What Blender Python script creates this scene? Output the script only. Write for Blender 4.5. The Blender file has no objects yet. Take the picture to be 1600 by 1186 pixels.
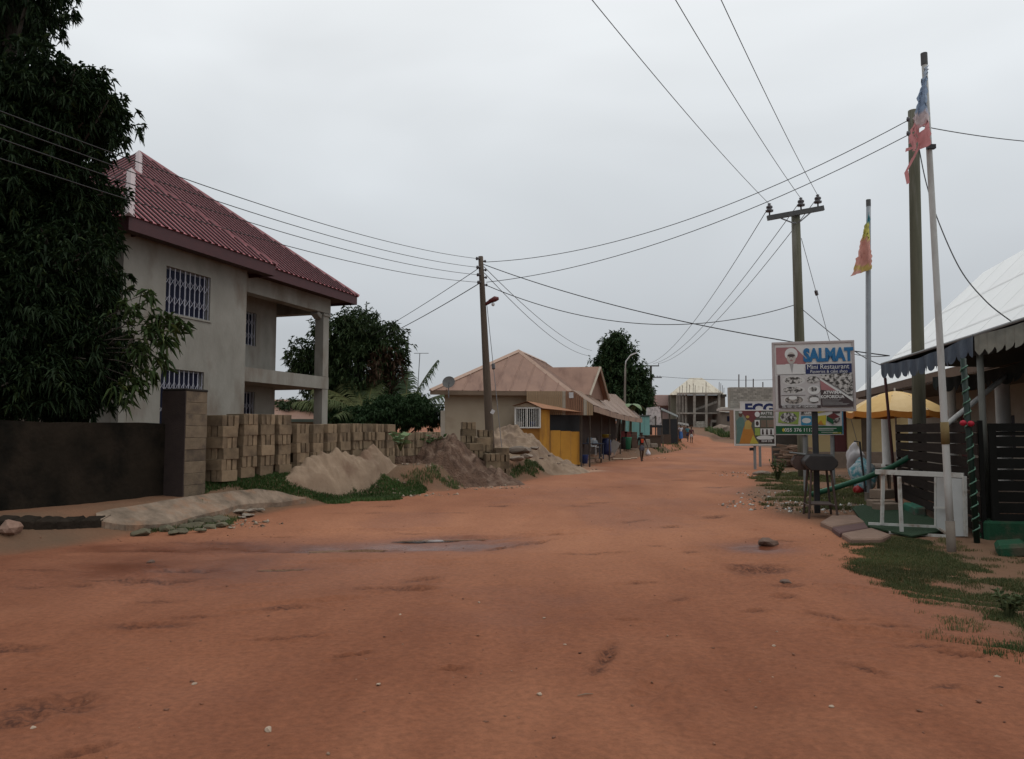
import bpy, math, random
import numpy as np
from mathutils import Vector, Matrix
random.seed(7)
RNG = np.random.default_rng(11)
scene = bpy.context.scene
C = scene.collection

# ------------------------------------------------------------------ camera, sky, sun, exposure
FPX, CX, CY, PITCH, EYE = 1196.0, 800.0, 593.0, math.atan(83 / 1196.0), 1.6
cam_data = bpy.data.cameras.new('camera')
cam_data.sensor_fit = 'HORIZONTAL'; cam_data.sensor_width = 36.0
cam_data.lens = 36.0 * FPX / 1600.0
cam_data.clip_start = 0.05; cam_data.clip_end = 2000.0
cam = bpy.data.objects.new('camera', cam_data); C.objects.link(cam)
cam.location = (0, 0, EYE); cam.rotation_euler = (math.pi / 2 + PITCH, 0, 0)
scene.camera = cam

SUN_EL, SUN_AZ = math.radians(58), math.radians(80)      # azimuth clockwise from +Y (view direction)
world = bpy.data.worlds.new('World'); scene.world = world; world.use_nodes = True
nt = world.node_tree; nt.nodes.clear()
w_out = nt.nodes.new('ShaderNodeOutputWorld'); w_bg = nt.nodes.new('ShaderNodeBackground')
w_bg.inputs['Strength'].default_value = 0.1
w_sky = nt.nodes.new('ShaderNodeTexSky'); w_sky.sky_type = 'NISHITA'; w_sky.sun_disc = False
w_sky.sun_elevation = SUN_EL; w_sky.sun_rotation = SUN_AZ
w_tc = nt.nodes.new('ShaderNodeTexCoord'); w_sep = nt.nodes.new('ShaderNodeSeparateXYZ')
nt.links.new(w_tc.outputs['Generated'], w_sep.inputs[0])
w_ramp = nt.nodes.new('ShaderNodeValToRGB')              # overcast: dimmer at the horizon, brighter overhead
nt.links.new(w_sep.outputs['Z'], w_ramp.inputs[0])
cr = w_ramp.color_ramp
cr.elements[0].position = 0.0; cr.elements[0].color = (0.43, 0.455, 0.48, 1)
cr.elements[1].position = 1.0; cr.elements[1].color = (1.08, 1.1, 1.1, 1)
for p_, c_ in ((0.14, (0.505, 0.532, 0.56, 1)), (0.30, (0.655, 0.69, 0.718, 1)), (0.5, (0.87, 0.90, 0.92, 1))):
    e_ = cr.elements.new(p_); e_.color = c_
w_map = nt.nodes.new('ShaderNodeMapping'); w_map.inputs['Scale'].default_value = (1.0, 1.0, 2.6)
nt.links.new(w_tc.outputs['Generated'], w_map.inputs[0])
w_noise = nt.nodes.new('ShaderNodeTexNoise'); w_noise.inputs['Scale'].default_value = 1.7
w_noise.inputs['Detail'].default_value = 3.5; w_noise.inputs['Distortion'].default_value = 0.5
nt.links.new(w_map.outputs[0], w_noise.inputs['Vector'])
w_cl = nt.nodes.new('ShaderNodeMapRange'); w_cl.inputs['From Min'].default_value = 0.25; w_cl.inputs['From Max'].default_value = 0.75
w_cl.inputs['To Min'].default_value = 9.0; w_cl.inputs['To Max'].default_value = 11.2
nt.links.new(w_noise.outputs['Fac'], w_cl.inputs['Value'])
w_mul = nt.nodes.new('ShaderNodeVectorMath'); w_mul.operation = 'SCALE'
nt.links.new(w_ramp.outputs[0], w_mul.inputs[0]); nt.links.new(w_cl.outputs[0], w_mul.inputs['Scale'])
w_mix = nt.nodes.new('ShaderNodeMix'); w_mix.data_type = 'RGBA'; w_mix.inputs['Factor'].default_value = 0.96
nt.links.new(w_sky.outputs[0], w_mix.inputs['A']); nt.links.new(w_mul.outputs[0], w_mix.inputs['B'])
nt.links.new(w_mix.outputs['Result'], w_bg.inputs['Color']); nt.links.new(w_bg.outputs[0], w_out.inputs['Surface'])

sun_d = bpy.data.lights.new('sun', 'SUN'); sun_d.energy = 0.6; sun_d.angle = math.radians(40); sun_d.color = (1.0, 0.96, 0.9)
sun = bpy.data.objects.new('sun', sun_d); C.objects.link(sun)
_s = Vector((math.sin(SUN_AZ) * math.cos(SUN_EL), math.cos(SUN_AZ) * math.cos(SUN_EL), math.sin(SUN_EL)))
sun.rotation_euler = _s.to_track_quat('Z', 'Y').to_euler(); sun.location = (40, 10, 60)
scene.view_settings.view_transform = 'Standard'; scene.view_settings.look = 'None'
scene.view_settings.exposure = 0.0; scene.view_settings.gamma = 1.0; scene.view_settings.use_curve_mapping = False
scene.render.engine = 'CYCLES'; scene.cycles.use_denoising = True
scene.cycles.max_bounces = 6; scene.cycles.diffuse_bounces = 3; scene.cycles.glossy_bounces = 3
scene.cycles.transparent_max_bounces = 6

# ------------------------------------------------------------------ pixel -> place helpers (1600 x 1186 photograph)
_cp, _sp = math.cos(PITCH), math.sin(PITCH)
def ray(px, py):
    a = (px - CX) / FPX; b = -(py - CY) / FPX
    return Vector((a, _cp - b * _sp, _sp + b * _cp))
def P(px, py, d):
    r = ray(px, py); return Vector((0, 0, EYE)) + r * (d / r.y)

# ------------------------------------------------------------------ noise, terrain
def _hash(i, j, s):
    h = (i.astype(np.int64) * 374761393 + j.astype(np.int64) * 668265263 + s * 1442695041) & 0x7fffffff
    h = ((h ^ (h >> 13)) * 1274126177) & 0x7fffffff
    return ((h ^ (h >> 16)) & 0xffff) / 65535.0
def vnoise(x, y, s=0):
    x = np.asarray(x, float); y = np.asarray(y, float)
    i = np.floor(x); j = np.floor(y); fx = x - i; fy = y - j
    fx = fx * fx * (3 - 2 * fx); fy = fy * fy * (3 - 2 * fy)
    a = _hash(i, j, s); b = _hash(i + 1, j, s); c = _hash(i, j + 1, s); d = _hash(i + 1, j + 1, s)
    return (a + (b - a) * fx) * (1 - fy) + (c + (d - c) * fx) * fy
def fbm(x, y, s=0, o=4):
    r = 0.0; a = 0.5
    for k in range(o):
        r = r + a * (vnoise(x * 2 ** k, y * 2 ** k, s + k) - 0.5); a *= 0.5
    return r
def smooth(t):
    t = np.clip(t, 0, 1); return t * t * (3 - 2 * t)
_BY = [-20, 5, 8, 10.5, 12.4, 14.5, 17.6, 19, 21.5, 24, 28, 35, 38, 46, 53, 75, 126, 600]
_BX = [-12, -8, -7.2, -6.5, -6.0, -5.1, -4.05, -3.2, -1.8, -0.3, 1.2, 2.8, 4.0, 6.5, 10, 18.5, 37, 200]
def bank_s(x, y):                                   # metres to the left of the road edge
    return np.interp(y, _BY, _BX) + 0.35 * (vnoise(np.asarray(y) * 0.7, 3.1, 5) - 0.5) - x
PUDDLES = [(P(545, 884, 11.0), 0.62, 0.16, 0.12), (P(690, 869, 11.9), 0.75, 0.12, 0.16), (P(440, 925, 9.2), 0.3, 0.07, 0.12),
           (P(1185, 885, 10.9), 0.36, 0.24, 0.0)]
def terrain(x, y, fine=True):
    x = np.asarray(x, float); y = np.asarray(y, float)
    s = bank_s(x, y)
    z = 0.42 * smooth(s / 0.95) + 0.06 * np.clip(s - 1.2, 0, 5)
    z = z + 0.27 * smooth(s / 1.0) * smooth((y - 14.9) / 0.9) * smooth((34 - y) / 6)
    z = z + 2.0 * (np.clip(y - 45, 0, 110) / 81.0) ** 1.6
    if fine:
        z = z + 0.10 * fbm(x * 0.22, y * 0.22, 3, 3) + 0.035 * fbm(x * 1.3, y * 1.3, 9, 4)
        # wheel ruts running up the road
        for off, dep in ((-1.6, 0.035), (0.2, 0.03), (-3.4, 0.03)):
            c = off + 0.26 * y + 0.25 * (vnoise(y * 0.35, off, 21) - 0.5)
            z = z - dep * np.exp(-((x - c) / 0.22) ** 2) * vnoise(y * 0.6, off + 7, 4)
        # churned wet strip across the road, left of the middle
        c = 11.2 + 0.12 * (x + 1) + 0.2 * (vnoise(x * 0.8, 1.0, 31) - 0.5)
        m = np.exp(-((y - c) / 0.55) ** 2) * smooth((x + 6.5) / 1.5) * smooth((1.2 - x) / 1.2)
        z = z + m * (0.05 * fbm(x * 3.0, y * 5.0, 17, 3) - 0.045)
        for (c, rx, ry, tl) in PUDDLES:
            dx = x - c.x; dy = y - c.y - tl * dx
            z = z - 0.05 * np.exp(-((dx / (rx * 1.3)) ** 2 + (dy / (ry * 1.6)) ** 2))
    return z
def gz(x, y):
    return float(terrain(x, y))
def G(px, py, lift=0.0):                            # where the ground is seen at a pixel
    r = ray(px, py); t = 2.0 * 1.012 ** np.arange(0, 420); t = t[t < 150]
    q = np.stack([r.x * t, r.y * t, EYE + r.z * t], 1); g = q[:, 2] - terrain(q[:, 0], q[:, 1]) - lift
    k = np.where(g <= 0)[0]; k = int(k[0]) if len(k) else len(t) - 1; k = max(k, 1)
    f = g[k - 1] / (g[k - 1] - g[k] + 1e-9); tt = t[k - 1] + (t[k] - t[k - 1]) * f
    x, y = r.x * tt, r.y * tt; return Vector((x, y, float(terrain(x, y))))

# ------------------------------------------------------------------ materials
MATS = {}
def M(name, c1, c2=None, scale=4.0, rough=0.85, bump=0.0, bscale=40.0, spec=0.3, metal=0.0, stretch=None, c3=None, rnd=0.0, s2=0.35, detail=6, contrast=0.25, streak=None, bdist=0.02):
    if name in MATS: return MATS[name]
    m = bpy.data.materials.new(name); m.use_nodes = True; t = m.node_tree; n = t.nodes; L = t.links
    b = n['Principled BSDF']; b.inputs['Roughness'].default_value = rough; b.inputs['Metallic'].default_value = metal
    b.inputs['Specular IOR Level'].default_value = spec
    c2 = c2 or tuple(v * 0.75 for v in c1)
    tc = n.new('ShaderNodeTexCoord'); src = tc.outputs['Object']
    if rnd:
        oi = n.new('ShaderNodeObjectInfo'); ad = n.new('ShaderNodeVectorMath'); ad.operation = 'ADD'
        mu = n.new('ShaderNodeMath'); mu.operation = 'MULTIPLY'; mu.inputs[1].default_value = 37.0
        L.new(oi.outputs['Random'], mu.inputs[0]); L.new(src, ad.inputs[0]); L.new(mu.outputs[0], ad.inputs[1]); src = ad.outputs[0]
    if stretch:
        mp = n.new('ShaderNodeMapping'); mp.inputs['Scale'].default_value = stretch; L.new(src, mp.inputs[0]); src = mp.outputs[0]
    nz = n.new('ShaderNodeTexNoise'); nz.inputs['Scale'].default_value = scale; nz.inputs['Detail'].default_value = detail
    nz.inputs['Roughness'].default_value = 0.62
    L.new(src, nz.inputs['Vector'])
    rp = n.new('ShaderNodeValToRGB'); L.new(nz.outputs['Fac'], rp.inputs[0])
    rp.color_ramp.elements[0].position = 0.5 - contrast; rp.color_ramp.elements[0].color = (*c1, 1)
    rp.color_ramp.elements[1].position = 0.5 + contrast; rp.color_ramp.elements[1].color = (*c2, 1)
    col = rp.outputs[0]
    if c3:
        n2 = n.new('ShaderNodeTexNoise'); n2.inputs['Scale'].default_value = scale * s2; n2.inputs['Detail'].default_value = 5
        n2.inputs['Roughness'].default_value = 0.6
        if streak:
            mp2 = n.new('ShaderNodeMapping'); mp2.inputs['Scale'].default_value = streak; L.new(src, mp2.inputs[0]); L.new(mp2.outputs[0], n2.inputs['Vector'])
        else: L.new(src, n2.inputs['Vector'])
        r2 = n.new('ShaderNodeValToRGB'); r2.color_ramp.elements[0].position = 0.5; r2.color_ramp.elements[1].position = 0.68
        L.new(n2.outputs['Fac'], r2.inputs[0])
        mx = n.new('ShaderNodeMix'); mx.data_type = 'RGBA'; L.new(r2.outputs[0], mx.inputs['Factor'])
        L.new(col, mx.inputs['A']); mx.inputs['B'].default_value = (*c3, 1); col = mx.outputs['Result']
    if rnd:
        hs = n.new('ShaderNodeHueSaturation'); mr = n.new('ShaderNodeMapRange')
        mr.inputs['To Min'].default_value = 1 - rnd; mr.inputs['To Max'].default_value = 1 + rnd
        L.new(oi.outputs['Random'], mr.inputs['Value']); L.new(mr.outputs[0], hs.inputs['Value']); L.new(col, hs.inputs['Color']); col = hs.outputs[0]
    L.new(col, b.inputs['Base Color'])
    if bump:
        n3 = n.new('ShaderNodeTexNoise'); n3.inputs['Scale'].default_value = bscale; n3.inputs['Detail'].default_value = 6
        L.new(src, n3.inputs['Vector'])
        bp = n.new('ShaderNodeBump'); bp.inputs['Strength'].default_value = bump; bp.inputs['Distance'].default_value = bdist
        L.new(n3.outputs['Fac'], bp.inputs['Height']); L.new(bp.outputs[0], b.inputs['Normal'])
    MATS[name] = m; return m
def attr_mat(name, rough=0.6, spec=0.25, trans=0.0):   # colour comes from the mesh's own 'tint' attribute
    if name in MATS: return MATS[name]
    m = bpy.data.materials.new(name); m.use_nodes = True; t = m.node_tree; n = t.nodes; L = t.links
    b = n['Principled BSDF']; b.inputs['Roughness'].default_value = rough; b.inputs['Specular IOR Level'].default_value = spec
    a = n.new('ShaderNodeAttribute'); a.attribute_name = 'tint'
    L.new(a.outputs['Color'], b.inputs['Base Color'])
    if trans:
        tr = n.new('ShaderNodeBsdfTranslucent'); L.new(a.outputs['Color'], tr.inputs['Color'])
        mx = n.new('ShaderNodeMixShader'); mx.inputs[0].default_value = trans
        L.new(b.outputs[0], mx.inputs[1]); L.new(tr.outputs[0], mx.inputs[2]); L.new(mx.outputs[0], n['Material Output'].inputs['Surface'])
    MATS[name] = m; return m

# ------------------------------------------------------------------ mesh helpers
class MB:
    def __init__(s): s.v = []; s.f = []
    def add(s, vs, fs):
        o = len(s.v); s.v += [tuple(v) for v in vs]; s.f += [tuple(i + o for i in f) for f in fs]; return s
    def box(s, c, d, rot=None, taper=1.0):
        hx, hy, hz = d[0] / 2, d[1] / 2, d[2] / 2
        vs = [Vector((x * (taper if z > 0 else 1), y * (taper if z > 0 else 1), z)) for z in (-hz, hz) for y in (-hy, hy) for x in (-hx, hx)]
        if rot is not None: vs = [rot @ v for v in vs]
        c = Vector(c); vs = [v + c for v in vs]
        return s.add(vs, [(0, 2, 3, 1), (4, 5, 7, 6), (0, 1, 5, 4), (2, 6, 7, 3), (0, 4, 6, 2), (1, 3, 7, 5)])
    def bb(s, x0, x1, y0, y1, z0, z1):
        return s.box(((x0 + x1) / 2, (y0 + y1) / 2, (z0 + z1) / 2), (abs(x1 - x0), abs(y1 - y0), abs(z1 - z0)))
    def tube(s, pts, r, n=8, cap=True):
        pts = [Vector(p) for p in pts]; m = len(pts)
        rs = r if isinstance(r, (list, tuple)) else [r] * m
        vs = []; fs = []; prev = None
        for i, p in enumerate(pts):
            t = (pts[min(i + 1, m - 1)] - pts[max(i - 1, 0)]).normalized()
            if prev is None:
                a = Vector((0, 0, 1)) if abs(t.z) < 0.9 else Vector((1, 0, 0)); e1 = t.cross(a).normalized()
            else: e1 = (prev - t * prev.dot(t)).normalized()
            prev = e1; e2 = t.cross(e1)
            for k in range(n):
                a = 2 * math.pi * k / n; vs.append(p + (e1 * math.cos(a) + e2 * math.sin(a)) * rs[i])
        for i in range(m - 1):
            for k in range(n):
                fs.append((i * n + k, i * n + (k + 1) % n, (i + 1) * n + (k + 1) % n, (i + 1) * n + k))
        if cap: fs.append(tuple(range(n - 1, -1, -1))); fs.append(tuple((m - 1) * n + k for k in range(n)))
        return s.add(vs, fs)
    def lathe(s, prof, n=16, c=(0, 0, 0)):
        c = Vector(c); vs = []; fs = []
        for (r, z) in prof:
            for k in range(n):
                a = 2 * math.pi * k / n; vs.append(c + Vector((r * math.cos(a), r * math.sin(a), z)))
        for i in range(len(prof) - 1):
            for k in range(n): fs.append((i * n + k, i * n + (k + 1) % n, (i + 1) * n + (k + 1) % n, (i + 1) * n + k))
        return s.add(vs, fs)
    def poly(s, pts): return s.add(pts, [tuple(range(len(pts)))])
    def prism(s, pts, off):                         # polygon swept by a vector
        off = Vector(off); pts = [Vector(p) for p in pts]; n = len(pts)
        return s.add(pts + [p + off for p in pts], [tuple(range(n - 1, -1, -1)), tuple(range(n, 2 * n))] + [(i, (i + 1) % n, n + (i + 1) % n, n + i) for i in range(n)])
    def build(s, name, mat, parent=None, smooth_=False, **tags):
        me = bpy.data.meshes.new(name); me.from_pydata(s.v, [], s.f); me.update()
        return link(name, me, mat, parent, smooth_, **tags)
def link(name, me, mat, parent=None, smooth_=False, **tags):
    if mat is not None and not me.materials: me.materials.append(mat)
    if smooth_: me.polygons.foreach_set('use_smooth', [True] * len(me.polygons))
    o = bpy.data.objects.new(name, me); C.objects.link(o)
    if parent is not None: o.parent = parent
    for k, v in tags.items(): o[k] = v
    return o
def fixn(o):                                        # make normals agree
    import bmesh
    b = bmesh.new(); b.from_mesh(o.data); bmesh.ops.recalc_face_normals(b, faces=b.faces[:]); b.to_mesh(o.data); b.free(); return o
def thing(name, label, cat, loc=(0, 0, 0), rotz=0.0, group=None, tilt=None):
    o = bpy.data.objects.new(name, None); C.objects.link(o); o.location = loc; o.rotation_euler = (0, 0, rotz)
    if tilt: o.rotation_euler = (tilt[0], tilt[1], rotz)
    o.empty_display_size = 0.2
    o['label'] = label; o['category'] = cat
    if group: o['group'] = group
    return o
def tag(o, label, cat, group=None, kind=None):
    o['label'] = label
    if cat: o['category'] = cat
    if group: o['group'] = group
    if kind: o['kind'] = kind
    return o
def np_mesh(name, verts, faces, mat, parent=None, tint=None, smooth_=False):
    me = bpy.data.meshes.new(name); verts = np.ascontiguousarray(verts, np.float32); faces = np.ascontiguousarray(faces, np.int32)
    k = faces.shape[1]; me.vertices.add(len(verts)); me.vertices.foreach_set('co', verts.ravel())
    me.loops.add(faces.size); me.loops.foreach_set('vertex_index', faces.ravel())
    me.polygons.add(len(faces)); me.polygons.foreach_set('loop_start', np.arange(0, faces.size, k, dtype=np.int32))
    me.polygons.foreach_set('loop_total', np.full(len(faces), k, np.int32))
    if smooth_: me.polygons.foreach_set('use_smooth', np.ones(len(faces), bool))
    me.update(calc_edges=True)
    if tint is not None:
        at = me.color_attributes.new('tint', 'FLOAT_COLOR', 'POINT')
        at.data.foreach_set('color', np.ascontiguousarray(np.hstack([tint, np.ones((len(tint), 1))]), np.float32).ravel())
    return link(name, me, mat, parent)
def bev(o, w=0.01, seg=1):
    md = o.modifiers.new('bevel', 'BEVEL'); md.width = w; md.segments = seg; md.limit_method = 'ANGLE'; return o
def text(body, size, mat, parent, loc, rot=(math.pi / 2, 0, 0), bold=0.0, sx=1.0, align='CENTER', name='lettering', shear=0.0, ext=0.001):
    cu = bpy.data.curves.new(name, 'FONT'); cu.body = body; cu.size = size; cu.align_x = align; cu.align_y = 'CENTER'
    cu.offset = bold; cu.extrude = ext; cu.resolution_u = 3; cu.shear = shear
    t = bpy.data.objects.new(name, cu); C.objects.link(t)
    dg = bpy.context.evaluated_depsgraph_get(); me = bpy.data.meshes.new_from_object(t.evaluated_get(dg))
    bpy.data.objects.remove(t); bpy.data.curves.remove(cu)
    me.name = name; me.materials.clear()
    o = link(name, me, mat, parent); o.location = loc; o.rotation_euler = rot; o.scale = (sx, 1, 1); return o
def wallbox(u0, u1, z0, z1, holes, y0, y1):
    """vertical slab between y0 and y1 (front, back) with rectangular openings; returns MB"""
    us = sorted({u0, u1, *[h[0] for h in holes], *[h[1] for h in holes]}); zs = sorted({z0, z1, *[h[2] for h in holes], *[h[3] for h in holes]})
    def hole(i, j):
        if i < 0 or j < 0 or i >= len(us) - 1 or j >= len(zs) - 1: return True
        a = (us[i] + us[i + 1]) / 2; b = (zs[j] + zs[j + 1]) / 2
        return any(h[0] < a < h[1] and h[2] < b < h[3] for h in holes)
    m = MB()
    for i in range(len(us) - 1):
        for j in range(len(zs) - 1):
            if hole(i, j): continue
            a, b, c, d = us[i], us[i + 1], zs[j], zs[j + 1]
            m.poly([(a, y0, c), (b, y0, c), (b, y0, d), (a, y0, d)]); m.poly([(a, y1, c), (a, y1, d), (b, y1, d), (b, y1, c)])
            if hole(i - 1, j): m.poly([(a, y0, c), (a, y0, d), (a, y1, d), (a, y1, c)])
            if hole(i + 1, j): m.poly([(b, y0, c), (b, y1, c), (b, y1, d), (b, y0, d)])
            if hole(i, j - 1): m.poly([(a, y0, c), (a, y1, c), (b, y1, c), (b, y0, c)])
            if hole(i, j + 1): m.poly([(a, y0, d), (b, y0, d), (b, y1, d), (a, y1, d)])
    return m

# ------------------------------------------------------------------ ground
def ground_mat():
    m = bpy.data.materials.new('laterite'); m.use_nodes = True; t = m.node_tree; n = t.nodes; L = t.links
    b = n['Principled BSDF']; tc = n.new('ShaderNodeTexCoord'); src = tc.outputs['Object']
    def noise(sc, det=6, vec=None, dist=0.0):
        z = n.new('ShaderNodeTexNoise'); z.inputs['Scale'].default_value = sc; z.inputs['Detail'].default_value = det
        z.inputs['Roughness'].default_value = 0.6; z.inputs['Distortion'].default_value = dist; L.new(vec or src, z.inputs['Vector']); return z.outputs['Fac']
    def ramp(fac, stops):
        r = n.new('ShaderNodeValToRGB'); L.new(fac, r.inputs[0]); e = r.color_ramp.elements
        e[0].position, e[0].color = stops[0][0], (*stops[0][1], 1); e[1].position, e[1].color = stops[-1][0], (*stops[-1][1], 1)
        for p, c in stops[1:-1]: q = e.new(p); q.color = (*c, 1)
        return r.outputs[0]
    def mix(f, a, bb, mode='MIX'):
        x = n.new('ShaderNodeMix'); x.data_type = 'RGBA'; x.blend_type = mode
        if isinstance(f, float): x.inputs['Factor'].default_value = f
        else: L.new(f, x.inputs['Factor'])
        for s_, k in ((a, 'A'), (bb, 'B')):
            if isinstance(s_, tuple): x.inputs[k].default_value = (*s_, 1)
            else: L.new(s_, x.inputs[k])
        return x.outputs['Result']
    mp = n.new('ShaderNodeMapping'); mp.inputs['Rotation'].default_value = (0, 0, math.radians(-15)); mp.inputs['Scale'].default_value = (1.6, 0.28, 1); L.new(src, mp.inputs[0])
    base = ramp(noise(0.45, 7, None, 0.6), [(0.3, (0.172, 0.060, 0.030)), (0.5, (0.222, 0.082, 0.041)), (0.7, (0.272, 0.107, 0.056))])
    trk = ramp(noise(0.8, 5, mp.outputs[0]), [(0.35, (0.165, 0.06, 0.032)), (0.65, (0.275, 0.112, 0.062))])
    col = mix(0.45, base, trk)
    fine = ramp(noise(22.0, 8), [(0.3, (0.62, 0.62, 0.62)), (0.7, (1.25, 1.22, 1.2))])
    col = mix(0.6, col, fine, 'MULTIPLY')
    grit = ramp(noise(130.0, 3), [(0.30, (0.62, 0.60, 0.6)), (0.42, (1, 1, 1)), (0.66, (1, 1, 1)), (0.74, (1.45, 1.5, 1.5))])
    col = mix(0.8, col, grit, 'MULTIPLY')
    at = n.new('ShaderNodeAttribute'); at.attribute_name = 'tint'   # r wet mud, g pale sand, b grey-brown verge soil
    sp = n.new('ShaderNodeSeparateColor'); L.new(at.outputs['Color'], sp.inputs[0])
    col = mix(sp.outputs[2], col, (0.12, 0.082, 0.052)); col = mix(sp.outputs[1], col, (0.43, 0.33, 0.235))
    at2 = n.new('ShaderNodeAttribute'); at2.attribute_name = 'dry'; col = mix(at2.outputs['Fac'], col, mix(0.5, (0.325, 0.142, 0.077), mix(1.0, (0.40, 0.178, 0.098), fine, 'MULTIPLY')))
    at3 = n.new('ShaderNodeAttribute'); at3.attribute_name = 'churn_shade'; crm = n.new('ShaderNodeMath'); crm.operation = 'MULTIPLY'; L.new(at3.outputs['Fac'], crm.inputs[0]); L.new(ramp(noise(28.0, 5), [(0.38, (1, 1, 1)), (0.6, (0.25, 0.25, 0.25))]), crm.inputs[1]); col = mix(crm.outputs[0], col, (0.07, 0.028, 0.018))  # dark soil mix: damp churned earth with crevice shadow painted in
    wetc = mix(1.0, col, (0.60, 0.55, 0.60), 'MULTIPLY'); col = mix(sp.outputs[0], col, wetc)
    L.new(col, b.inputs['Base Color'])
    rr = n.new('ShaderNodeMapRange'); rr.inputs['To Min'].default_value = 0.92; rr.inputs['To Max'].default_value = 0.24
    L.new(sp.outputs[0], rr.inputs['Value']); L.new(rr.outputs[0], b.inputs['Roughness']); b.inputs['Specular IOR Level'].default_value = 0.16
    h1 = noise(16.0, 8); h2 = noise(75.0, 6)
    ad = n.new('ShaderNodeMath'); ad.operation = 'MULTIPLY_ADD'; ad.inputs[1].default_value = 0.35; L.new(h2, ad.inputs[0]); L.new(h1, ad.inputs[2])
    bp = n.new('ShaderNodeBump'); bp.inputs['Strength'].default_value = 0.8; bp.inputs['Distance'].default_value = 0.05
    ws = n.new('ShaderNodeMapRange'); ws.inputs['To Min'].default_value = 0.5; ws.inputs['To Max'].default_value = 0.12; L.new(sp.outputs[0], ws.inputs['Value']); L.new(ws.outputs[0], bp.inputs['Strength']); L.new(ad.outputs[0], bp.inputs['Height']); L.new(bp.outputs[0], b.inputs['Normal'])
    return m
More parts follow.
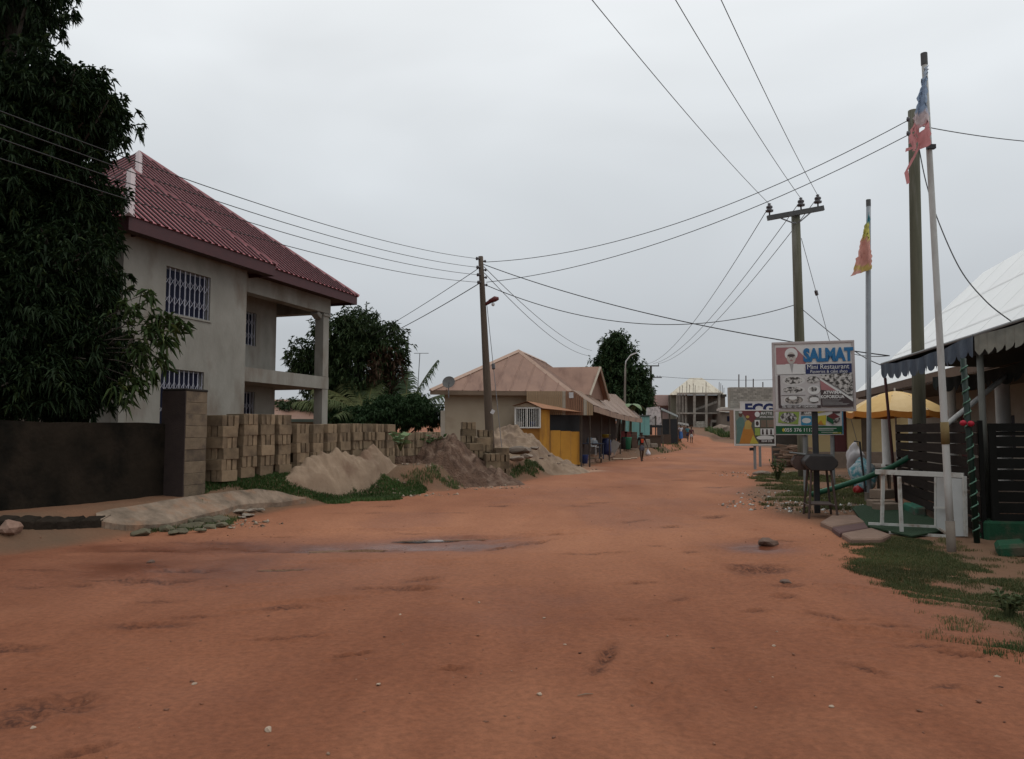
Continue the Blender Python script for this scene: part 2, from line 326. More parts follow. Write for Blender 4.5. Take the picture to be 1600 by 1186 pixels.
def build_ground():
    ys = np.concatenate([np.linspace(-14, 2.5, 22), 2.5 * (1000 / 2.5) ** (np.linspace(0, 1, 820)[1:] ** 1.35)])
    us = np.sinh(np.linspace(-1, 1, 641) * 1.6) / math.sinh(1.6) * 1.7
    Y = np.repeat(ys[:, None], len(us), 1); X = us[None, :] * (np.abs(Y) * 0.93 + 6)
    Z = terrain(X, Y)
    # fine crumbs and clods close by
    near = smooth((26 - Y) / 16)
    Z = Z + near * (0.022 * fbm(X * 5, Y * 5, 40, 3) + 0.05 * np.clip(vnoise(X * 9, Y * 9, 44) - 0.78, 0, 1) * smooth((vnoise(X * .8, Y * .8, 45) - .45) * 4))
    for (ax, ay, rx_, ry_, dz) in ((2.9, 9.6, 1.0, 0.8, 0.05), (3.6, 13.2, 1.2, 2.0, 0.035), (0.3, 11.9, 0.8, 0.35, 0.05), (-1.2, 9.6, 1.6, 0.5, 0.04), (2.6, 6.0, 0.35, 0.9, 0.03), (4.2, 6.6, 0.9, 0.8, 0.035), (-4.6, 8.6, 1.6, 0.9, 0.04), (-3.6, 5.4, 1.2, 0.7, 0.03), (0.9, 5.0, 0.3, 0.8, 0.025)):
        g_ = np.exp(-(((X - ax) / rx_) ** 2 + ((Y - ay) / ry_) ** 2)); Z = Z + g_ * dz * 2.2 * (fbm(X * 3.2, Y * 4.5, 52, 4) - 0.02 + 0.5 * np.abs(fbm(X * 7, Y * 7, 57, 3)))
    rg = np.random.default_rng(3)
    for (ax, ay, an, ln, wd) in ((0.2, 12.2, 0.2, 1.6, 0.24), (0.9, 12.7, 0.3, 1.2, 0.24), (-1.6, 9.7, 0.15, 1.4, 0.22), (-3.2, 8.0, 0.35, 1.2, 0.22), (-2.0, 7.4, 0.6, 0.8, 0.2), (3.3, 10.9, 0.25, 1.3, 0.28), (4.1, 7.6, -0.6, 1.3, 0.22), (3.2, 6.2, -0.5, 0.9, 0.2), (1.0, 5.2, 1.2, 0.7, 0.2), (-4.5, 10.4, 0.15, 2.0, 0.24), (2.2, 15.0, 1.2, 2.5, 0.26), (0.8, 16.0, 1.25, 3.0, 0.26), (3.6, 18.0, 1.3, 4.0, 0.26), (-2.2, 12.9, 0.12, 1.8, 0.22)):
        u = (X - ax) * math.cos(an) + (Y - ay) * math.sin(an); v = -(X - ax) * math.sin(an) + (Y - ay) * math.cos(an) + 0.05 * np.sin(u * 2.1)
        m_ = smooth((ln - np.abs(u)) / (0.4 * ln)) * smooth((wd * .5 - np.abs(v)) / 0.05) * np.clip(0.5 + 1.6 * fbm(X * 2, Y * 2, 131, 2), 0, 1)
        Z = Z - m_ * (0.018 + 0.014 * (np.sin(u * 34 + np.abs(v) * 22) > 0)) + 0.02 * smooth((ln - np.abs(u)) / (0.4 * ln)) * np.exp(-((np.abs(v) - wd * .62) / 0.05) ** 2)
    churn_shade = np.zeros_like(Z)
    marks = [(545, 853, .62, .14, .1), (500, 852, .3, .1, 0), (775, 851, .22, .12, 1.2), (800, 846, .35, .08, .9), (835, 842, .4, .06, .8), (605, 911, .35, .09, .2), (640, 914, .3, .08, .1), (655, 900, .2, .12, .3), (430, 944, .3, .06, .3), (552, 1012, .14, .03, .5), (708, 1030, .1, .04, .2), (948, 1010, .3, .06, 1.3), (935, 1035, .12, .05, 1.2),
             (1290, 952, .2, .06, -.9), (1330, 958, .14, .04, 0), (1392, 968, .16, .03, -.1), (1345, 1030, .2, .05, -1.0), (1440, 1000, .2, .05, -.2), (1500, 1010, .16, .05, -.4), (1480, 1060, .1, .04, .3), (1190, 886, .42, .3, .4), (1165, 880, .2, .14, .2), (1230, 911, .16, .1, -.3), (1225, 925, .1, .12, -1.0), (1215, 842, .3, .1, -.4), (870, 832, .14, .08, .3), (905, 790, .3, .16, .2), (935, 785, .3, .14, .5), (990, 812, .3, .12, .6), (930, 860, .4, .06, .1), (1025, 850, .1, .12, 1.2), (1080, 860, .1, .1, .8), (1115, 805, .4, .16, .9), (1050, 822, .2, .14, .3), (1140, 786, .25, .08, 0), (1060, 750, .5, .3, .2), (1090, 735, .6, .3, .1), (1120, 760, .5, .2, .4), (960, 760, .3, .15, .1),
             (240, 882, .14, .05, 0), (285, 890, .4, .09, .2), (250, 905, .5, .07, .15), (180, 905, .3, .05, .1), (235, 972, .3, .12, .2), (255, 935, .2, .05, .1), (300, 958, .2, .05, .3), (75, 1100, .26, .16, .2), (115, 1085, .14, .08, 0), (20, 1120, .2, .1, .3), (10, 1010, .25, .1, 0), (130, 1160, .14, .06, .5), (330, 845, .5, .06, .05), (420, 835, .4, .05, .1), (640, 830, .3, .05, 0), (560, 800, .5, .07, .1), (700, 800, .4, .08, .1), (780, 790, .3, .1, .2), (600, 790, .3, .06, 0), (90, 912, .4, .06, .1), (450, 985, .25, .04, .4), (30, 890, .5, .06, 0), (1000, 905, .2, .05, .1), (1060, 930, .12, .05, .6), (1180, 945, .12, .04, .1), (980, 960, .1, .04, 0)]
    for (px, py, a_, b_, an) in marks:
        q = P(px, py, 1.6 * FPX / (py - 676.0)); k0 = np.abs(ys - q.y) < a_ * 2.6 + .1
        xs = X[k0]; yy = Y[k0]; b_ = max(b_, .045); u = (xs - q.x) * math.cos(an) + (yy - q.y) * math.sin(an); v = -(xs - q.x) * math.sin(an) + (yy - q.y) * math.cos(an)
        g_ = np.exp(-((u / a_) ** 2 + (v / b_) ** 2) ** 1.5) * np.clip(1.15 + 2.2 * fbm(xs * 4.5, yy * 4.5, 141, 3), 0, 1.3)
        churn_shade[k0] = np.maximum(churn_shade[k0], g_); Z[k0] += g_ * (0.10 * fbm(xs * 6.5, yy * 6.5, 143, 3) - 0.012) + 0.018 * np.exp(-((np.hypot(u / a_, v / b_) - 1.25) / .3) ** 2)
    wet = np.zeros_like(Z)
    c = 11.3 + 0.12 * (X + 1)
    wet = np.maximum(wet, np.exp(-((Y - c) / 0.75) ** 2) * smooth((X + 8) / 3) * smooth((0.8 - X) / 1.2) * np.clip(0.75 + 1.3 * fbm(X * 1.2, Y * 2.6, 60, 4), 0, 1.1))
    for (q, rx, ry, tl) in PUDDLES:
        dx = X - q.x; dy = Y - q.y - tl * dx; wet = np.maximum(wet, np.exp(-((dx / (rx * 1.5)) ** 2 + (dy / (ry * 2.2)) ** 2)))
    wet = np.maximum(wet, 0.22 * smooth((vnoise(X * 0.5 + 9, Y * 0.28, 71) + 0.35 * fbm(X * 2.5, Y * 2.5, 73, 3) - 0.6) * 4) * smooth((Y - 3) / 3) * (np.abs(X + 1) < 30))
    wet = np.maximum(wet, np.clip(0.62 + 0.8 * fbm(X * 0.9, Y * 1.6, 63, 4), 0, .85) * np.exp(-((X + 4.6 - 0.1 * (Y - 8)) / 3.0) ** 2 - ((Y - 9.3) / 1.7) ** 2))
    s = bank_s(X, Y)
    verge = smooth((s + 0.25) / 0.5) * (Y < 60)
    re = np.interp(Y, [0, 3, 5.5, 7, 9, 11, 13, 16, 20, 30, 40, 60], [6, 4.4, 3.7, 3.6, 4.3, 5.0, 5.0, 4.8, 5.6, 9.4, 13.8, 22]) + 0.5 * fbm(Y * 0.8, 2.0 + 0 * Y, 77, 3)
    verge = np.maximum(verge, smooth((X - re) / 0.9) * 0.95) * (0.85 + 0.5 * fbm(X * 0.9, Y * 0.9, 83, 3))
    sand = np.zeros_like(Z)
    for (qx, qy, r, a) in ((-3.6, 18.9, .8, 0.5), (1.6, 33.0, 2.3, 0.95), (3.0, 36.2, 1.3, 0.8), (-0.6, 22.5, 1.0, 0.35)):
        sand = np.maximum(sand, a * smooth(1.4 - np.hypot(X - qx, Y - qy) / r + 0.9 * fbm(X * 1.1, Y * 1.1, 91, 3)))
    T = np.stack([np.clip(wet, 0, 1), np.clip(sand, 0, 1), np.clip(verge, 0, 1)], -1).reshape(-1, 3)
    V = np.stack([X, Y, Z], -1).reshape(-1, 3); w = len(us)
    i = np.arange(len(ys) - 1)[:, None] * w + np.arange(w - 1)[None, :]; i = i.ravel()
    F = np.stack([i, i + 1, i + w + 1, i + w], 1)
    o = np_mesh('ground', V, F, ground_mat(), tint=T, smooth_=True)
    dry = smooth((Y - 6.0) / 5) * np.clip(0.62 + 1.1 * fbm(X * 0.35, Y * 0.22, 101, 4) + 0.5 * fbm(X * 1.9, Y * 0.7, 111, 3), 0, 1) * np.clip(1 - wet * 1.2, 0, 1) * 0.9
    dry = np.maximum(dry, 0.75 * np.clip(fbm(X * 0.6 + 5, Y * 0.5, 121, 4) * 2.2 - 0.1, 0, 1))
    dc = o.data.attributes.new('churn_shade', 'FLOAT', 'POINT'); dc.data.foreach_set('value', np.ascontiguousarray(np.clip(churn_shade, 0, 1).ravel(), np.float32))
    da = o.data.attributes.new('dry', 'FLOAT', 'POINT'); da.data.foreach_set('value', np.ascontiguousarray(np.clip(dry * (1 - np.clip(verge, 0, 1)), 0, 1).ravel(), np.float32))
    tag(o, 'red laterite earth road and raised verges', None, kind='structure')
build_ground()
water = M('muddy_water', (0.16, 0.085, 0.055), (0.2, 0.11, 0.07), rough=0.06, spec=0.6)
for k, (c, rx, ry, tl) in enumerate(PUDDLES[:3]):
    z0 = float(terrain(c.x, c.y)) + 0.03; m = MB(); pts = []
    for a in np.linspace(0, 2 * math.pi, 29)[:-1]:
        r = 0.85 + 0.5 * (float(vnoise(a * 1.7, k + 3.0, 6)) - 0.5)
        dx = rx * r * math.cos(a); pts.append((c.x + dx, c.y + ry * r * math.sin(a) + tl * dx, z0))
    o = m.poly(pts).build('puddle', water); o['kind'] = 'structure'; o['label'] = 'shallow muddy puddle lying in a wheel rut'
# ------------------------------------------------------------------ vegetation helpers
def rand_unit(n, rng):
    v = rng.normal(size=(n, 3)); return v / np.linalg.norm(v, axis=1, keepdims=True)
def leaves(pos, direc, length, width, rng, cols, droop=0.5, fold=0.25):
    """pos n,3; direc n,3 unit; kite-shaped leaf folded on the midrib: 4 verts, 2 triangles"""
    n = len(pos); up = np.array([0, 0, 1.0])
    d = direc.copy(); side = np.cross(d, up + 0.35 * rng.normal(size=(n, 3))); side /= np.linalg.norm(side, axis=1, keepdims=True) + 1e-9
    nr = np.cross(side, d); L = (length * rng.uniform(0.7, 1.25, n))[:, None]; W = (width * rng.uniform(0.8, 1.2, n))[:, None]
    mid = pos + d * L * 0.42 + nr * 0.02; tip = pos + d * L; tip[:, 2] -= (droop * L[:, 0] * rng.uniform(0.5, 1.3, n))
    a = mid + side * W * 0.5 - nr * W * fold; b = mid - side * W * 0.5 - nr * W * fold
    V = np.stack([pos, a, tip, b], 1).reshape(-1, 3); i = np.arange(n)[:, None] * 4
    F = np.concatenate([i + np.array([[0, 1, 2]]), i + np.array([[0, 2, 3]])], 1).reshape(-1, 3)
    k = rng.random(n)[:, None]; c = cols[0] * (1 - k) + cols[1] * k
    if len(cols) > 2:
        sel = rng.random(n) < 0.06; c[sel] = cols[2]
    return V, F, np.repeat(c, 4, 0)
def rosette_crown(blobs, n_ros, per, ll, lw, rng, cols, shell=0.55, droop=0.5, skew=None, dead=None, spread=0.9, lump=0.3):
    bl = np.array(blobs, float); ar = bl[:, 3] ** 2 * (bl[:, 6] if bl.shape[1] > 6 else 1); pr = ar / ar.sum()
    ix = rng.choice(len(bl), n_ros, p=pr); u = rand_unit(n_ros, rng)
    rad = (shell + (1 - shell) * rng.random(n_ros) ** 0.6)
    ph = u * 2.3 + ix[:, None] * 3.7
    rad *= 0.9 + lump * (np.sin(ph[:, 0] * 2.1) * np.sin(ph[:, 1] * 2.7 + 1) * np.sin(ph[:, 2] * 2.3)) + 0.06 * rng.normal(size=n_ros)
    tip = bl[ix, :3] + u * bl[ix, 3:6] * rad[:, None]
    # twig ends carry a whorl of leaves
    pos = np.repeat(tip, per, 0); out = np.repeat(u, per, 0)
    dr = out * 0.55 + rand_unit(len(pos), rng) * spread; dr[:, 2] -= 0.15; dr /= np.linalg.norm(dr, axis=1, keepdims=True)
    pos = pos + rng.normal(size=pos.shape) * ll * 0.12
    V, F, T = leaves(pos, dr, ll, lw, rng, cols, droop)
    if dead is not None:
        m = np.linalg.norm((pos - np.array(dead[:3])) / np.array(dead[3:6]), axis=1) < 1
        m &= rng.random(len(pos)) < 0.75
        T[np.repeat(m, 4)] = np.array([0.075, 0.045, 0.028]) * (0.7 + 0.6 * rng.random((int(m.sum()) * 4, 1)))
    return V, F, T
BARK = M('bark', (0.075, 0.06, 0.047), (0.03, 0.025, 0.02), scale=9, rough=0.95, bump=0.8, bscale=18, stretch=(1, 1, 0.25))
LEAF = attr_mat('leaf', rough=0.6, spec=0.12, trans=0.16)
LEAF2 = attr_mat('leaf_dull', rough=0.65, spec=0.2, trans=0.2)
def limb(a, b, r0, r1, rng, n=7, wob=0.12):
    a = Vector(a); b = Vector(b); L = (b - a).length; pts = []; rs = []
    for k in range(n):
        t = k / (n - 1); w = math.sin(t * math.pi) * wob * L
        pts.append(a.lerp(b, t) + Vector((rng.normal() * w * 0.5, rng.normal() * w * 0.5, w * 0.5))); rs.append(r0 + (r1 - r0) * t)
    return pts, rs
def tree(name, label, base, blobs, n_ros, per, ll, lw, cols, seed, trunk_r=0.25, fork=0.35, group=None, shell=0.55, droop=0.5, dead=None, mat=LEAF, twigs=60, lump=0.3, spread=0.9):
    rng = np.random.default_rng(seed); base = Vector(base); b = np.array(blobs, float)
    t = thing(name, label, 'tree', base, group=group); o3 = np.array(base)
    cen = Vector(b[:, :3].mean(0)); fk = base.lerp(Vector((cen.x, cen.y, max(cen.z, base.z + 1.5))), fork); fk.x = base.x + (fk.x - base.x) * 0.4; fk.y = base.y + (fk.y - base.y) * 0.4
    m = MB(); pts, rs = limb(base - Vector((0, 0, 0.3)), fk, trunk_r * 1.25, trunk_r * 0.85, rng, 7, 0.03)
    m.tube([p - base for p in pts], rs, 10); m.build('trunk', BARK, t, True)
    m = MB()
    for row in b:
        c = Vector(row[:3]); p2, r2 = limb(fk, c, trunk_r * 0.6, trunk_r * 0.18, rng, 7, 0.1); m.tube([p - base for p in p2], r2, 7)
        for k in range(max(2, twigs // len(b))):
            u = Vector(rand_unit(1, rng)[0]); e = c + Vector((u.x * row[3], u.y * row[4], u.z * row[5])) * 0.9
            s0 = fk.lerp(c, rng.uniform(0.5, 1.0)); p3, r3 = limb(s0, e, trunk_r * 0.16, 0.012, rng, 5, 0.08); m.tube([p - base for p in p3], r3, 4, cap=False)
    m.build('limbs', BARK, t, True)
    V, F, T = rosette_crown(blobs, n_ros, per, ll, lw, rng, cols, shell, droop, dead=dead, spread=spread, lump=lump)
    np_mesh('crown', V - o3, F, mat, t, T)
    return t
def grass(pts, hh, rng, c0, c1, width=0.006, bend=0.5, blades=1, dry=0.08):
    """pts n,2 -> mesh arrays of bent blades (3 verts + tip)"""
    p = np.repeat(pts, blades, 0); n = len(p); p = p + rng.normal(size=p.shape) * 0.03
    z = terrain(p[:, 0], p[:, 1]); h = hh * rng.uniform(0.45, 1.35, n); a = rng.uniform(0, 2 * np.pi, n); ln = bend * rng.uniform(0.2, 1.2, n) * h
    dx, dy = np.cos(a), np.sin(a); wx, wy = -dy * width, dx * width
    w = rng.uniform(0.7, 1.4, n)
    b0 = np.stack([p[:, 0] - wx * w, p[:, 1] - wy * w, z - 0.01], 1); b1 = np.stack([p[:, 0] + wx * w, p[:, 1] + wy * w, z - 0.01], 1)
    m0 = np.stack([p[:, 0] + dx * ln * 0.4, p[:, 1] + dy * ln * 0.4, z + h * 0.62], 1); off = np.stack([wx * w * 0.7, wy * w * 0.7, 0 * h], 1)
    tip = np.stack([p[:, 0] + dx * ln, p[:, 1] + dy * ln, z + h * 0.9], 1)
    V = np.stack([b0, b1, m0 + off, m0 - off, tip], 1).reshape(-1, 3); i = np.arange(n)[:, None] * 5
    F = np.concatenate([i + np.array([[0, 1, 2]]), i + np.array([[0, 2, 3]]), i + np.array([[3, 2, 4]])], 1).reshape(-1, 3)
    k = rng.random(n)[:, None]; c = np.array(c0) * (1 - k) + np.array(c1) * k
    sel = rng.random(n) < dry; c[sel] = np.array([0.16, 0.125, 0.06])
    return V, F, np.repeat(c, 5, 0)
GRASS = attr_mat('grass', rough=0.6, spec=0.2, trans=0.25)
def poly_mask(x, y, poly):
    ins = np.zeros(len(x), bool); j = len(poly) - 1
    for i in range(len(poly)):
        xi, yi = poly[i]; xj, yj = poly[j]
        c = ((yi > y) != (yj > y)) & (x < (xj - xi) * (y - yi) / (yj - yi + 1e-12) + xi); ins ^= c; j = i
    return ins
def grass_patch(label, poly, dens, hh, seed, c0=(0.045, 0.075, 0.025), c1=(0.085, 0.12, 0.04), thin=0.0, width=0.006, nsc=1.0, edge=0.5):
    rng = np.random.default_rng(seed); q = np.array(poly); lo = q.min(0) - edge; hi = q.max(0) + edge
    n = int(np.prod(hi - lo) * dens); x = rng.uniform(lo[0], hi[0], n); y = rng.uniform(lo[1], hi[1], n)
    jx = x + edge * 2 * fbm(x * 1.4, y * 1.4, seed, 3); jy = y + edge * 2 * fbm(x * 1.4 + 9, y * 1.4, seed + 5, 3)
    m = poly_mask(jx, jy, poly) & (vnoise(x * nsc * 1.6, y * nsc * 1.6, seed + 9) + 0.5 * (vnoise(x * nsc * 5, y * nsc * 5, seed + 2) - 0.5) > thin)
    pts = np.stack([x[m], y[m]], 1)
    V, F, T = grass(pts, hh, rng, c0, c1, width)
    tone = 0.65 + 0.7 * vnoise(V[:, 0] * 0.9, V[:, 1] * 0.9, seed + 30)
    o = np_mesh('grass', V, F, GRASS, tint=T * tone[:, None]); return tag(o, label, 'grass', kind='stuff')
def frond(base, azim, elev, length, rng, nl=46, lw=0.035, ll=0.7, sag=0.9):
    """coconut frond: curved rachis with drooping leaflets. returns V,F,(rachis points)"""
    d = np.array([math.cos(azim) * math.cos(elev), math.sin(azim) * math.cos(elev), math.sin(elev)])
    t = np.linspace(0, 1, nl); pts = np.array(base)[None] + d[None] * (t * length)[:, None]; pts[:, 2] -= sag * length * 0.45 * t ** 2
    tan = np.gradient(pts, axis=0); tan /= np.linalg.norm(tan, axis=1, keepdims=True)
    side = np.cross(tan, [0, 0, 1.0]); side /= np.linalg.norm(side, axis=1, keepdims=True) + 1e-9
    Vs = []; Fs = []; n0 = 0
    for sg in (-1, 1):
        i0 = int(nl * 0.14); q = pts[i0:]; k = len(q); tt = t[i0:]
        l = ll * np.sin(np.clip((tt - 0.05) * 1.02, 0, 1) * np.pi) ** 0.55 * rng.uniform(0.85, 1.1, k)
        dr = side[i0:] * sg + tan[i0:] * 0.55 + np.array([0, 0, -0.3]) + rng.normal(size=(k, 3)) * 0.08; dr /= np.linalg.norm(dr, axis=1, keepdims=True)
        m = q + dr * (l * 0.55)[:, None]; e = q + dr * l[:, None]; e[:, 2] -= 0.38 * l
        w = tan[i0:] * lw * 0.5
        V = np.stack([q - w, q + w, m + w, m - w, e], 1).reshape(-1, 3); i = np.arange(k)[:, None] * 5
        F = np.concatenate([i + np.array([[0, 1, 2]]), i + np.array([[0, 2, 3]]), i + np.array([[3, 2, 4]])], 1).reshape(-1, 3)
        Vs.append(V); Fs.append(F + n0); n0 += len(V)
    return np.concatenate(Vs), np.concatenate(Fs), pts
def palm(label, base, crown_h, fronds, seed, col0, col1, trunk_r=0.14):
    rng = np.random.default_rng(seed); base = Vector(base); t = thing('coconut_palm', label, 'palm', base)
    top = Vector((0.15, 0.1, crown_h)); m = MB(); m.tube([Vector((0, 0, -0.2)), Vector((0.05, 0, crown_h * 0.5)), top], [trunk_r * 1.3, trunk_r, trunk_r * 0.8], 10); m.build('trunk', BARK, t, True)
    for (az, el, ln, sg) in fronds:
        V, F, pts = frond(tuple(top), az, el, ln, rng, nl=int(18 * ln), ll=0.26 * ln, lw=0.045, sag=sg)
        c = np.array(col0) * (1 - (k := rng.random())) + np.array(col1) * k
        f = np_mesh('frond', V, F, LEAF2, t, np.tile(c, (len(V), 1)) * rng.uniform(0.8, 1.2, (len(V), 1)))
        r = MB(); r.tube([Vector(p) for p in pts[::3]], [0.03 * (1 - i / len(pts[::3])) + 0.006 for i in range(len(pts[::3]))], 5); r.build('midrib', M('midrib', (0.12, 0.12, 0.04), (0.09, 0.07, 0.03)), f, True)
    return t

# ------------------------------------------------------------------ left: boundary wall, pillar, slab
UA = math.atan2(395, 1196); U = Vector((math.sin(UA), math.cos(UA), 0)); N = Vector((math.cos(UA), -math.sin(UA), 0))
ROT = math.pi / 2 - UA                                # local x runs along the road
PIL = P(287, 772, 14.5); PIL.z = 0
wp = M('shade_toned_plaster', (0.03, 0.023, 0.017), (0.010, 0.009, 0.007), scale=1.6, rough=0.97, spec=0.05, bump=0.9, bscale=12, c3=(0.007, 0.007, 0.006), s2=0.5)  # near-black plaster: the mango tree's shade is put into its colour
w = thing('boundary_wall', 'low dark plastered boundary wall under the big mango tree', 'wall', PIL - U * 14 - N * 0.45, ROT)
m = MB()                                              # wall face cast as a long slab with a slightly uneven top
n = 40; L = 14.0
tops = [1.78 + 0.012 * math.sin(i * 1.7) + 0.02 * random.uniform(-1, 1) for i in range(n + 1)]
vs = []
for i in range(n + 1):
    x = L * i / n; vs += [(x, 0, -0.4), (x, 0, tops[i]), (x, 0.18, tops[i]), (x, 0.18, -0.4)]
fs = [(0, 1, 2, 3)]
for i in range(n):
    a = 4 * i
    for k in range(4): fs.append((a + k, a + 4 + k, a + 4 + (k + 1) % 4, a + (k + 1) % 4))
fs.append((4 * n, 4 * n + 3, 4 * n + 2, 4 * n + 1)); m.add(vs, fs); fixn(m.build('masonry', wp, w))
# pillar of plastered block courses
pm = M('pillar_block', (0.20, 0.155, 0.105), (0.115, 0.088, 0.06), scale=5, rough=0.95, bump=0.7, bscale=45, c3=(0.075, 0.058, 0.045), s2=0.4, rnd=0.12)
pt = thing('wall_pillar', 'square weathered block pillar at the end of the dark boundary wall', 'pillar', PIL, ROT)
z = 0.15; k = 0
while z < 2.2:
    h = 0.228; m = MB(); m.box((0.29 + random.uniform(-.006, .006), 0.27 + random.uniform(-.006, .006), z + h / 2), (0.58, 0.54, h - 0.006)); bev(m.build('block_course', pm, pt), 0.006); z += h - 0.003; k += 1
m = MB(); m.bb(-0.03, -0.006, 0.0, 0.545, 0.1, z - 0.01); m.build('shade_plaster_coat', M('brown_shade_plaster', (0.05, 0.036, 0.032), (0.03, 0.022, 0.02), scale=3, rough=0.95, bump=0.4, c3=(0.02, 0.016, 0.015)), pt)  # brown plaster on the near face only, that side's shade painted into it
m = MB(); m.box((0.28, 0.27, z + 0.015), (0.62, 0.56, 0.05)); bev(m.build('cap', M('coping', (0.025, 0.022, 0.018), (0.014, 0.012, 0.01), rough=0.95, bump=0.5), pt), 0.015)
# broken concrete apron at the foot of the wall
conc = M('old_concrete', (0.285, 0.215, 0.16), (0.125, 0.096, 0.072), scale=2.6, rough=0.95, spec=0.1, bump=0.9, bscale=16, c3=(0.26, 0.155, 0.10), s2=0.9, contrast=.16)
import bmesh as _bm
fr_ = [(150, 822), (165, 826), (190, 829), (215, 830), (262, 828), (300, 816), (345, 806), (372, 797), (408, 793), (440, 792), (478, 786)]
bk_ = [(150, 806), (160, 803), (175, 800), (205, 796), (250, 788), (290, 781), (330, 775), (370, 770), (400, 768), (432, 771), (468, 780)]
def resample(px, n):
    a = np.array(px, float); t = np.linspace(0, len(a) - 1, n); k = np.arange(len(a)); return np.stack([np.interp(t, k, a[:, 0]), np.interp(t, k, a[:, 1])], 1)
nx_, ny_ = 90, 9; Fp = [G(*p) for p in resample(fr_, nx_)]; Bp = [G(*p) for p in resample(bk_, nx_)]; vs = []; fs = []
for i in range(nx_):
    e_ = 0.10 * (float(vnoise(i * 0.9, 2.0, 5)) - 0.5)
    for j in range(ny_):
        t_ = j / (ny_ - 1); p = Fp[i].lerp(Bp[i], t_ * (1 - e_) + e_ if j == 0 else t_)
        z0 = Fp[i].z + 0.12 + (Bp[i].z - 0.07 - Fp[i].z) * t_
        p.z = max(z0, gz(p.x, p.y) + 0.035) + 0.025 * float(fbm(p.x * 2.5, p.y * 2.5, 66, 3)) - (0.02 if j == 0 else 0); vs.append(p)
for i in range(nx_ - 1):
    for j in range(ny_ - 1): a = i * ny_ + j; fs.append((a, a + ny_, a + ny_ + 1, a + 1))
n0 = len(vs); rim = [i * ny_ for i in range(nx_)] + [(nx_ - 1) * ny_ + j for j in range(1, ny_)] + [i * ny_ + ny_ - 1 for i in range(nx_ - 2, -1, -1)] + [j for j in range(ny_ - 2, 0, -1)]
vs += [vs[k] - Vector((0, 0, 0.2)) for k in rim]
for k in range(len(rim)): k2 = (k + 1) % len(rim); fs.append((rim[k], n0 + k, n0 + k2, rim[k2]))
m = MB(); m.add(vs, fs); tag(fixn(m.build('concrete_apron', conc)), 'cracked concrete apron lying along the foot of the dark wall', 'slab')
def rock(name, label, cat, loc, size, mat, seed, group=None, flat=0.5, parent=None):
    rng = np.random.default_rng(seed); b = _bm.new(); _bm.ops.create_icosphere(b, subdivisions=2, radius=1.0)
    dirs = rand_unit(9, rng); cut = rng.uniform(0.45, 0.85, 9)
    for v in b.verts:
        p = np.array(v.co)
        for q, c in zip(dirs, cut):
            dd = p @ q
            if dd > c: p = p - q * (dd - c) * 0.92
        v.co = Vector(p * (1 + 0.06 * rng.normal()))
        v.co = Vector((v.co.x * size[0], v.co.y * size[1], v.co.z * size[2]))
    me = bpy.data.meshes.new(name); b.to_mesh(me); b.free(); o = link(name, me, mat, parent); o.location = loc; o.rotation_euler = (0, 0, rng.uniform(0, 6.28))
    if parent is None: tag(o, label, cat, group)
    return o
dk_m = M('shade_dark_kerb', (.034, .026, .02), (.016, .013, .01), scale=5, rough=.97, spec=.05, bump=.8, bscale=20)  # kerb colour taken down to near-black to carry its shadow
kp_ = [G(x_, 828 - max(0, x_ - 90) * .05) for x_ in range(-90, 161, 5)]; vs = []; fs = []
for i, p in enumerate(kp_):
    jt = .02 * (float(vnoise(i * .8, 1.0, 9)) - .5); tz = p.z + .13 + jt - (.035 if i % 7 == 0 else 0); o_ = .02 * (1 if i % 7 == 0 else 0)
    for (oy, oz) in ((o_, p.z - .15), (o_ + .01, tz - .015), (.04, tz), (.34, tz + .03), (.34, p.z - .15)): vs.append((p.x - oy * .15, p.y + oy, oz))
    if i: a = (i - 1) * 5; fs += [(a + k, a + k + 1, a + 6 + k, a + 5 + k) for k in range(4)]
m = MB(); m.add(vs, fs); tag(fixn(m.build('drain_kerb', dk_m)), 'shade-darkened drain kerb running below the boundary wall', 'kerb')
chunk_m = M('concrete_chunk', (0.34, 0.29, 0.235), (0.2, 0.165, 0.13), scale=6, rough=0.92, bump=0.6, bscale=35, rnd=0.2)
chunk_d = M('mossy_chunk', (0.15, 0.13, 0.085), (0.075, 0.07, 0.045), scale=7, rough=0.95, bump=0.6, bscale=35, rnd=0.2)
ck = [(222, 831, .17), (262, 824, .16), (283, 828, .12), (300, 820, .2), (318, 812, .24), (338, 810, .22), (345, 818, .12), (296, 812, .1), (270, 830, .1), (312, 826, .1), (330, 820, .12), (352, 808, .12)]
for i, (a, b, s) in enumerate(ck):
    q = G(a, b + 6); rock('concrete_chunk', 'mossy broken concrete chunk in the weeds along the apron edge', 'rubble', (q.x, q.y, q.z + 0.04), (s * 1.15, s * 0.85, s * 0.5), chunk_d, 100 + i, 'mossy rubble along the apron')
for i, (a, b, s) in enumerate([(372, 797, .2), (386, 803, .19), (392, 795, .16), (404, 794, .13), (378, 806, .1)]):
    q = G(a, b + 4); rock('concrete_chunk', 'pale slab fragment broken off the apron', 'rubble', (q.x, q.y, q.z + 0.03), (s, s * 0.7, s * 0.25), chunk_m, 140 + i, 'pale fragments of the apron')
q = G(12, 829); rock('boulder', 'pale reddish boulder at the foot of the dark wall', 'boulder', (q.x, q.y, q.z + 0.05), (0.2, 0.18, 0.13), M('pink_stone', (0.3, 0.2, 0.15), (0.18, 0.1, 0.075), rough=0.9, bump=0.5), 151)

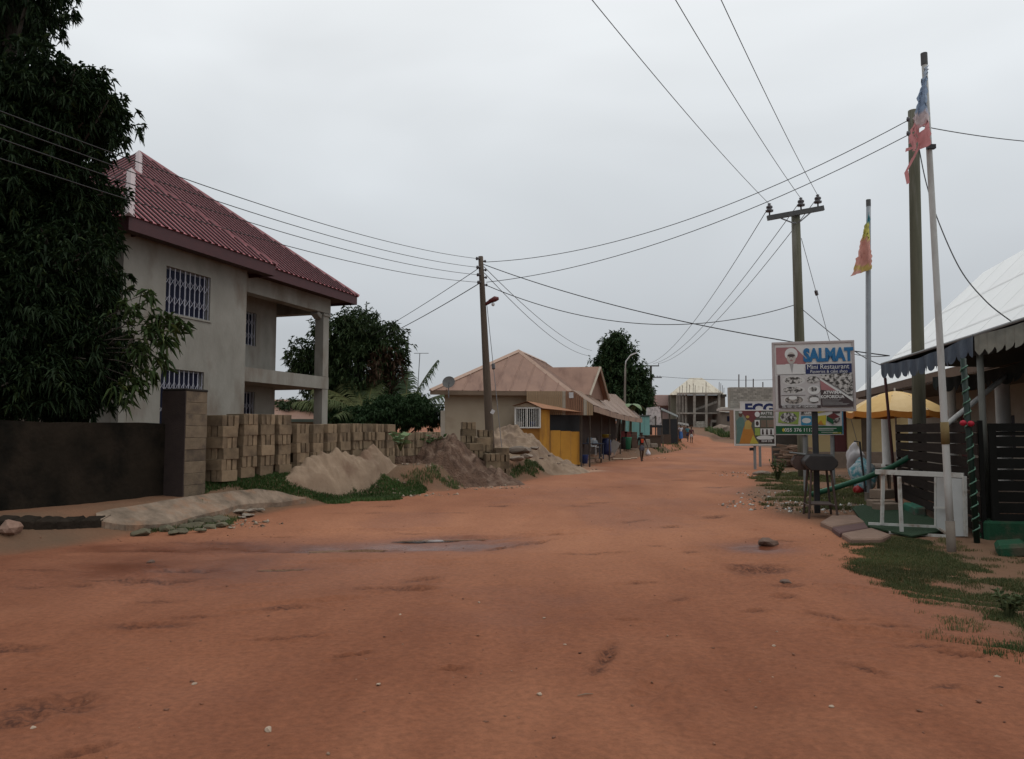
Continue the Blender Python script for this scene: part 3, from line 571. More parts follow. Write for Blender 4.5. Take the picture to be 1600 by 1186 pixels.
# ------------------------------------------------------------------ big mango tree overhanging the wall
def B(px, py, d, rp, rz=None, wt=1.0, ry=None):      # blob from a pixel, distance and pixel radius
    p = P(px, py, d); r = rp / FPX * d; return (p.x, p.y, p.z, r, (ry or r), (rz / FPX * d if rz else r), wt)
MG = [np.array([0.010, 0.022, 0.009]), np.array([0.024, 0.042, 0.016]), np.array([0.04, 0.06, 0.02])]
bl = [B(10, -25, 14.90, 100, wt=1.2), B(-90, 60, 16.40, 170), B(60, 175, 15.10, 138, 105, 1.5), B(118, 172, 14.90, 78, 66, 1.3), B(-30, 300, 14.70, 180, wt=1.2), B(95, 315, 15.30, 100, 85, 1.4),
      B(90, 430, 14.50, 105, 100, 1.5), B(20, 520, 14.10, 140, 120, 1.4), B(-120, 450, 14.70, 190), B(120, 555, 14.20, 80, 80, 1.5), B(60, 600, 13.90, 120, 62, 1.2), B(190, 560, 14.30, 34, 55, 0.8), B(-100, -150, 15.40, 220), B(-200, 200, 15.90, 220)]
tree('mango_tree', 'huge dark mango tree overhanging the boundary wall', (-10.6, 15.6, 0.5), bl, 19000, 9, 0.175, 0.042, MG, 5, trunk_r=0.42, fork=0.4, shell=0.35, droop=0.55, twigs=150)
# low bright spray reaching over the wall toward the house
sp = thing('mango_branch', 'drooping leafy mango branch reaching past the barred window', 'branch', P(95, 560, 14.2))
rng = np.random.default_rng(77); base = sp.location.copy(); m = MB(); tips = []
for (a, b, d) in [(232, 458, 13.9), (250, 492, 13.7), (282, 505, 13.6), (262, 530, 13.5), (255, 560, 13.5), (236, 580, 13.5), (215, 600, 13.5), (240, 520, 13.6), (205, 480, 13.9), (225, 545, 13.7), (268, 500, 13.8), (196, 610, 13.6)]:
    e = P(a, b, d); pp, rr = limb(base, e, 0.02, 0.004, rng, 6, 0.1); m.tube([p - base for p in pp], rr, 5); tips += [e] + pp[4:] + [e + Vector((-.15, 0, .05)), e + Vector((-.05, .1, -.14))]
m.build('twigs', BARK, sp, True)
tp = np.array([list(t) for t in tips]); tp = np.repeat(tp, 8, 0) + rng.normal(size=(len(tp) * 8, 3)) * 0.045
dr = rand_unit(len(tp), rng) * 0.85 + np.array([0.35, 0, -0.2]); dr /= np.linalg.norm(dr, axis=1, keepdims=True)
V, F, T = leaves(tp, dr, 0.23, 0.052, rng, [np.array([0.025, 0.046, 0.015]), np.array([0.06, 0.09, 0.028]), np.array([0.11, 0.14, 0.045])], 0.6)
np_mesh('foliage', V - np.array(base), F, LEAF, sp, T)

# ------------------------------------------------------------------ two-storey house
HA = Vector((-9.561, 18.6, 0.0))
plaster = M('grey_plaster', (0.295, 0.282, 0.25), (0.215, 0.203, 0.176), scale=1.6, rough=0.94, spec=.15, bump=0.35, bscale=18, c3=(0.165, 0.128, 0.10), s2=0.42, streak=(1.0, 1.0, 0.8), stretch=(1, 1, .55), contrast=.2)
maroon = M('maroon_paint', (0.065, 0.014, 0.016), (0.045, 0.010, 0.012), rough=0.55, spec=0.4)
sheet = M('maroon_sheet', (0.42, 0.15, 0.165), (0.31, 0.098, 0.112), scale=1.0, rough=0.5, spec=0.25, stretch=(1, 0.3, 1), metal=0.1)
rib_shade = M('maroon_rib_shade', (0.042, 0.008, 0.011), (0.03, 0.006, 0.008), rough=0.6, spec=0.12)  # ribs coloured far darker than the sheet, painting the shading of its troughs
ridge_w = M('pale_ridge_cap', (0.4, 0.31, 0.31), (0.32, 0.24, 0.24), rough=0.5, spec=0.4)
bars_w = M('white_bars', (0.5, 0.5, 0.56), (0.4, 0.4, 0.46), rough=0.5)
glass_d = M('dark_glass', (0.008, 0.010, 0.024), (0.014, 0.016, 0.036), rough=0.35, spec=0.06)
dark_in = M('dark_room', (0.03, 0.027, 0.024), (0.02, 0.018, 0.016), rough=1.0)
house = thing('two_storey_house', 'unpainted two-storey house with a maroon ribbed roof and corner balcony', 'house', HA, ROT)
W1 = (1.42, 3.12, 4.76, 6.0); W2 = (1.34, 2.95, 1.75, 3.29)
wallbox(0, 4.72, 0.2, 6.62, [W1, W2], 0.0, 0.22).build('bay_wall', plaster, house)
wallbox(0.225, 8.9, 0.2, 6.55, [(0.9, 2.0, 1.4, 2.8)], 0, 0.2).build('near_wall', plaster, house)
o = house.children[-1]; o.location = (0.0, 0.0, 0); o.rotation_euler = (0, 0, math.pi / 2); o.location = (0.2, 0.0, 0)   # gable-side wall, runs inward
m = MB(); m.bb(4.5, 4.72, 0.225, 1.9, 0.2, 6.55); m.build('bay_return_wall', plaster, house)
W3 = (6.35, 7.75, 4.6, 5.75); W4 = (6.3, 7.75, 1.4, 3.0)
wallbox(4.725, 8.9, 0.2, 6.55, [W3, W4], 1.9, 2.1).build('balcony_back_wall', plaster, house)
m = MB(); m.bb(8.7, 8.9, 2.105, 9.0, 0.2, 6.55); m.build('far_wall', plaster, house)
m = MB(); m.bb(0.2, 8.9, 9.005, 9.2, 0.2, 6.55); m.build('rear_wall', plaster, house)
m = MB(); m.bb(4.725, 10.05, 0.4, 0.75, 3.2, 3.64); m.bb(9.7, 10.05, 0.752, 9.2, 3.2, 3.64); m.build('balcony_parapet', plaster, house)
m = MB(); m.bb(4.73, 9.69, 0.76, 1.89, 3.2, 3.34); m.bb(8.91, 9.69, 1.895, 9.2, 3.2, 3.34); m.build('balcony_floor', plaster, house)
m = MB(); m.bb(4.725, 10.08, 0.38, 0.78, 6.0, 6.55); m.bb(9.68, 10.08, 0.785, 9.2, 6.0, 6.55); m.build('balcony_beam', plaster, house)
m = MB(); m.bb(9.66, 10.04, 0.41, 0.77, 3.645, 5.88); m.box((9.85, 0.59, 5.93), (0.46, 0.46, 0.1)); m.box((9.66 - .2, .59, 5.9), (0.3, 0.3, 0.16), Matrix.Rotation(0.5, 3, 'Y')); bev(m.build('column', plaster, house), 0.01)
m = MB(); m.bb(9.66, 10.04, 0.41, 0.77, 0.1, 3.19); bev(m.build('column', plaster, house), 0.01)
m = MB(); m.bb(9.66, 10.04, 8.6, 8.96, 0.1, 3.19); m.bb(9.66, 10.04, 8.6, 8.96, 3.645, 5.99); bev(m.build('column', plaster, house), 0.01)
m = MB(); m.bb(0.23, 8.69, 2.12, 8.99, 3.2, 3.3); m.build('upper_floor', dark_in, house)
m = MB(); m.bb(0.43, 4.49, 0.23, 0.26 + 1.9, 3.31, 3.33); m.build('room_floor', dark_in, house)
def barred_window(parent, x0, x1, z0, z1, y, bands=(0.30, 0.70), nb=9):
    wdw = MB(); e = 0.05
    for (a, b, c, d) in ((x0 + .002, x1 - .002, z0 + .002, z0 + e), (x0 + .002, x1 - .002, z1 - e, z1 - .002), (x0 + .002, x0 + e, z0 + e, z1 - e), (x1 - e, x1 - .002, z0 + e, z1 - e), ((x0 + x1) / 2 - .02, (x0 + x1) / 2 + .02, z0 + e, z1 - e)): wdw.bb(a, b, y + 0.12, y + 0.16, c, d)
    wo = wdw.build('window', M('window_frame', (0.2, 0.2, 0.21), (0.15, 0.15, 0.16), rough=0.4), parent)
    m = MB(); m.bb(x0 + e, x1 - e, y + 0.135, y + 0.145, z0 + e, z1 - e); m.build('pane', glass_d, wo)
    m = MB(); yb = y + 0.06; st = (x1 - x0) / nb; h = z1 - z0
    for i in range(nb + 1):
        x = min(max(x0 + st * i, x0 + .014), x1 - .014); m.bb(x - 0.010, x + 0.010, yb - 0.010, yb + 0.010, z0 + 0.004, z1 - 0.004)
    for bnd in bands:
        zc = z0 + h * (1 - bnd)
        for i in range(nb):
            xa = x0 + st * i; xb = xa + st
            for (pa, pb) in (((xa, zc + .12), (xb, zc - .12)), ((xa, zc - .12), (xb, zc + .12))):
                m.tube([(pa[0], yb - .016, pa[1]), ((pa[0] + pb[0]) / 2, yb - .016, zc), (pb[0], yb - .016, pb[1])], 0.0065, 4)
    m.build('burglar_bars', bars_w, wo)
    return wo
barred_window(house, *W1[:2], *W1[2:], 0.0); barred_window(house, *W2[:2], *W2[2:], 0.0)
barred_window(house, *W3[:2], *W3[2:], 1.9, nb=8); barred_window(house, *W4[:2], *W4[2:], 1.9, nb=8)
m = MB(); m.bb(W1[0] - .06, W1[1] + .06, -0.035, -0.002, W1[2] - .05, W1[2] - .002); m.build('sill', plaster, house)
m = MB(); m.bb(W2[0] - .06, W2[1] + .06, -0.035, -0.002, W2[2] - .05, W2[2] - .002); m.build('sill', plaster, house)
def hip_roof(parent, x0, x1, y0, y1, z0, zt, ribs=('f',), spacing=0.265, rib_h=0.03, cap=0.14):
    """hipped roof; ridge along the longer side. Front slope (y0) and near slope (x0) get ribs"""
    lx, ly = x1 - x0, y1 - y0; h = min(lx, ly) / 2
    if lx >= ly: R0, R1 = Vector((x0 + h, (y0 + y1) / 2, zt)), Vector((x1 - h, (y0 + y1) / 2, zt))
    else: R0, R1 = Vector(((x0 + x1) / 2, y0 + h, zt)), Vector(((x0 + x1) / 2, y1 - h, zt))
    c = [Vector((x0, y0, z0)), Vector((x1, y0, z0)), Vector((x1, y1, z0)), Vector((x0, y1, z0))]
    m = MB()
    if lx >= ly: fl = [[c[0], c[1], R1, R0], [c[1], c[2], R1], [c[2], c[3], R0, R1], [c[3], c[0], R0]]
    else: fl = [[c[0], c[1], R0], [c[1], c[2], R1, R0], [c[2], c[3], R1], [c[3], c[0], R0, R1]]
    for f in fl: m.poly(f)
    m.poly([c[3], c[2], c[1], c[0]]); ro = m.build('roof', sheet, parent)
    sl = (zt - z0) / h
    m = MB(); k = spacing * 0.6
    nrm = Vector((0, -sl, 1)).normalized()
    while k < lx - 0.1:
        t = min(k, lx - k, h)
        if t > 0.12:
            a = Vector((x0 + k, y0 + 0.0, z0)); b = Vector((x0 + k, y0 + t - 0.05, z0 + sl * (t - 0.05))); d = (b - a); q = Vector((1, 0, 0))
            m.prism([a - q * .06 + nrm * .002, a + q * .06 + nrm * .002, a + q * .045 + nrm * rib_h, a - q * .045 + nrm * rib_h], d)
        k += spacing
    nrm = Vector((-sl, 0, 1)).normalized(); k = spacing * 0.5
    while k < ly - 0.1:
        t = min(k, ly - k, h)
        if t > 0.12:
            a = Vector((x0, y0 + k, z0)); b = Vector((x0 + t - 0.05, y0 + k, z0 + sl * (t - 0.05))); q = Vector((0, 1, 0))
            m.prism([a - q * .06 + nrm * .002, a + q * .06 + nrm * .002, a + q * .045 + nrm * rib_h, a - q * .045 + nrm * rib_h], b - a)
        k += spacing
    o = fixn(m.build('ribs', rib_shade, ro)); o['kind'] = 'stuff'
    return ro, c, R0, R1
def cap_strip(a, b, up, wid, name, mat, parent, sag=0.05):
    a = Vector(a); b = Vector(b); d = (b - a).normalized(); s = d.cross(Vector(up)).normalized(); u = s.cross(d)
    m = MB(); pr = [a - s * wid - u * sag, a + u * 0.06, a + s * wid - u * sag, a + u * 0.02 - u * sag]
    m.prism(pr, b - a); return fixn(m.build(name, mat, parent))
EZ = 6.80; maroon_cap = M('maroon_cap', (0.26, 0.09, 0.1), (0.2, 0.065, 0.075), rough=0.5)
ro, cc, R0, R1 = hip_roof(house, 0.15, 11.05, -0.25, 10.65, EZ, 11.15)
for k, q in ((0, R0), (1, R1)): cap_strip(cc[k] + Vector((0, 0, .01)), q + Vector((0, 0, .02)), (0, 0, 1), 0.07 if k else 0.11, 'hip_cap', ridge_w if k == 0 else maroon_cap, ro)
rb, cb, Q0, Q1 = hip_roof(house, -0.5, 5.35, -0.62, 5.2, EZ - 0.02, 9.15)
cap_strip(cb[0] + Vector((0, 0, .01)), Q0 + Vector((0, 0, .02)), (0, 0, 1), 0.12, 'hip_cap', ridge_w, rb)
cap_strip(cb[1] + Vector((0, 0, .01)), Q0 + Vector((0, 0, .02)), (0, 0, 1), 0.04, 'hip_cap', maroon_cap, rb)
m = MB()
def fascia(m, x0, x1, y0, y1, z0, z1, t=0.03):
    m.bb(x0, x1, y0, y0 + t, z0, z1); m.bb(x0, x0 + t, y0 + t, y1, z0, z1); m.bb(x1 - t, x1, y0 + t, y1, z0, z1)
fascia(m, -0.46, 5.31, -0.58, 0.39, 6.44, 6.795 - .02); m.build('fascia', maroon, house)
m = MB(); fascia(m, 0.2, 11.0, -0.2, 10.6, 6.47, 6.79); m.bb(0.2, 11.0, 10.57, 10.6, 6.47, 6.79); m.build('fascia', maroon, house)
m = MB(); m.bb(-0.43, 5.28, -0.55, -0.21, 6.46, 6.48); m.bb(0.24, 10.96, -0.165, 10.56, 6.56, 6.58); m.build('soffit', M('soffit', (0.06, 0.035, 0.03), (0.045, 0.028, 0.025)), house)
# ------------------------------------------------------------------ stacked sandcrete blocks
blk = M('sandcrete', (0.255, 0.190, 0.120), (0.165, 0.120, 0.076), scale=7, rough=0.95, bump=0.55, bscale=70, rnd=0.25, c3=(0.11, 0.08, 0.052), s2=0.3)
def block_mesh(seed):
    rg = np.random.default_rng(seed); b = _bm.new(); _bm.ops.create_cube(b, size=1.0)
    for v in b.verts: v.co = Vector((v.co.x * 0.445, v.co.y * 0.125, v.co.z * 0.22)) + Vector(rg.normal(size=3) * 0.003)
    _bm.ops.bevel(b, geom=b.edges[:], offset=0.006, segments=1, affect='EDGES')
    me = bpy.data.meshes.new('sandcrete_block'); b.to_mesh(me); b.free(); me.materials.append(blk); return me
BLK = [block_mesh(k) for k in range(6)]
NB = [0]
ORD = 'first second third fourth fifth sixth seventh eighth ninth tenth eleventh twelfth thirteenth fourteenth fifteenth sixteenth seventeenth eighteenth'.split()
def stack(x, y, rot, layers, label, group, jitter=0.012, drop=0.0, start=0, full=False):
    z0 = gz(x, y) - drop; rng = random.Random(int(x * 97 + y * 31)); base = Matrix.Rotation(rot, 3, 'Z')
    for L in range(layers):
        alt = (L + start + layers) % 2 == 0
        jx, jy = rng.uniform(-.02, .02), rng.uniform(-.015, .015)
        for k in (-1, 0, 1):
            if alt and k == 0 and L < layers - 1 and not full: continue        # the hidden heart of a stretcher course
            me = BLK[rng.randrange(6)]; o = bpy.data.objects.new('sandcrete_block', me); C.objects.link(o); NB[0] += 1
            off = base @ Vector(((0, 0.158 * k, 0) if alt else (0.158 * k, 0, 0))) + base @ Vector((jx + rng.uniform(-jitter, jitter), jy + rng.uniform(-jitter, jitter), 0))
            o.location = (x + off.x, y + off.y, z0 + 0.11 + L * 0.2215); o.rotation_euler = (0, 0, rot + (0 if alt else math.pi / 2) + rng.uniform(-.03, .03))
            tag(o, '%s sandcrete block in the %s course of %s' % ((('road-side', 'middle', 'plot-side') if alt else ('pillar-end', 'centre', 'far-end'))[k + 1], ORD[L], label), 'block', group)
BD = Vector((0.376, 1, 0)).normalized(); BR = math.atan2(BD.y, BD.x); s0 = Vector((-5.98, 15.35, 0))
t = 0.0
for i in range(4):
    p = s0 + BD * (0.25 + i * 0.585); stack(p.x, p.y, BR + random.uniform(-.04, .04), 6, 'the tall %s stack from the pillar' % ORD[i], 'tall block stacks by the pillar', drop=0.02, full=(i == 0))
for i in range(8):
    p = s0 + BD * (2.68 + i * 0.58); stack(p.x, p.y, BR + random.uniform(-.07, .07), 5, 'the %s stack from the pillar' % ORD[i + 4], 'shorter block stacks behind the sand', start=i % 2)
for i in range(5):
    p = s0 + BD * (7.3 + i * 0.6); stack(p.x, p.y, BR + random.uniform(-.07, .07), 3, 'the low %s stack from the pillar' % ORD[i + 12], 'low block stacks behind the earth mound', drop=-0.2, start=i % 2)
    mm = MB(); mm.box((p.x, p.y, gz(p.x, p.y) + 0.02), (0.62, 0.62, 0.34)); o = mm.build('soil_footing', M('heap_brown', (0.155, 0.092, 0.062), (0.07, 0.042, 0.03), scale=4, rough=0.97, bump=1.0, bscale=22, c3=(0.22, 0.15, 0.11), s2=0.7, bdist=.05)); tag(o, 'packed brown soil footing under the low block stacks', 'soil', 'soil footings under low stacks')
sq = P(752, 690, 24.4)
for i, (dx, dy, L) in enumerate([(-0.45, 0.45, 5), (0.02, 0.0, 3), (0.35, -0.45, 3), (0.62, 0.1, 4), (0.1, 0.6, 4), (-0.2, -.25, 2)]):
    stack(sq.x + dx, sq.y + dy, 0.3 + random.uniform(-.1, .1), L, 'the %s pile beside the pole' % ('tallest', 'centre', 'front-most three-course', 'four-course outer', 'pole-touching', 'lowest')[i], 'block stacks around the wooden pole', drop=-0.12, start=i)
print('blocks', NB[0])

# ------------------------------------------------------------------ heaps of sand and earth
def heap(name, label, c, rx, ry, h, mat, seed, peaks=((0, 0, 1.0),), rot=0.0, rough=0.12, rid=0.0, n=72, m_=30):
    rng = np.random.default_rng(seed); th = np.linspace(0, 2 * np.pi, n, endpoint=False); rr = np.linspace(0, 1, m_) ** 0.9
    R, TH = np.meshgrid(rr, th, indexing='ij'); lob = 1 + 0.22 * (vnoise(np.cos(TH) * 1.6 + 5, np.sin(TH) * 1.6 + 5, seed) - 0.5) * 2
    X = R * np.cos(TH) * rx * lob; Y = R * np.sin(TH) * ry * lob; Z = np.zeros_like(X)
    for (a, b, k) in peaks:
        dd = np.hypot((X - a * rx) / rx, (Y - b * ry) / ry); Z = np.maximum(Z, k * np.clip(1 - dd * 1.02, 0, 1) ** 1.05)
    fall = smooth((1 - R) / 0.35); Z = h * Z * fall
    Z += fall * h * rough * 2 * (fbm(X * 1.6, Y * 1.6, seed + 3, 4) + 0.5 * fbm(X * 5, Y * 5, seed + 8, 3)) + fall * rid * np.abs(fbm(X * 3.5, Y * 1.0, seed + 12, 3))
    cr, sr = math.cos(rot), math.sin(rot); WX = c.x + X * cr - Y * sr; WY = c.y + X * sr + Y * cr
    z = terrain(WX, WY) + np.maximum(Z, -0.01) - 0.06 * (1 - fall) ** 2
    V = np.stack([WX - c.x, WY - c.y, z - c.z], -1).reshape(-1, 3); idx = lambda i, j: i * n + j % n
    F = np.array([(idx(i, j), idx(i + 1, j), idx(i + 1, j + 1), idx(i, j + 1)) for i in range(m_ - 1) for j in range(n)])
    o = np_mesh(name, V, F, mat, smooth_=True); o.location = c; return tag(o, label, 'heap')
sand_m = M('heap_sand', (0.31, 0.228, 0.158), (0.19, 0.132, 0.09), scale=2.2, rough=0.97, bump=0.6, bscale=30, c3=(0.18, 0.115, 0.078), s2=0.6, detail=9)
brown_m = MATS['heap_brown']
tan_m = M('heap_tan', (0.29, 0.21, 0.145), (0.165, 0.115, 0.08), scale=2.0, rough=0.97, bump=0.7, bscale=25, c3=(0.15, 0.105, 0.078), s2=0.5, detail=9)
c = Vector((-4.08, 19.1, 0)); c.z = gz(c.x, c.y)
heap('sand_heap', 'pale pinkish heap of building sand beside the grass', c, 2.4, 0.6, 0.5, sand_m, 4, ((-0.18, 0.1, 1.0), (0.12, 0.0, 0.85), (0.4, .05, 0.95), (0.62, 0, .6), (-0.5, 0.1, 0.6)), 1.2, 0.42, 0.26, 190, 80)
c = P(708, 735, 23.6); c.z = gz(c.x, c.y)
heap('earth_mound', 'dark brown mound of dug earth and roots below the wooden pole', c, 2.5, 1.25, 0.75, brown_m, 8, ((0.0, 0.0, 0.9), (-0.25, 0.1, 0.95), (-0.5, 0.2, 0.85), (0.3, 0.0, 0.75), (0.55, 0, 0.5)), -0.15, 0.4, 0.6, 200, 90)
c = P(832, 722, 30.8); c.z = gz(c.x, c.y)
heap('sand_heap', 'large tan sand heap sloping against the yellow kiosk', c, 2.7, 2.4, 1.35, tan_m, 13, ((-0.30, 0.1, 0.95), (0.1, 0.2, 0.6), (-0.1, -0.1, 0.55)), 0.2, 0.2, 0.35, 150, 60)
st_m = M('field_stone', (0.24, 0.19, 0.15), (0.13, 0.1, 0.08), scale=5, rough=0.92, bump=0.6, rnd=0.2)
for i, (a, b, s, d) in enumerate([(812, 704, .5, 27.2), (822, 713, .3, 26.6), (806, 716, .3, 26.2), (836, 700, .22, 27.8), (846, 716, .12, 27), (858, 712, .1, 28), (873, 724, .1, 28)]):
    q = P(a, b, d); rock('boulder', 'flat weathered boulder lying on the toe of the tan sand heap', 'boulder', (q.x, q.y, max(q.z, gz(q.x, q.y))), (s, s * .8, s * .38), st_m, 200 + i, 'boulders on the tan heap')
def scatter(name, label, centers, n, smin, smax, mat, seed, sq=0.6):
    rg = np.random.default_rng(seed); b0 = np.array([(1, 0, 0), (-1, 0, 0), (0, 1, 0), (0, -1, 0), (0, 0, 1), (0, 0, -1)], float)
    f0 = np.array([(0, 2, 4), (2, 1, 4), (1, 3, 4), (3, 0, 4), (2, 0, 5), (1, 2, 5), (3, 1, 5), (0, 3, 5)])
    V = []; F = []; T = []; k = 0
    for (x, y, rx, ry, cnt) in centers:
        for _ in range(cnt):
            a = rg.uniform(0, 6.28); r = math.sqrt(rg.random()); px = x + math.cos(a) * r * rx; py = y + math.sin(a) * r * ry; s = smin + (smax - smin) * rg.random() ** 3
            q = b0 * (s * rg.uniform(.6, 1.2, 3) * np.array([1, .8, sq])) + rg.normal(size=(6, 3)) * s * .15; th = rg.uniform(0, 6.28)
            R = np.array([[math.cos(th), -math.sin(th), 0], [math.sin(th), math.cos(th), 0], [0, 0, 1]]); q = q @ R.T + [px, py, gz(px, py) + s * sq * .3]
            V.append(q); F.append(f0 + k); k += 6; T.append(np.tile(mat[rg.integers(len(mat))], (6, 1)) * rg.uniform(.75, 1.2))
    o = np_mesh(name, np.concatenate(V), np.concatenate(F), attr_mat('pebble', 0.9, 0.2), tint=np.concatenate(T)); return tag(o, label, None, kind='stuff')
peb = np.array([(.24, .12, .075), (.18, .085, .055), (.13, .062, .042), (.2, .1, .065), (.3, .2, .14)])
scatter('road_pebbles', 'small stones and clods scattered over the red road', [(0, 8, 9, 6, 300), (-3, 11.3, 4, 1.2, 160), (4, 11, 2.5, 3, 200), (1, 4.8, 4.5, 1.8, 200), (3, 18, 5, 5, 300)], 0, 0.004, 0.02, peb, 31)
c1 = G(712, 755); c2 = G(620, 765); c3 = G(868, 722); c4 = G(1215, 742); c5 = G(1240, 790); c6 = G(980, 708)
scatter('heap_rubble', 'crumbs and small stones around the sand and earth heaps', [(c1.x, c1.y, 2.2, .9, 160), (c2.x, c2.y, 1.6, .5, 160), (c3.x, c3.y, 2, 2, 120), (-5.0, 13.6, 1.0, 0.6, 120)], 0, 0.015, 0.07, np.array([(.3, .24, .18), (.16, .11, .08), (.36, .29, .22)]), 32)
scatter('verge_litter', 'litter, chips and stones on the right verge', [(c4.x, c4.y, 2.4, 3.2, 420), (c5.x, c5.y, 1.6, 1.6, 420), (7.2, 18.5, 1.6, 3.0, 380), (c6.x, c6.y, 3, 2, 120)], 0, 0.012, 0.06, np.array([(.4, .38, .34), (.16, .12, .09), (.28, .22, .17), (.1, .08, .06), (.5, .5, .48)]), 33)
# clods and half-buried stones on the road
st_d = M('road_stone', (0.155, 0.095, 0.07), (0.085, 0.055, 0.042), scale=6, rough=0.9, bump=0.6)
q = G(1201, 853); rock('road_stone', 'dark brown half-buried stone on the open road', 'stone', (q.x, q.y, q.z + .035), (0.2, 0.15, 0.085), st_d, 304)
q = G(1228, 911); rock('road_stone', 'small dark clod beside the rutted mud patch', 'stone', (q.x, q.y, q.z + .01), (0.09, 0.06, 0.035), st_d, 302)
q = G(236, 880); rock('road_stone', 'small dark stone in the wet wheel track', 'stone', (q.x, q.y, q.z + .01), (0.07, 0.05, 0.04), st_d, 303)
for i, (a, b, s) in enumerate([(843, 1085, .022), (592, 1070, .02), (625, 961, .02), (748, 942, .02), (303, 1069, .025), (420, 1141, .03), (50, 1140, .028), (883, 1008, .018), (1210, 1010, .02), (850, 966, .018), (1558, 1058, .03), (1300, 1105, .02)]):
    q = G(a, b); rock('pale_pebble', 'pale pebble lying alone on the bare red road', 'pebble', (q.x, q.y, q.z + .004), (s, s * .8, s * .5), M('pale_pebble', (0.42, 0.33, 0.25), (0.3, 0.22, 0.16), rough=0.85), 320 + i, 'pale pebbles on the road')
q = G(915, 1088); m = MB(); m.tube([(q.x - .05, q.y - .01, q.z + .008), (q.x, q.y + .01, q.z + .012), (q.x + .05, q.y + .03, q.z + .006)], [.003, .004, .002], 5); tag(m.build('twig', M('dry_twig', (0.3, 0.22, 0.15), (0.2, 0.14, 0.1))), 'short dry twig lying on the red road', 'twig')

# ------------------------------------------------------------------ grass patches
def wp(*px): return [(G(a, b).x, G(a, b).y) for a, b in px]
grass_patch('green grass verge in front of the block stacks', wp((292, 776), (318, 755), (420, 738), (480, 728), (530, 722), (590, 745), (650, 748), (662, 766), (600, 782), (500, 786), (440, 770), (380, 768)), 6500, 0.06, 41, width=0.008, c0=(0.04, 0.085, 0.022), c1=(0.08, 0.135, 0.04))
grass_patch('weeds growing along the broken apron edge', wp((215, 832), (270, 818), (330, 806), (365, 806), (360, 815), (300, 832), (240, 837)), 1800, 0.06, 42, thin=0.35)
grass_patch('weeds at the foot of the brown earth mound', wp((630, 740), (680, 735), (715, 748), (720, 757), (670, 760), (625, 757)), 1800, 0.1, 43, thin=0.25)
grass_patch('grass tuft patch in front of the tan sand heap', wp((785, 727), (815, 720), (850, 727), (852, 738), (810, 742), (780, 738)), 1400, 0.1, 44, thin=0.15, width=0.009)
grass_patch('green grass strip at the edge of the road by the flagpole', wp((1325, 850), (1390, 838), (1460, 850), (1530, 880), (1600, 905), (1680, 930), (1680, 1010), (1600, 1000), (1540, 975), (1470, 945), (1400, 925), (1350, 900)), 9500, 0.03, 45, thin=0.33, width=0.0032, c0=(0.045, 0.066, 0.022), c1=(0.1, 0.11, 0.045), nsc=1.5)
grass_patch('sparse dry grass fringe around the roadside grass strip', wp((1315, 845), (1390, 832), (1470, 845), (1560, 870), (1680, 900), (1680, 1050), (1590, 1040), (1500, 985), (1400, 945), (1330, 905)), 3600, 0.035, 52, thin=0.58, width=0.0028, c0=(0.07, 0.08, 0.03), c1=(0.15, 0.13, 0.06), nsc=2.6, edge=.8)
grass_patch('small grass tufts on bare earth beyond the grass strip', wp((1505, 1002), (1540, 988), (1600, 1005), (1640, 1030), (1600, 1040), (1545, 1022)), 6500, 0.04, 46, thin=0.5, width=0.003)
grass_patch('patchy weeds between the signposts and the grill', wp((1180, 745), (1230, 735), (1300, 745), (1345, 755), (1360, 790), (1330, 805), (1250, 800), (1195, 790), (1200, 770)), 1500, 0.075, 47, thin=0.5, width=0.007, c0=(0.07, 0.085, 0.03), c1=(0.12, 0.12, 0.05))
grass_patch('weedy bank before the unfinished building', [(26, 98), (32, 96), (40, 105), (42, 118), (34, 116), (27, 108)], 30, 0.6, 48, width=0.05, thin=0.2)
grass_patch('weeds along the far stall fronts', [(10.4, 55), (12, 58), (15.5, 68), (14.8, 69), (11.5, 60), (9.8, 55.5)], 50, 0.22, 49, width=0.02, thin=0.5)
# broad-leaf plant on the blocks
def bush(name, label, loc, n, r, h, ll, lw, cols, seed, droop=0.2, cat='plant', stems=6):
    rg = np.random.default_rng(seed); loc = Vector(loc); t = thing(name, label, cat, loc); m = MB(); pos = []; dr = []
    for k in range(stems):
        a = rg.uniform(0, 6.28); e = Vector((math.cos(a) * r * rg.uniform(.2, .8), math.sin(a) * r * rg.uniform(.2, .8), h * rg.uniform(.6, 1))); m.tube([(0, 0, -.05), (e.x * .4, e.y * .4, e.z * .5), e], [.02, .014, .006], 5)
        for j in range(n // stems):
            f = rg.uniform(.25, 1.0); q = Vector((0, 0, 0)).lerp(e, f); u = rand_unit(1, rg)[0]; u[2] = abs(u[2]) * .6 + .1; pos.append(q); dr.append(u / np.linalg.norm(u))
    m.build('stems', M('green_stem', (0.08, 0.1, 0.04), (0.06, 0.07, 0.03)), t, True)
    V, F, T = leaves(np.array([list(p) for p in pos]), np.array(dr), ll, lw, rg, cols, droop); np_mesh('foliage', V, F, LEAF2, t, T); return t
q = P(626, 695, 19.6); bush('broadleaf_plant', 'pale green broad-leaved plant growing on the block stacks', (q.x, q.y, q.z - .1), 26, .35, .45, .26, .17, [np.array([.1, .17, .075]), np.array([.17, .24, .12])], 61)
q = P(672, 690, 23.6); bush('broadleaf_plant', 'creeping weed plant on top of the brown earth mound', (q.x, q.y, q.z - .2), 50, .7, .4, .2, .1, [np.array([.05, .1, .035]), np.array([.1, .16, .06])], 62)
q = G(1215, 752); bush('young_shrub', 'small dark leafy shrub on the verge beside the wood pile', q, 160, .38, .85, .13, .06, [np.array([.035, .06, .02]), np.array([.06, .09, .03])], 63, stems=10)
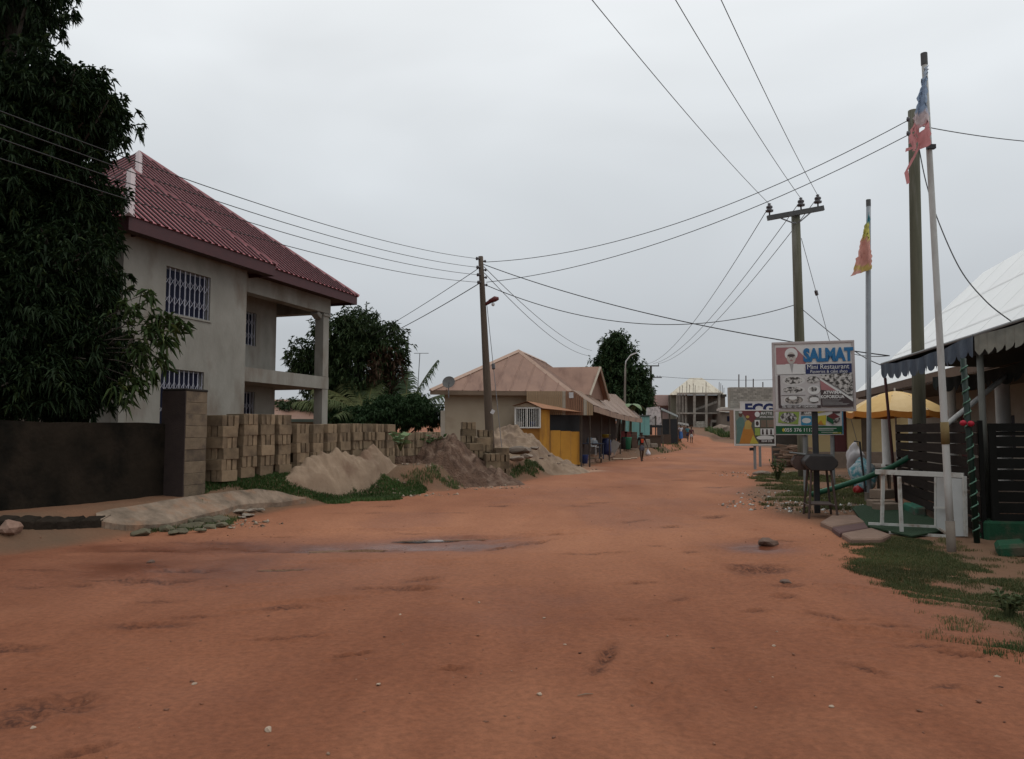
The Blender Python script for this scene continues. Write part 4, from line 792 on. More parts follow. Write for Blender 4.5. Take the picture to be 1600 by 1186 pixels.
q = G(1575, 965); bush('young_shrub', 'low grey-green weed clump in the roadside grass strip', q, 220, .22, .22, .07, .03, [np.array([.05, .075, .03]), np.array([.09, .11, .05])], 64, stems=14)
# ------------------------------------------------------------------ trees and low house behind the plot
MG2 = [np.array([0.022, 0.04, 0.016]), np.array([0.045, 0.07, 0.026]), np.array([0.07, 0.09, 0.035])]
bl = [B(560, 520, 40, 45), B(530, 530, 40, 48, 42), B(600, 540, 40, 42), B(475, 560, 40, 30, 36), B(500, 580, 40.5, 45), B(560, 580, 40, 60), B(615, 580, 40, 28, 40), B(620, 615, 40.5, 20, 30), B(540, 610, 41, 50)]
d_ = P(603, 585, 39.3)
tree('mango_tree', 'round mango tree with browned foliage behind the balcony column', (P(560, 600, 40.5).x, 40.5, 0.6), bl, 5200, 6, 0.27, 0.075, MG2, 21, trunk_r=0.3, fork=0.3, shell=0.5, dead=(d_.x, d_.y, d_.z, 1.1, 1.6, 1.5))
pb = P(566, 640, 37.5)
palm('young coconut palm spreading long fronds behind the block stacks', (pb.x, pb.y, 0.6), 1.8, [(3.3, .55, 4.0, .8), (2.7, .75, 4.2, .75), (3.9, .6, 3.6, .8), (0.0, .75, 3.6, .8), (5.6, .3, 3.2, .9), (5.0, .25, 3.0, 1.0), (4.4, .4, 3.0, .9), (1.5, 1.0, 3.5, .5), (0.6, .5, 3.4, .8), (2.2, .95, 3.8, .6)], 71, (0.06, 0.085, 0.03), (0.14, 0.15, 0.06))
pb = P(628, 640, 38.5)
palm('second coconut palm with an upright spear frond beside the aerial mast', (pb.x, pb.y, 0.6), 1.9, [(0.15, 1.15, 3.9, .45), (0.1, .72, 3.6, .8), (0.5, .55, 3.2, .85), (3.0, .8, 3.2, .7), (5.4, .5, 3.0, .9), (1.6, 1.2, 3.0, .4), (2.4, .6, 3.0, .8)], 72, (0.05, 0.08, 0.04), (0.09, 0.12, 0.06))
bl = [B(590, 650, 36, 45, 26), B(640, 645, 36, 40, 28), B(545, 655, 36.5, 40, 22), B(675, 650, 37, 22, 22), B(612, 632, 36.5, 30, 20), B(650, 630, 36.8, 25, 18)]
tree('hedge_shrub', 'dense dark green hedge shrub between the palms and the tan house', (P(620, 660, 36.4).x, 36.4, 0.6), bl, 4200, 6, 0.16, 0.06, [np.array([0.018, 0.042, 0.016]), np.array([0.038, 0.07, 0.026])], 24, trunk_r=0.08, fork=0.2, shell=0.3, twigs=40)
bl = [B(455, 638, 46, 40, 14), B(500, 640, 46, 40, 14)]
tree('hedge_shrub', 'low dark shrub seen under the balcony slab', (P(478, 640, 46).x, 46, 0.6), bl, 1500, 5, 0.25, 0.1, MG2, 25, trunk_r=0.08, fork=0.2, twigs=14)
tin_r = M('rusty_sheet', (0.27, 0.155, 0.108), (0.19, 0.105, 0.074), scale=1.2, rough=0.55, spec=0.3, c3=(0.155, 0.08, 0.055), s2=0.6, streak=(3, .6, 1))
cream = M('cream_wall', (0.4, 0.325, 0.24), (0.34, 0.27, 0.195), scale=1.2, rough=0.9, bump=0.15)
q = P(458, 655, 44); hb = thing('low_bungalow', 'low tan bungalow with a faded reddish roof seen under the balcony', 'house', (q.x, q.y, 0.6), 0.25)
m = MB(); m.bb(-3.4, 2.6, 0, 5, 0, 1.75); m.build('wall', cream, hb)
m = MB(); m.poly([(-4, -.6, 1.75), (3, -.6, 1.75), (0.4, 2.6, 3.0), (-2, 2.6, 3.0)]); m.poly([(3, -.6, 1.75), (3, 5.5, 1.75), (0.4, 2.6, 3.0)]); m.poly([(-4, -.6, 1.75), (-2, 2.6, 3.0), (-4, 5.5, 1.75)]); m.poly([(3, 5.5, 1.75), (-4, 5.5, 1.75), (-2, 2.6, 3.0), (.4, 2.6, 3.0)]); r = m.build('roof', tin_r, hb)
m = MB(); m.bb(-4, 3, -.63, -.605, 1.6, 1.77); m.build('fascia', M('dull_green', (0.12, 0.15, 0.12), (0.09, 0.11, 0.09)), r)
m = MB(); m.bb(0.6, 1.4, -.03, -.003, .7, 1.4); m.build('window', glass_d, hb)
# ------------------------------------------------------------------ poles
pole_m = M('pole_timber', (0.115, 0.085, 0.062), (0.06, 0.046, 0.036), scale=6, rough=0.9, bump=0.5, bscale=20, stretch=(1, 1, 0.08))
pole_g = M('pole_green_timber', (0.135, 0.125, 0.085), (0.06, 0.06, 0.042), scale=5, rough=0.9, bump=0.5, bscale=20, stretch=(1, 1, 0.07), c3=(0.2, 0.19, 0.165), s2=0.7)
iron = M('galvanised', (0.2, 0.2, 0.21), (0.13, 0.13, 0.14), rough=0.55, metal=0.3)
black = M('black_fitting', (0.02, 0.02, 0.022), (0.03, 0.03, 0.032), rough=0.5)
porc = M('brown_porcelain', (0.05, 0.04, 0.045), (0.035, 0.03, 0.032), rough=0.25, spec=0.6)
def pole(name, label, top, bot, r0, r1, mat, cat='utility pole'):
    b = Vector((bot.x, bot.y, gz(bot.x, bot.y))); t = thing(name, label, cat, b); m = MB()
    a = Vector((0, 0, -0.3)); e = top - b; m.tube([a.lerp(e, k / 6) for k in range(7)], [r0 + (r1 - r0) * k / 6 for k in range(7)], 14); m.build('shaft', mat, t, True); return t, b, e
def insul(parent, p, s=1.0, name='insulator'):
    m = MB(); m.lathe([(0.015 * s, -0.1 * s), (0.015 * s, 0), (0.07 * s, 0.01 * s), (0.075 * s, 0.04 * s), (0.03 * s, 0.06 * s), (0.06 * s, 0.08 * s), (0.06 * s, 0.11 * s), (0.02 * s, 0.14 * s), (0.035 * s, 0.16 * s), (0.0, 0.18 * s)], 10, p); return m.build(name, porc, parent, True)
LT = P(751, 401, 26.0); LB = P(768, 690, 25.6)
lp, lb, le = pole('wooden_utility_pole', 'leaning brown wooden pole with a red lamp arm behind the earth mound', LT, LB, 0.16, 0.085, pole_m)
def on_left(py): return LT.lerp(LB, (py - 401) / 289.0)
for k, py in enumerate((405, 419, 431, 443)):
    q = on_left(py) - lb; m = MB(); m.box((q.x - .1, q.y - .06, q.z), (0.14, 0.06, 0.05)); m.lathe([(0.0, -.06), (.035, -.05), (.045, 0), (.035, .05), (0, .06)], 8, (q.x - .13, q.y - .09, q.z)); m.build('shackle_insulator', porc, lp, True)
    m = MB(); m.box((q.x + .1, q.y - .02, q.z - .08), (0.13, 0.05, 0.04)); m.lathe([(0.0, -.05), (.03, -.04), (.04, 0), (.03, .04), (0, .05)], 8, (q.x + .15, q.y - .02, q.z - .08)); m.build('shackle_insulator', porc, lp, True)
a = on_left(478) - lb; m = MB(); m.tube([a + Vector((0.05, 0, 0)), a + Vector((.25, -.05, .12)), a + Vector((.36, -.07, .16))], [.05, .075, .07], 8); la = m.build('lamp_arm', M('red_brown_lamp', (0.13, 0.028, 0.028), (0.09, 0.022, 0.022), rough=0.5), lp, True)
m = MB(); m.tube([a + Vector((.2, -.05, .1)), a + Vector((.4, -.08, .19)), a + Vector((.52, -.1, .2))], [.07, .1, .05], 8); m.build('lamp_head', MATS['red_brown_lamp'], la, True)
m = MB(); m.lathe([(0, -.09), (.05, -.06), (.06, 0), (.03, .04)], 10, a + Vector((.33, -.07, .02))); m.build('lamp_glass', M('frosted_glass', (.6, .6, .6), (.5, .5, .5), rough=.2), la, True)
q = on_left(645) - lb; m = MB(); m.box((q.x + .1, q.y - .19, q.z), (.12, .02, .14), Matrix.Rotation(.5, 3, 'Y')); m.build('paper_tag', M('white_paper', (.6, .6, .6), (.5, .5, .5)), lp)
# right pole with crossarm
RT = P(1243, 332, 27.0); RB = P(1256, 745, 27.0)
rp, rb_, re_ = pole('utility_pole', 'grey-green pole with a steel crossarm and insulators behind the restaurant sign', RT, RB, 0.19, 0.15, pole_g)
A0 = P(1199, 341, 26.85); A1 = P(1287, 325, 26.75); d = A1 - A0; c_ = (A0 + A1) / 2 - rb_
m = MB(); m.box(c_, (d.length, 0.12, 0.17), d.to_track_quat('X', 'Z').to_matrix()); m.build('crossarm', M('dark_steel', (0.05, 0.05, 0.052), (0.08, 0.078, 0.075), rough=0.6), rp)
for s in (0.24, 0.76):
    m = MB(); m.tube([A0.lerp(A1, s) - rb_ + Vector((0, 0, -.09)), A0.lerp(A1, .5 + (s - .5) * .3) - rb_ + Vector((0, -.06, -.33)), RT - rb_ + Vector((0, -.1, -.42))], .025, 6); m.build('brace', iron, rp)
INS = []
for s in (0.04, 0.60, 0.90):
    q = A0.lerp(A1, s) + Vector((0, 0, .2)); insul(rp, q - rb_, 1.9); INS.append(q + Vector((0, 0, .3)))
# tall pole behind the canopy
BT = P(1427, 173, 18.0); BB = P(1437, 745, 18.0)
bp_, bb_, be_ = pole('utility_pole', 'tall olive-brown pole standing behind the blue canopy', BT, BB, 0.155, 0.12, pole_g)
for py in (188, 210):
    q = P(1421, py, 17.9) - bb_; m = MB(); m.lathe([(0, -.06), (.035, -.05), (.045, 0), (.035, .05), (0, .06)], 8, q + Vector((-.06, -.06, 0))); m.build('shackle_insulator', porc, bp_, True)
# street-light pole and far pole
q0 = P(975, 700, 57); q1 = P(977, 575, 57)
t, b, e = pole('street_light_pole', 'thin weathered pole carrying a white street lamp by the tall tree', q1, q0, .09, .07, M('grey_timber', (.2, .175, .15), (.12, .1, .085), rough=.9))
m = MB(); m.tube([e, e + Vector((.05, 0, .5)), e + Vector((.35, -.1, .9)), e + Vector((.5, -.15, 1.0))], [.045, .045, .05, .06], 6); m.build('lamp_arm', M('white_lamp', (.62, .62, .62), (.5, .5, .5), rough=.4), t, True)
m = MB(); m.box(e + Vector((.62, -.18, 1.05)), (.5, .16, .09), Matrix.Rotation(-.35, 3, 'Y')); m.build('lamp_head', MATS['white_lamp'], t)
FT = P(1017, 571, 85); FB = P(1017, 690, 85)
fp, fb, fe = pole('utility_pole', 'distant dark pole with two crossarms beside the tall tree', FT, FB, .16, .12, M('dark_timber', (.055, .05, .045), (.04, .037, .034)))
m = MB(); m.box(fe + Vector((.25, 0, -.05)), (1.3, .1, .12)); m.box(fe + Vector((-.35, 0, .1)), (.06, .06, .3)); m.box(fe + Vector((.85, 0, .1)), (.06, .06, .3)); m.build('crossarm', MATS['dark_steel'], fp)
m = MB(); m.box(fe + Vector((.5, 0, -1.35)), (1.4, .1, .1)); 
for k in (0, .3, .6): m.box(fe + Vector((.4 + k, 0, -1.23)), (.05, .05, .16))
m.build('crossarm', MATS['dark_steel'], fp)

# ------------------------------------------------------------------ wires
wire_m = M('cable', (0.03, 0.03, 0.032), (0.045, 0.045, 0.047), rough=0.6)
def wire(a, b, sag, label, r=0.011, group='overhead cables', n=26, name='overhead_cable', cat='cable'):
    a = Vector(a); b = Vector(b); m = MB(); m.tube([a.lerp(b, k / n) - Vector((0, 0, sag * 4 * (k / n) * (1 - k / n))) - a for k in range(n + 1)], r, 5)
    o = m.build(name, wire_m, None, True); o.location = a; return tag(o, label, cat, group)
for k, (py, yl, lab) in enumerate([(405, 160, 'topmost'), (419, 181, 'second'), (431, 203, 'third'), (443, 234, 'lowest')]):
    a = on_left(py) + Vector((-.13, -.09, 0)); b = P(0, yl, 9.3); e = b + (b - a) * 0.2; e.z += .15
    wire(a, e, 0.42, lab + ' of four cables passing before the mango tree to the wooden pole', 0.008, 'four cables past the mango tree')
wire(on_left(410) + Vector((.15, -.02, 0)), P(1421, 187, 17.9), 0.75, 'upper of two sagging cables strung between the wooden pole and tall pole', .011)
wire(on_left(440) + Vector((.15, -.02, -.05)), P(1421, 210, 17.9), 0.62, 'lower of two sagging cables strung between the wooden pole and tall pole', .011)
wire(on_left(409) + Vector((.1, 0, -.1)), P(1390, 556, 17.4), 0.35, 'thick black service cable from the wooden pole down to the blue canopy', .014)
wire(on_left(442) + Vector((.12, 0, -.1)), P(1240, 477, 26.9), 1.0, 'sagging cable from the wooden pole to the crossarm pole', .014)
wire(on_left(415) + Vector((.1, 0, -.05)), P(925, 548, 60), 0.5, 'upper of two thin cables running from the wooden pole toward the tall tree', .012)
wire(on_left(425) + Vector((.1, 0, -.05)), P(921, 556, 60), 0.6, 'lower of two thin cables running from the wooden pole toward the tall tree', .012)
wire(on_left(420) + Vector((-.1, 0, 0)), P(560, 535, 41), 0.1, 'thin cable dropping from the wooden pole into the round mango tree', .012)
wire(on_left(444) + Vector((-.1, 0, 0)), P(580, 535, 40), 0.1, 'thicker cable dropping from the wooden pole into the round mango tree', .016)
for k, (q, tx) in enumerate(zip(INS, (978, 1085, 1146))):
    b = P(tx, -3, 14.7); e = q + (b - q) * 2.2; e.z = q.z + .2
    wire(q, e, 0.5, ('left', 'middle', 'right')[k] + ' of three high power lines running overhead from the crossarm', .009, 'three high lines overhead', 40)
    wire(q + Vector((0, .1, -.1)), fe + fb + Vector((-.35 + .6 * k, 0, .2)), 1.2, ('left', 'middle', 'right')[k] + ' of three power lines from the crossarm to the distant pole', .014, 'three lines to the distant pole', 40)
wire(fe + fb + Vector((.5, 0, -1.2)), P(1300, 587, 95), 0.5, 'faint level cable behind the restaurant sign running from the distant pole', .02)
wire(P(1440, 197, 17.9), P(1700, 226, 20), 0.1, 'single cable leaving the tall pole past the ragged flag', .012)
def spline_wire(pts, label, r=.011, group='overhead cables', name='overhead_cable', cat='cable'):
    out = []
    p = [pts[0]] + pts + [pts[-1]]
    for i in range(1, len(p) - 2):
        for k in range(8):
            t = k / 8; a, b, c, d = p[i - 1], p[i], p[i + 1], p[i + 2]
            out.append(0.5 * ((2 * b) + (c - a) * t + (2 * a - 5 * b + 4 * c - d) * t * t + (3 * b - a - 3 * c + d) * t ** 3))
    out.append(pts[-1]); m = MB(); m.tube([q - pts[0] for q in out], r, 5); o = m.build(name, wire_m, None, True); o.location = pts[0]; return tag(o, label, cat, group)
spline_wire([P(1436, 232, 17.9), P(1447, 285, 17.6), P(1466, 345, 16.8), P(1500, 420, 15.8), P(1540, 470, 15), P(1580, 502, 14.5)], 'drooping cable falling from the tall pole onto the white roof', .013)
spline_wire([P(1252, 482, 26.8), P(1300, 522, 23), P(1345, 555, 20), P(1380, 572, 17.6)], 'service cable from the crossarm pole past the sign to the canopy', .013)
wire(P(1330, 552, 26), P(1388, 556, 17.4), .05, 'short cable meeting the corner of the blue canopy', .012)
# guy wires with strain insulators
def guy(a, b, mid, label):
    g = thing('guy_wire', label, 'guy wire', b, group='guy wires'); m = MB(); m.tube([a - b, Vector((0, 0, -.05))], .011, 5); m.build('strand', iron, g)
    q = a.lerp(b, mid) - b; dq = (a - b).to_track_quat('Z', 'Y').to_matrix(); m = MB(); m.box(q, (.1, .1, .2), dq); bev(m.build('strain_insulator', porc, g), .02)
ga = on_left(480) + Vector((.12, -.1, 0)); gb = P(790, 690, 24.6); gb.z = gz(gb.x, gb.y); guy(ga, gb, .36, 'guy wire with a black insulator beside the leaning wooden pole')
ga = P(1252, 372, 26.9); gb = P(1352, 690, 29.5); gb.z = gz(gb.x, gb.y); guy(ga, gb, .22, 'guy wire with a black insulator on the crossarm pole')

# ------------------------------------------------------------------ tan house with kiosk and shop canopy
V1 = Vector((0.2395, 0.971, 0)); V2 = Vector((0.985, 0.17, 0))
FL = P(672, 608.5, 34.3); FR = P(893, 612.5, 35.5); EZ2 = 3.5
th = thing('tan_house', 'tan bungalow with a rust-red hipped roof and shop canopy', 'house', (FL.x, FL.y, 0.4))
def LH(v): return Vector((v.x - FL.x, v.y - FL.y, v.z - 0.4))
def H3(s, t, z): return LH(Vector((FL.x, FL.y, 0)) + (Vector((FR.x - FL.x, FR.y - FL.y, 0)) * s) + V1 * t + Vector((0, 0, z)))
tanw = M('tan_wall', (0.43, 0.355, 0.265), (0.36, 0.29, 0.21), scale=1.0, rough=0.92, bump=0.12, c3=(0.3, 0.23, 0.165), s2=0.5)
LEN = 13.0
m = MB(); m.prism([H3(.07, .6, .2), H3(.97, .6, .2), H3(.97, LEN, .2), H3(.07, LEN, .2)], (0, 0, 3.25)); fixn(m.build('wall', tanw, th))
m = MB(); m.prism([H3(.045, .56, .2), H3(.075, .56, .2), H3(.075, .7, .2), H3(.045, .7, .2)], (0, 0, 2.4)); fixn(m.build('corner_pilaster', M('pale_trim', (.45, .4, .33), (.38, .33, .27)), th))
AP = H3(.5, 3.3, 5.68); AQ = H3(.5, LEN - 3, 5.68)
m = MB(); e0, e1, e2, e3 = H3(0, 0, EZ2), H3(1, 0, EZ2), H3(1, LEN + .5, EZ2), H3(0, LEN + .5, EZ2)
for f in ([e0, e1, AP], [e1, e2, AQ, AP], [e2, e3, AQ], [e3, e0, AP, AQ], [e3, e2, e1, e0]): m.poly(f)
roof = m.build('roof', tin_r, th)
def seams(parent, a, b, apex_fn, n, name='sheet_seam'):
    for k in range(1, n):
        s = k / n; p = a.lerp(b, s); q = apex_fn(s); m = MB(); dd = q - p; nn = Vector((0, 0, 1)); sd = dd.cross(nn).normalized() * .035
        m.prism([p - sd + nn * .004, p + sd + nn * .004, p + nn * .045], dd); fixn(m.build(name, tin_r, parent))
mid = e0.lerp(e1, .5)
seams(roof, e0, e1, lambda s: (e0.lerp(AP, s * 2) if s < .5 else e1.lerp(AP, (1 - s) * 2)) + Vector((0, 0, 0)), 9)
seams(roof, e1, e2, lambda s: AP.lerp(AQ, min(max((s * (LEN + .5) - 3.3) / (LEN - 6.3), 0), 1)) if s * (LEN + .5) > 3.3 else e1.lerp(AP, s * (LEN + .5) / 3.3), 12)
for a, b in ((e0, AP), (e1, AP), (AP, AQ)): cap_strip(a + Vector((0, 0, .01)), b + Vector((0, 0, .02)), (0, 0, 1), .13, 'ridge_cap', M('pale_rust_cap', (.42, .29, .22), (.33, .21, .155), rough=.5), roof)
m = MB(); m.prism([e0 + Vector((0, 0, -.2)), e1 + Vector((0, 0, -.2)), e1 + Vector((0, 0, -.01)), e0 + Vector((0, 0, -.01))], (0, .03, 0)); fixn(m.build('fascia', M('fascia_brown', (.2, .145, .1), (.15, .105, .075)), th))
# gable over the shop
ga, g1, g2 = LH(P(937, 573, 40.0)), LH(P(921, 617, 38.4)), LH(P(951, 625, 42.0)); gb_ = ga + Vector((-4.2, .9, .02))
m = MB(); m.poly([g1, ga, gb_, g1 + Vector((-1.6, .5, .2))]); m.poly([ga, g2, g2 + Vector((-3.2, .9, .1)), gb_]); gr = m.build('gable_roof', tin_r, th)
m = MB(); ins = Vector((-.25, .05, -.05)); m.prism([g1 + ins, g2 + ins, ga + ins], (-.05, 0, 0)); fixn(m.build('gable_board', M('gable_brown', (.24, .15, .11), (.17, .1, .075)), th))
for a, b in ((g1, ga), (ga, g2)):
    m = MB(); m.tube([a + Vector((.02, 0, -.03)), b + Vector((.02, 0, -.03))], .07, 4); m.build('barge_board', M('barge', (.42, .36, .29), (.33, .28, .22)), gr)
# lean-to canopy along the road
O0 = P(927, 633, 35.2); O1 = P(1003, 654, 57.0); I0 = P(893, 611, 35.4); I1 = P(962, 617, 57.0)
m = MB(); k = 44
for i in range(k):
    a, b = O0.lerp(O1, i / k), O0.lerp(O1, (i + .985) / k); c, d = I0.lerp(I1, (i + .985) / k), I0.lerp(I1, i / k); w_ = .015 * (i % 2)
    sagv = Vector((0, 0, -.10 * math.sin(math.pi * i / k) + .015 * math.sin(i * .9)))
    m.prism([LH(a) + sagv, LH(b) + sagv, LH(c) + Vector((0, 0, w_)), LH(d) + Vector((0, 0, w_))], (0, 0, .025))
cn = fixn(m.build('canopy_roof', M('canopy_sheet', (.25, .165, .115), (.18, .115, .08), scale=1.5, rough=.55, c3=(.2, .125, .09), s2=.6), th))
m = MB(); kk = 22
for i in range(kk):
    a, b = LH(O0.lerp(O1, i / kk)), LH(O0.lerp(O1, (i + .995) / kk)); dz = Vector((0, 0, -.10 * math.sin(math.pi * (i + .5) / kk)))
    m.prism([a + dz + Vector((0, 0, -.30)), b + dz + Vector((0, 0, -.30)), b + dz + Vector((0, 0, -.02)), a + dz + Vector((0, 0, -.02))], (.03, 0, 0))
fixn(m.build('canopy_fascia', M('canopy_board', (.3, .21, .155), (.2, .135, .1), scale=3, c3=(.13, .085, .065)), cn))
# tin gable end above the kiosk, sheet by sheet
tin_c = [M('tin_tan', (.34, .245, .15), (.27, .19, .115), scale=2, rough=.6, stretch=(14, 14, .3)), M('tin_rust', (.25, .135, .08), (.18, .095, .06), scale=2, rough=.7, stretch=(8, 8, .4)), M('tin_pale', (.42, .38, .31), (.33, .29, .23), rough=.6)]
def tin_top(px): return 611.0 if px < 897 else 611 + (px - 897) * .75
cuts = [(823, 840, 0), (840, 861, 0), (861, 879, 0), (879, 884, 2), (884, 900, 1), (900, 912, 1), (912, 917, 2), (917, 927, 0)]
for (a, b, c) in cuts:
    dp = 34.9 + random.uniform(-.02, .02); zb = 649 - (927 - a) * .015
    m = MB(); nn = max(2, int((b - a) / 2.6)); 
    for j in range(nn):
        xa, xb = a + (b - a) * j / nn, a + (b - a) * (j + .8) / nn
        m.prism([LH(P(xa, zb, dp)), LH(P(xb, zb, dp)), LH(P(xb, tin_top(xb), dp)), LH(P(xa, tin_top(xa), dp))], (0, .03 + .02 * (j % 2), 0))
    fixn(m.build('tin_sheet', tin_c[c], th))
m = MB(); m.prism([LH(P(889, 622, 34.85)), LH(P(896, 622, 34.85)), LH(P(896, 613, 34.85)), LH(P(889, 613, 34.85))], (0, .02, 0)); po = fixn(m.build('poster', M('pale_poster', (.5, .5, .5), (.4, .4, .4)), th))
# posts of the canopy
post_m = M('thin_post', (.09, .07, .055), (.055, .045, .036))
for px, d in ((908, 35.6), (921, 36.4), (939, 40.5), (952, 43), (969, 47.5), (985, 52), (1000, 56)):
    q = P(px, 690, d); zb = gz(q.x, q.y); m = MB(); m.tube([LH(Vector((q.x, q.y, zb - .1))), LH(Vector((q.x + .03, q.y, 2.75)))], .045, 6); m.build('canopy_post', post_m, th)
m = MB(); q = [P(906, 700, 36.2), P(975, 700, 50), P(960, 700, 53), P(890, 700, 38)]
m.prism([LH(Vector((p.x, p.y, gz(p.x, p.y) - .1))) for p in q], (0, 0, .22)); fixn(m.build('shop_floor', M('shop_floor', (.27, .17, .12), (.19, .12, .085), rough=.9), th))
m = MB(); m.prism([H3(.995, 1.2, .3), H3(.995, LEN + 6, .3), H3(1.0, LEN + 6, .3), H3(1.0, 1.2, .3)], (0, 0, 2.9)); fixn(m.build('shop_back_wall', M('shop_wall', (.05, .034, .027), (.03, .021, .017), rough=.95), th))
# satellite dish
q = P(701, 597, 33.9); sd = thing('satellite_dish', 'grey satellite dish on the tan bungalow roof', 'satellite dish', (q.x, q.y, q.z - .45))
m = MB(); m.lathe([(0, -.045), (.14, -.03), (.24, -.008), (.275, 0), (.285, .006), (.28, .014), (.22, -.0), (.12, -.02), (0, -.03)], 28); o = m.build('reflector', M('dish_grey', (.13, .125, .12), (.09, .088, .085), rough=.6), sd); o.location = (0, 0, .45); o.rotation_euler = (math.radians(68), 0, -.15)
m = MB(); m.tube([(0, .05, -.25), (0, .05, .4)], .025, 6); m.build('mast', iron, sd)
m = MB(); m.tube([(0, 0, .25), (.05, -.32, .4)], .012, 5); m.box((.05, -.34, .41), (.06, .09, .06)); m.build('feed_arm', iron, sd)
q = P(655, 600, 39.0); an = thing('aerial_mast', 'thin aerial mast with a bent crosspiece among the palm fronds', 'aerial', (P(646, 640, 39).x, 39, .6))
m = MB(); m.tube([(0, 0, -.1), (.16, 0, 2.2), P(656, 552, 39) - an.location], .02, 5); m.build('mast', iron, an)
m = MB(); e_ = P(656, 552, 39) - an.location; m.tube([e_ + Vector((-.3, 0, 0)), e_ + Vector((.45, 0, .0))], .015, 5)
for k in range(5): m.tube([e_ + Vector((-.25 + k * .16, -.12, 0)), e_ + Vector((-.25 + k * .16, .12, 0))], .008, 4)
m.build('aerial_elements', iron, an)
# yellow kiosk with barred booth
ky = M('kiosk_yellow', (.47, .235, .03), (.37, .175, .022), scale=2, rough=.6, c3=(.28, .13, .025), s2=.5, streak=(2, 2, .5))
kb = P(803, 717, 34.0); kio = thing('yellow_kiosk', 'mustard yellow kiosk with a white barred booth window', 'kiosk', (kb.x, kb.y, 0.3))
def LK(v): return v - kio.location
def kq(m, a, y0, b, y1, d0, d1, t=.05):
    m.prism([LK(P(a, y1, d0)), LK(P(b, y1, d1)), LK(P(b, y0, d1)), LK(P(a, y0, d0))], (0, t, 0))
m = MB(); kq(m, 803, 669, 845, 722, 34, 34.1); fixn(m.build('booth_panel', M('kiosk_orange', (.33, .15, .028), (.26, .115, .022), rough=.65), kio))
m = MB(); kq(m, 843, 640, 859, 722, 34.05, 34.4); fixn(m.build('corner_panel', ky, kio))
for a, b, d0, d1 in ((860, 876, 34.42, 34.85), (876, 892, 34.86, 35.28), (892, 907, 35.29, 35.7)):
    m = MB(); kq(m, a, 672.5 + (a - 860) * .06, b - .3, 726, d0, d1); fixn(m.build('counter_panel', ky, kio))
m = MB(); kq(m, 859.5, 644, 907, 674, 34.9, 36.2, .05); fixn(m.build('dark_opening', M('dark_net', (.012, .014, .016), (.02, .022, .024), rough=.6), kio))
m = MB(); kq(m, 905.6, 645, 907.6, 722, 35.66, 35.72, .07); m2 = m; fixn(m.build('corner_post', post_m, kio))
m = MB(); a0, a1, ap = LK(P(800, 634, 33.8)), LK(P(848, 638, 33.9)), LK(P(824, 627, 33.8)); bk = Vector((.7, 2.2, 0))
m.poly([a0, ap, ap + bk, a0 + bk]); m.poly([ap, a1, a1 + Vector((1.9, 1.0, -.15)), ap + bk]); br = m.build('booth_roof', M('orange_rust', (.36, .17, .085), (.25, .12, .065), rough=.6), kio)
m = MB(); m.prism([LK(P(803, 635, 34)), LK(P(845, 637, 34)), LK(P(824, 629, 34))], (0, .04, 0)); fixn(m.build('booth_pediment', tanw, kio))
wv = MB()
for (a, y0, b, y1) in ((804, 636.5, 845, 638.5), (804, 667, 845, 669), (804, 638.5, 806.3, 667), (842.7, 638.5, 845, 667), (822.6, 638.5, 824.4, 667)): kq(wv, a, y0, b, y1, 33.93, 33.95, .06)
wi = fixn(wv.build('window', M('white_frame', (.62, .61, .58), (.5, .49, .46)), kio)); m = MB()
for k in range(11): kq(m, 807.3 + k * 3.3, 638.5, 808.3 + k * 3.3, 667, 33.96, 33.97, .03)
fixn(m.build('bars', MATS['white_frame'], wi)); m = MB(); kq(m, 805, 638, 844, 668, 34.5, 34.5, .03); fixn(m.build('dark_interior', MATS['dark_net'], wi))
for px, c, nm, lb_ in ((813, (.55, .55, .55), 'bucket', 'white plastic bucket standing inside the barred booth window'), (832, (.03, .08, .25), 'basin', 'blue plastic basin inside the barred booth window')):
    q = P(px, 668, 34.25); m = MB(); m.lathe([(.0, 0), (.12, 0), (.16, .25), (.17, .26), (.15, .25), (.11, .02), (0, .02)], 14); o = m.build(nm, M('plastic_%s' % nm, c, tuple(v * .8 for v in c), rough=.4), None, True); o.location = q; tag(o, lb_, nm)
    m = MB(); m.box((q.x - 0, q.y, q.z - .02), (.42, .4, .03)); o = m.build('shelf', MATS['kiosk_orange'], kio); o.location = -kio.location
# goods under the canopy
def at(px, py, d, lift=.12):
    q = P(px, py, d); q.z = gz(q.x, q.y) + lift; return q
def lathe_thing(name, label, cat, loc, prof, col, rough=.45, group=None):
    m = MB(); m.lathe(prof, 16); o = m.build(name, M('col_%02x%02x%02x' % tuple(int(v * 255) for v in col), col, tuple(v * .75 for v in col), rough=rough), None, True); o.location = loc; return tag(o, label, cat, group)
buck = [(0, 0), (.2, 0), (.26, .5), (.27, .52), (.25, .5), (.19, .03), (0, .03)]
lathe_thing('plastic_bin', 'tall green plastic bin at the shop front beside the road', 'bin', at(979.5, 705, 50, .1), [(r * 1.25, z * 1.5) for r, z in buck], (.03, .2, .12))
lathe_thing('plastic_bin', 'dark grey plastic bin beside the green bin', 'bin', at(974.5, 705, 50, .1), [(r * 1.2, z * 1.35) for r, z in buck], (.05, .05, .055))
lathe_thing('bucket', 'small blue bucket at the foot of the kiosk corner', 'bucket', at(913, 705, 37, .12), [(r * .75, z * .8) for r, z in buck], (.03, .06, .2))
lathe_thing('jerrycan', 'dark blue water barrel inside the shop', 'barrel', at(947, 700, 44, .12), [(0, 0), (.28, 0), (.3, .3), (.28, .6), (.3, .85), (.12, .95), (0, .95)], (.02, .03, .1))
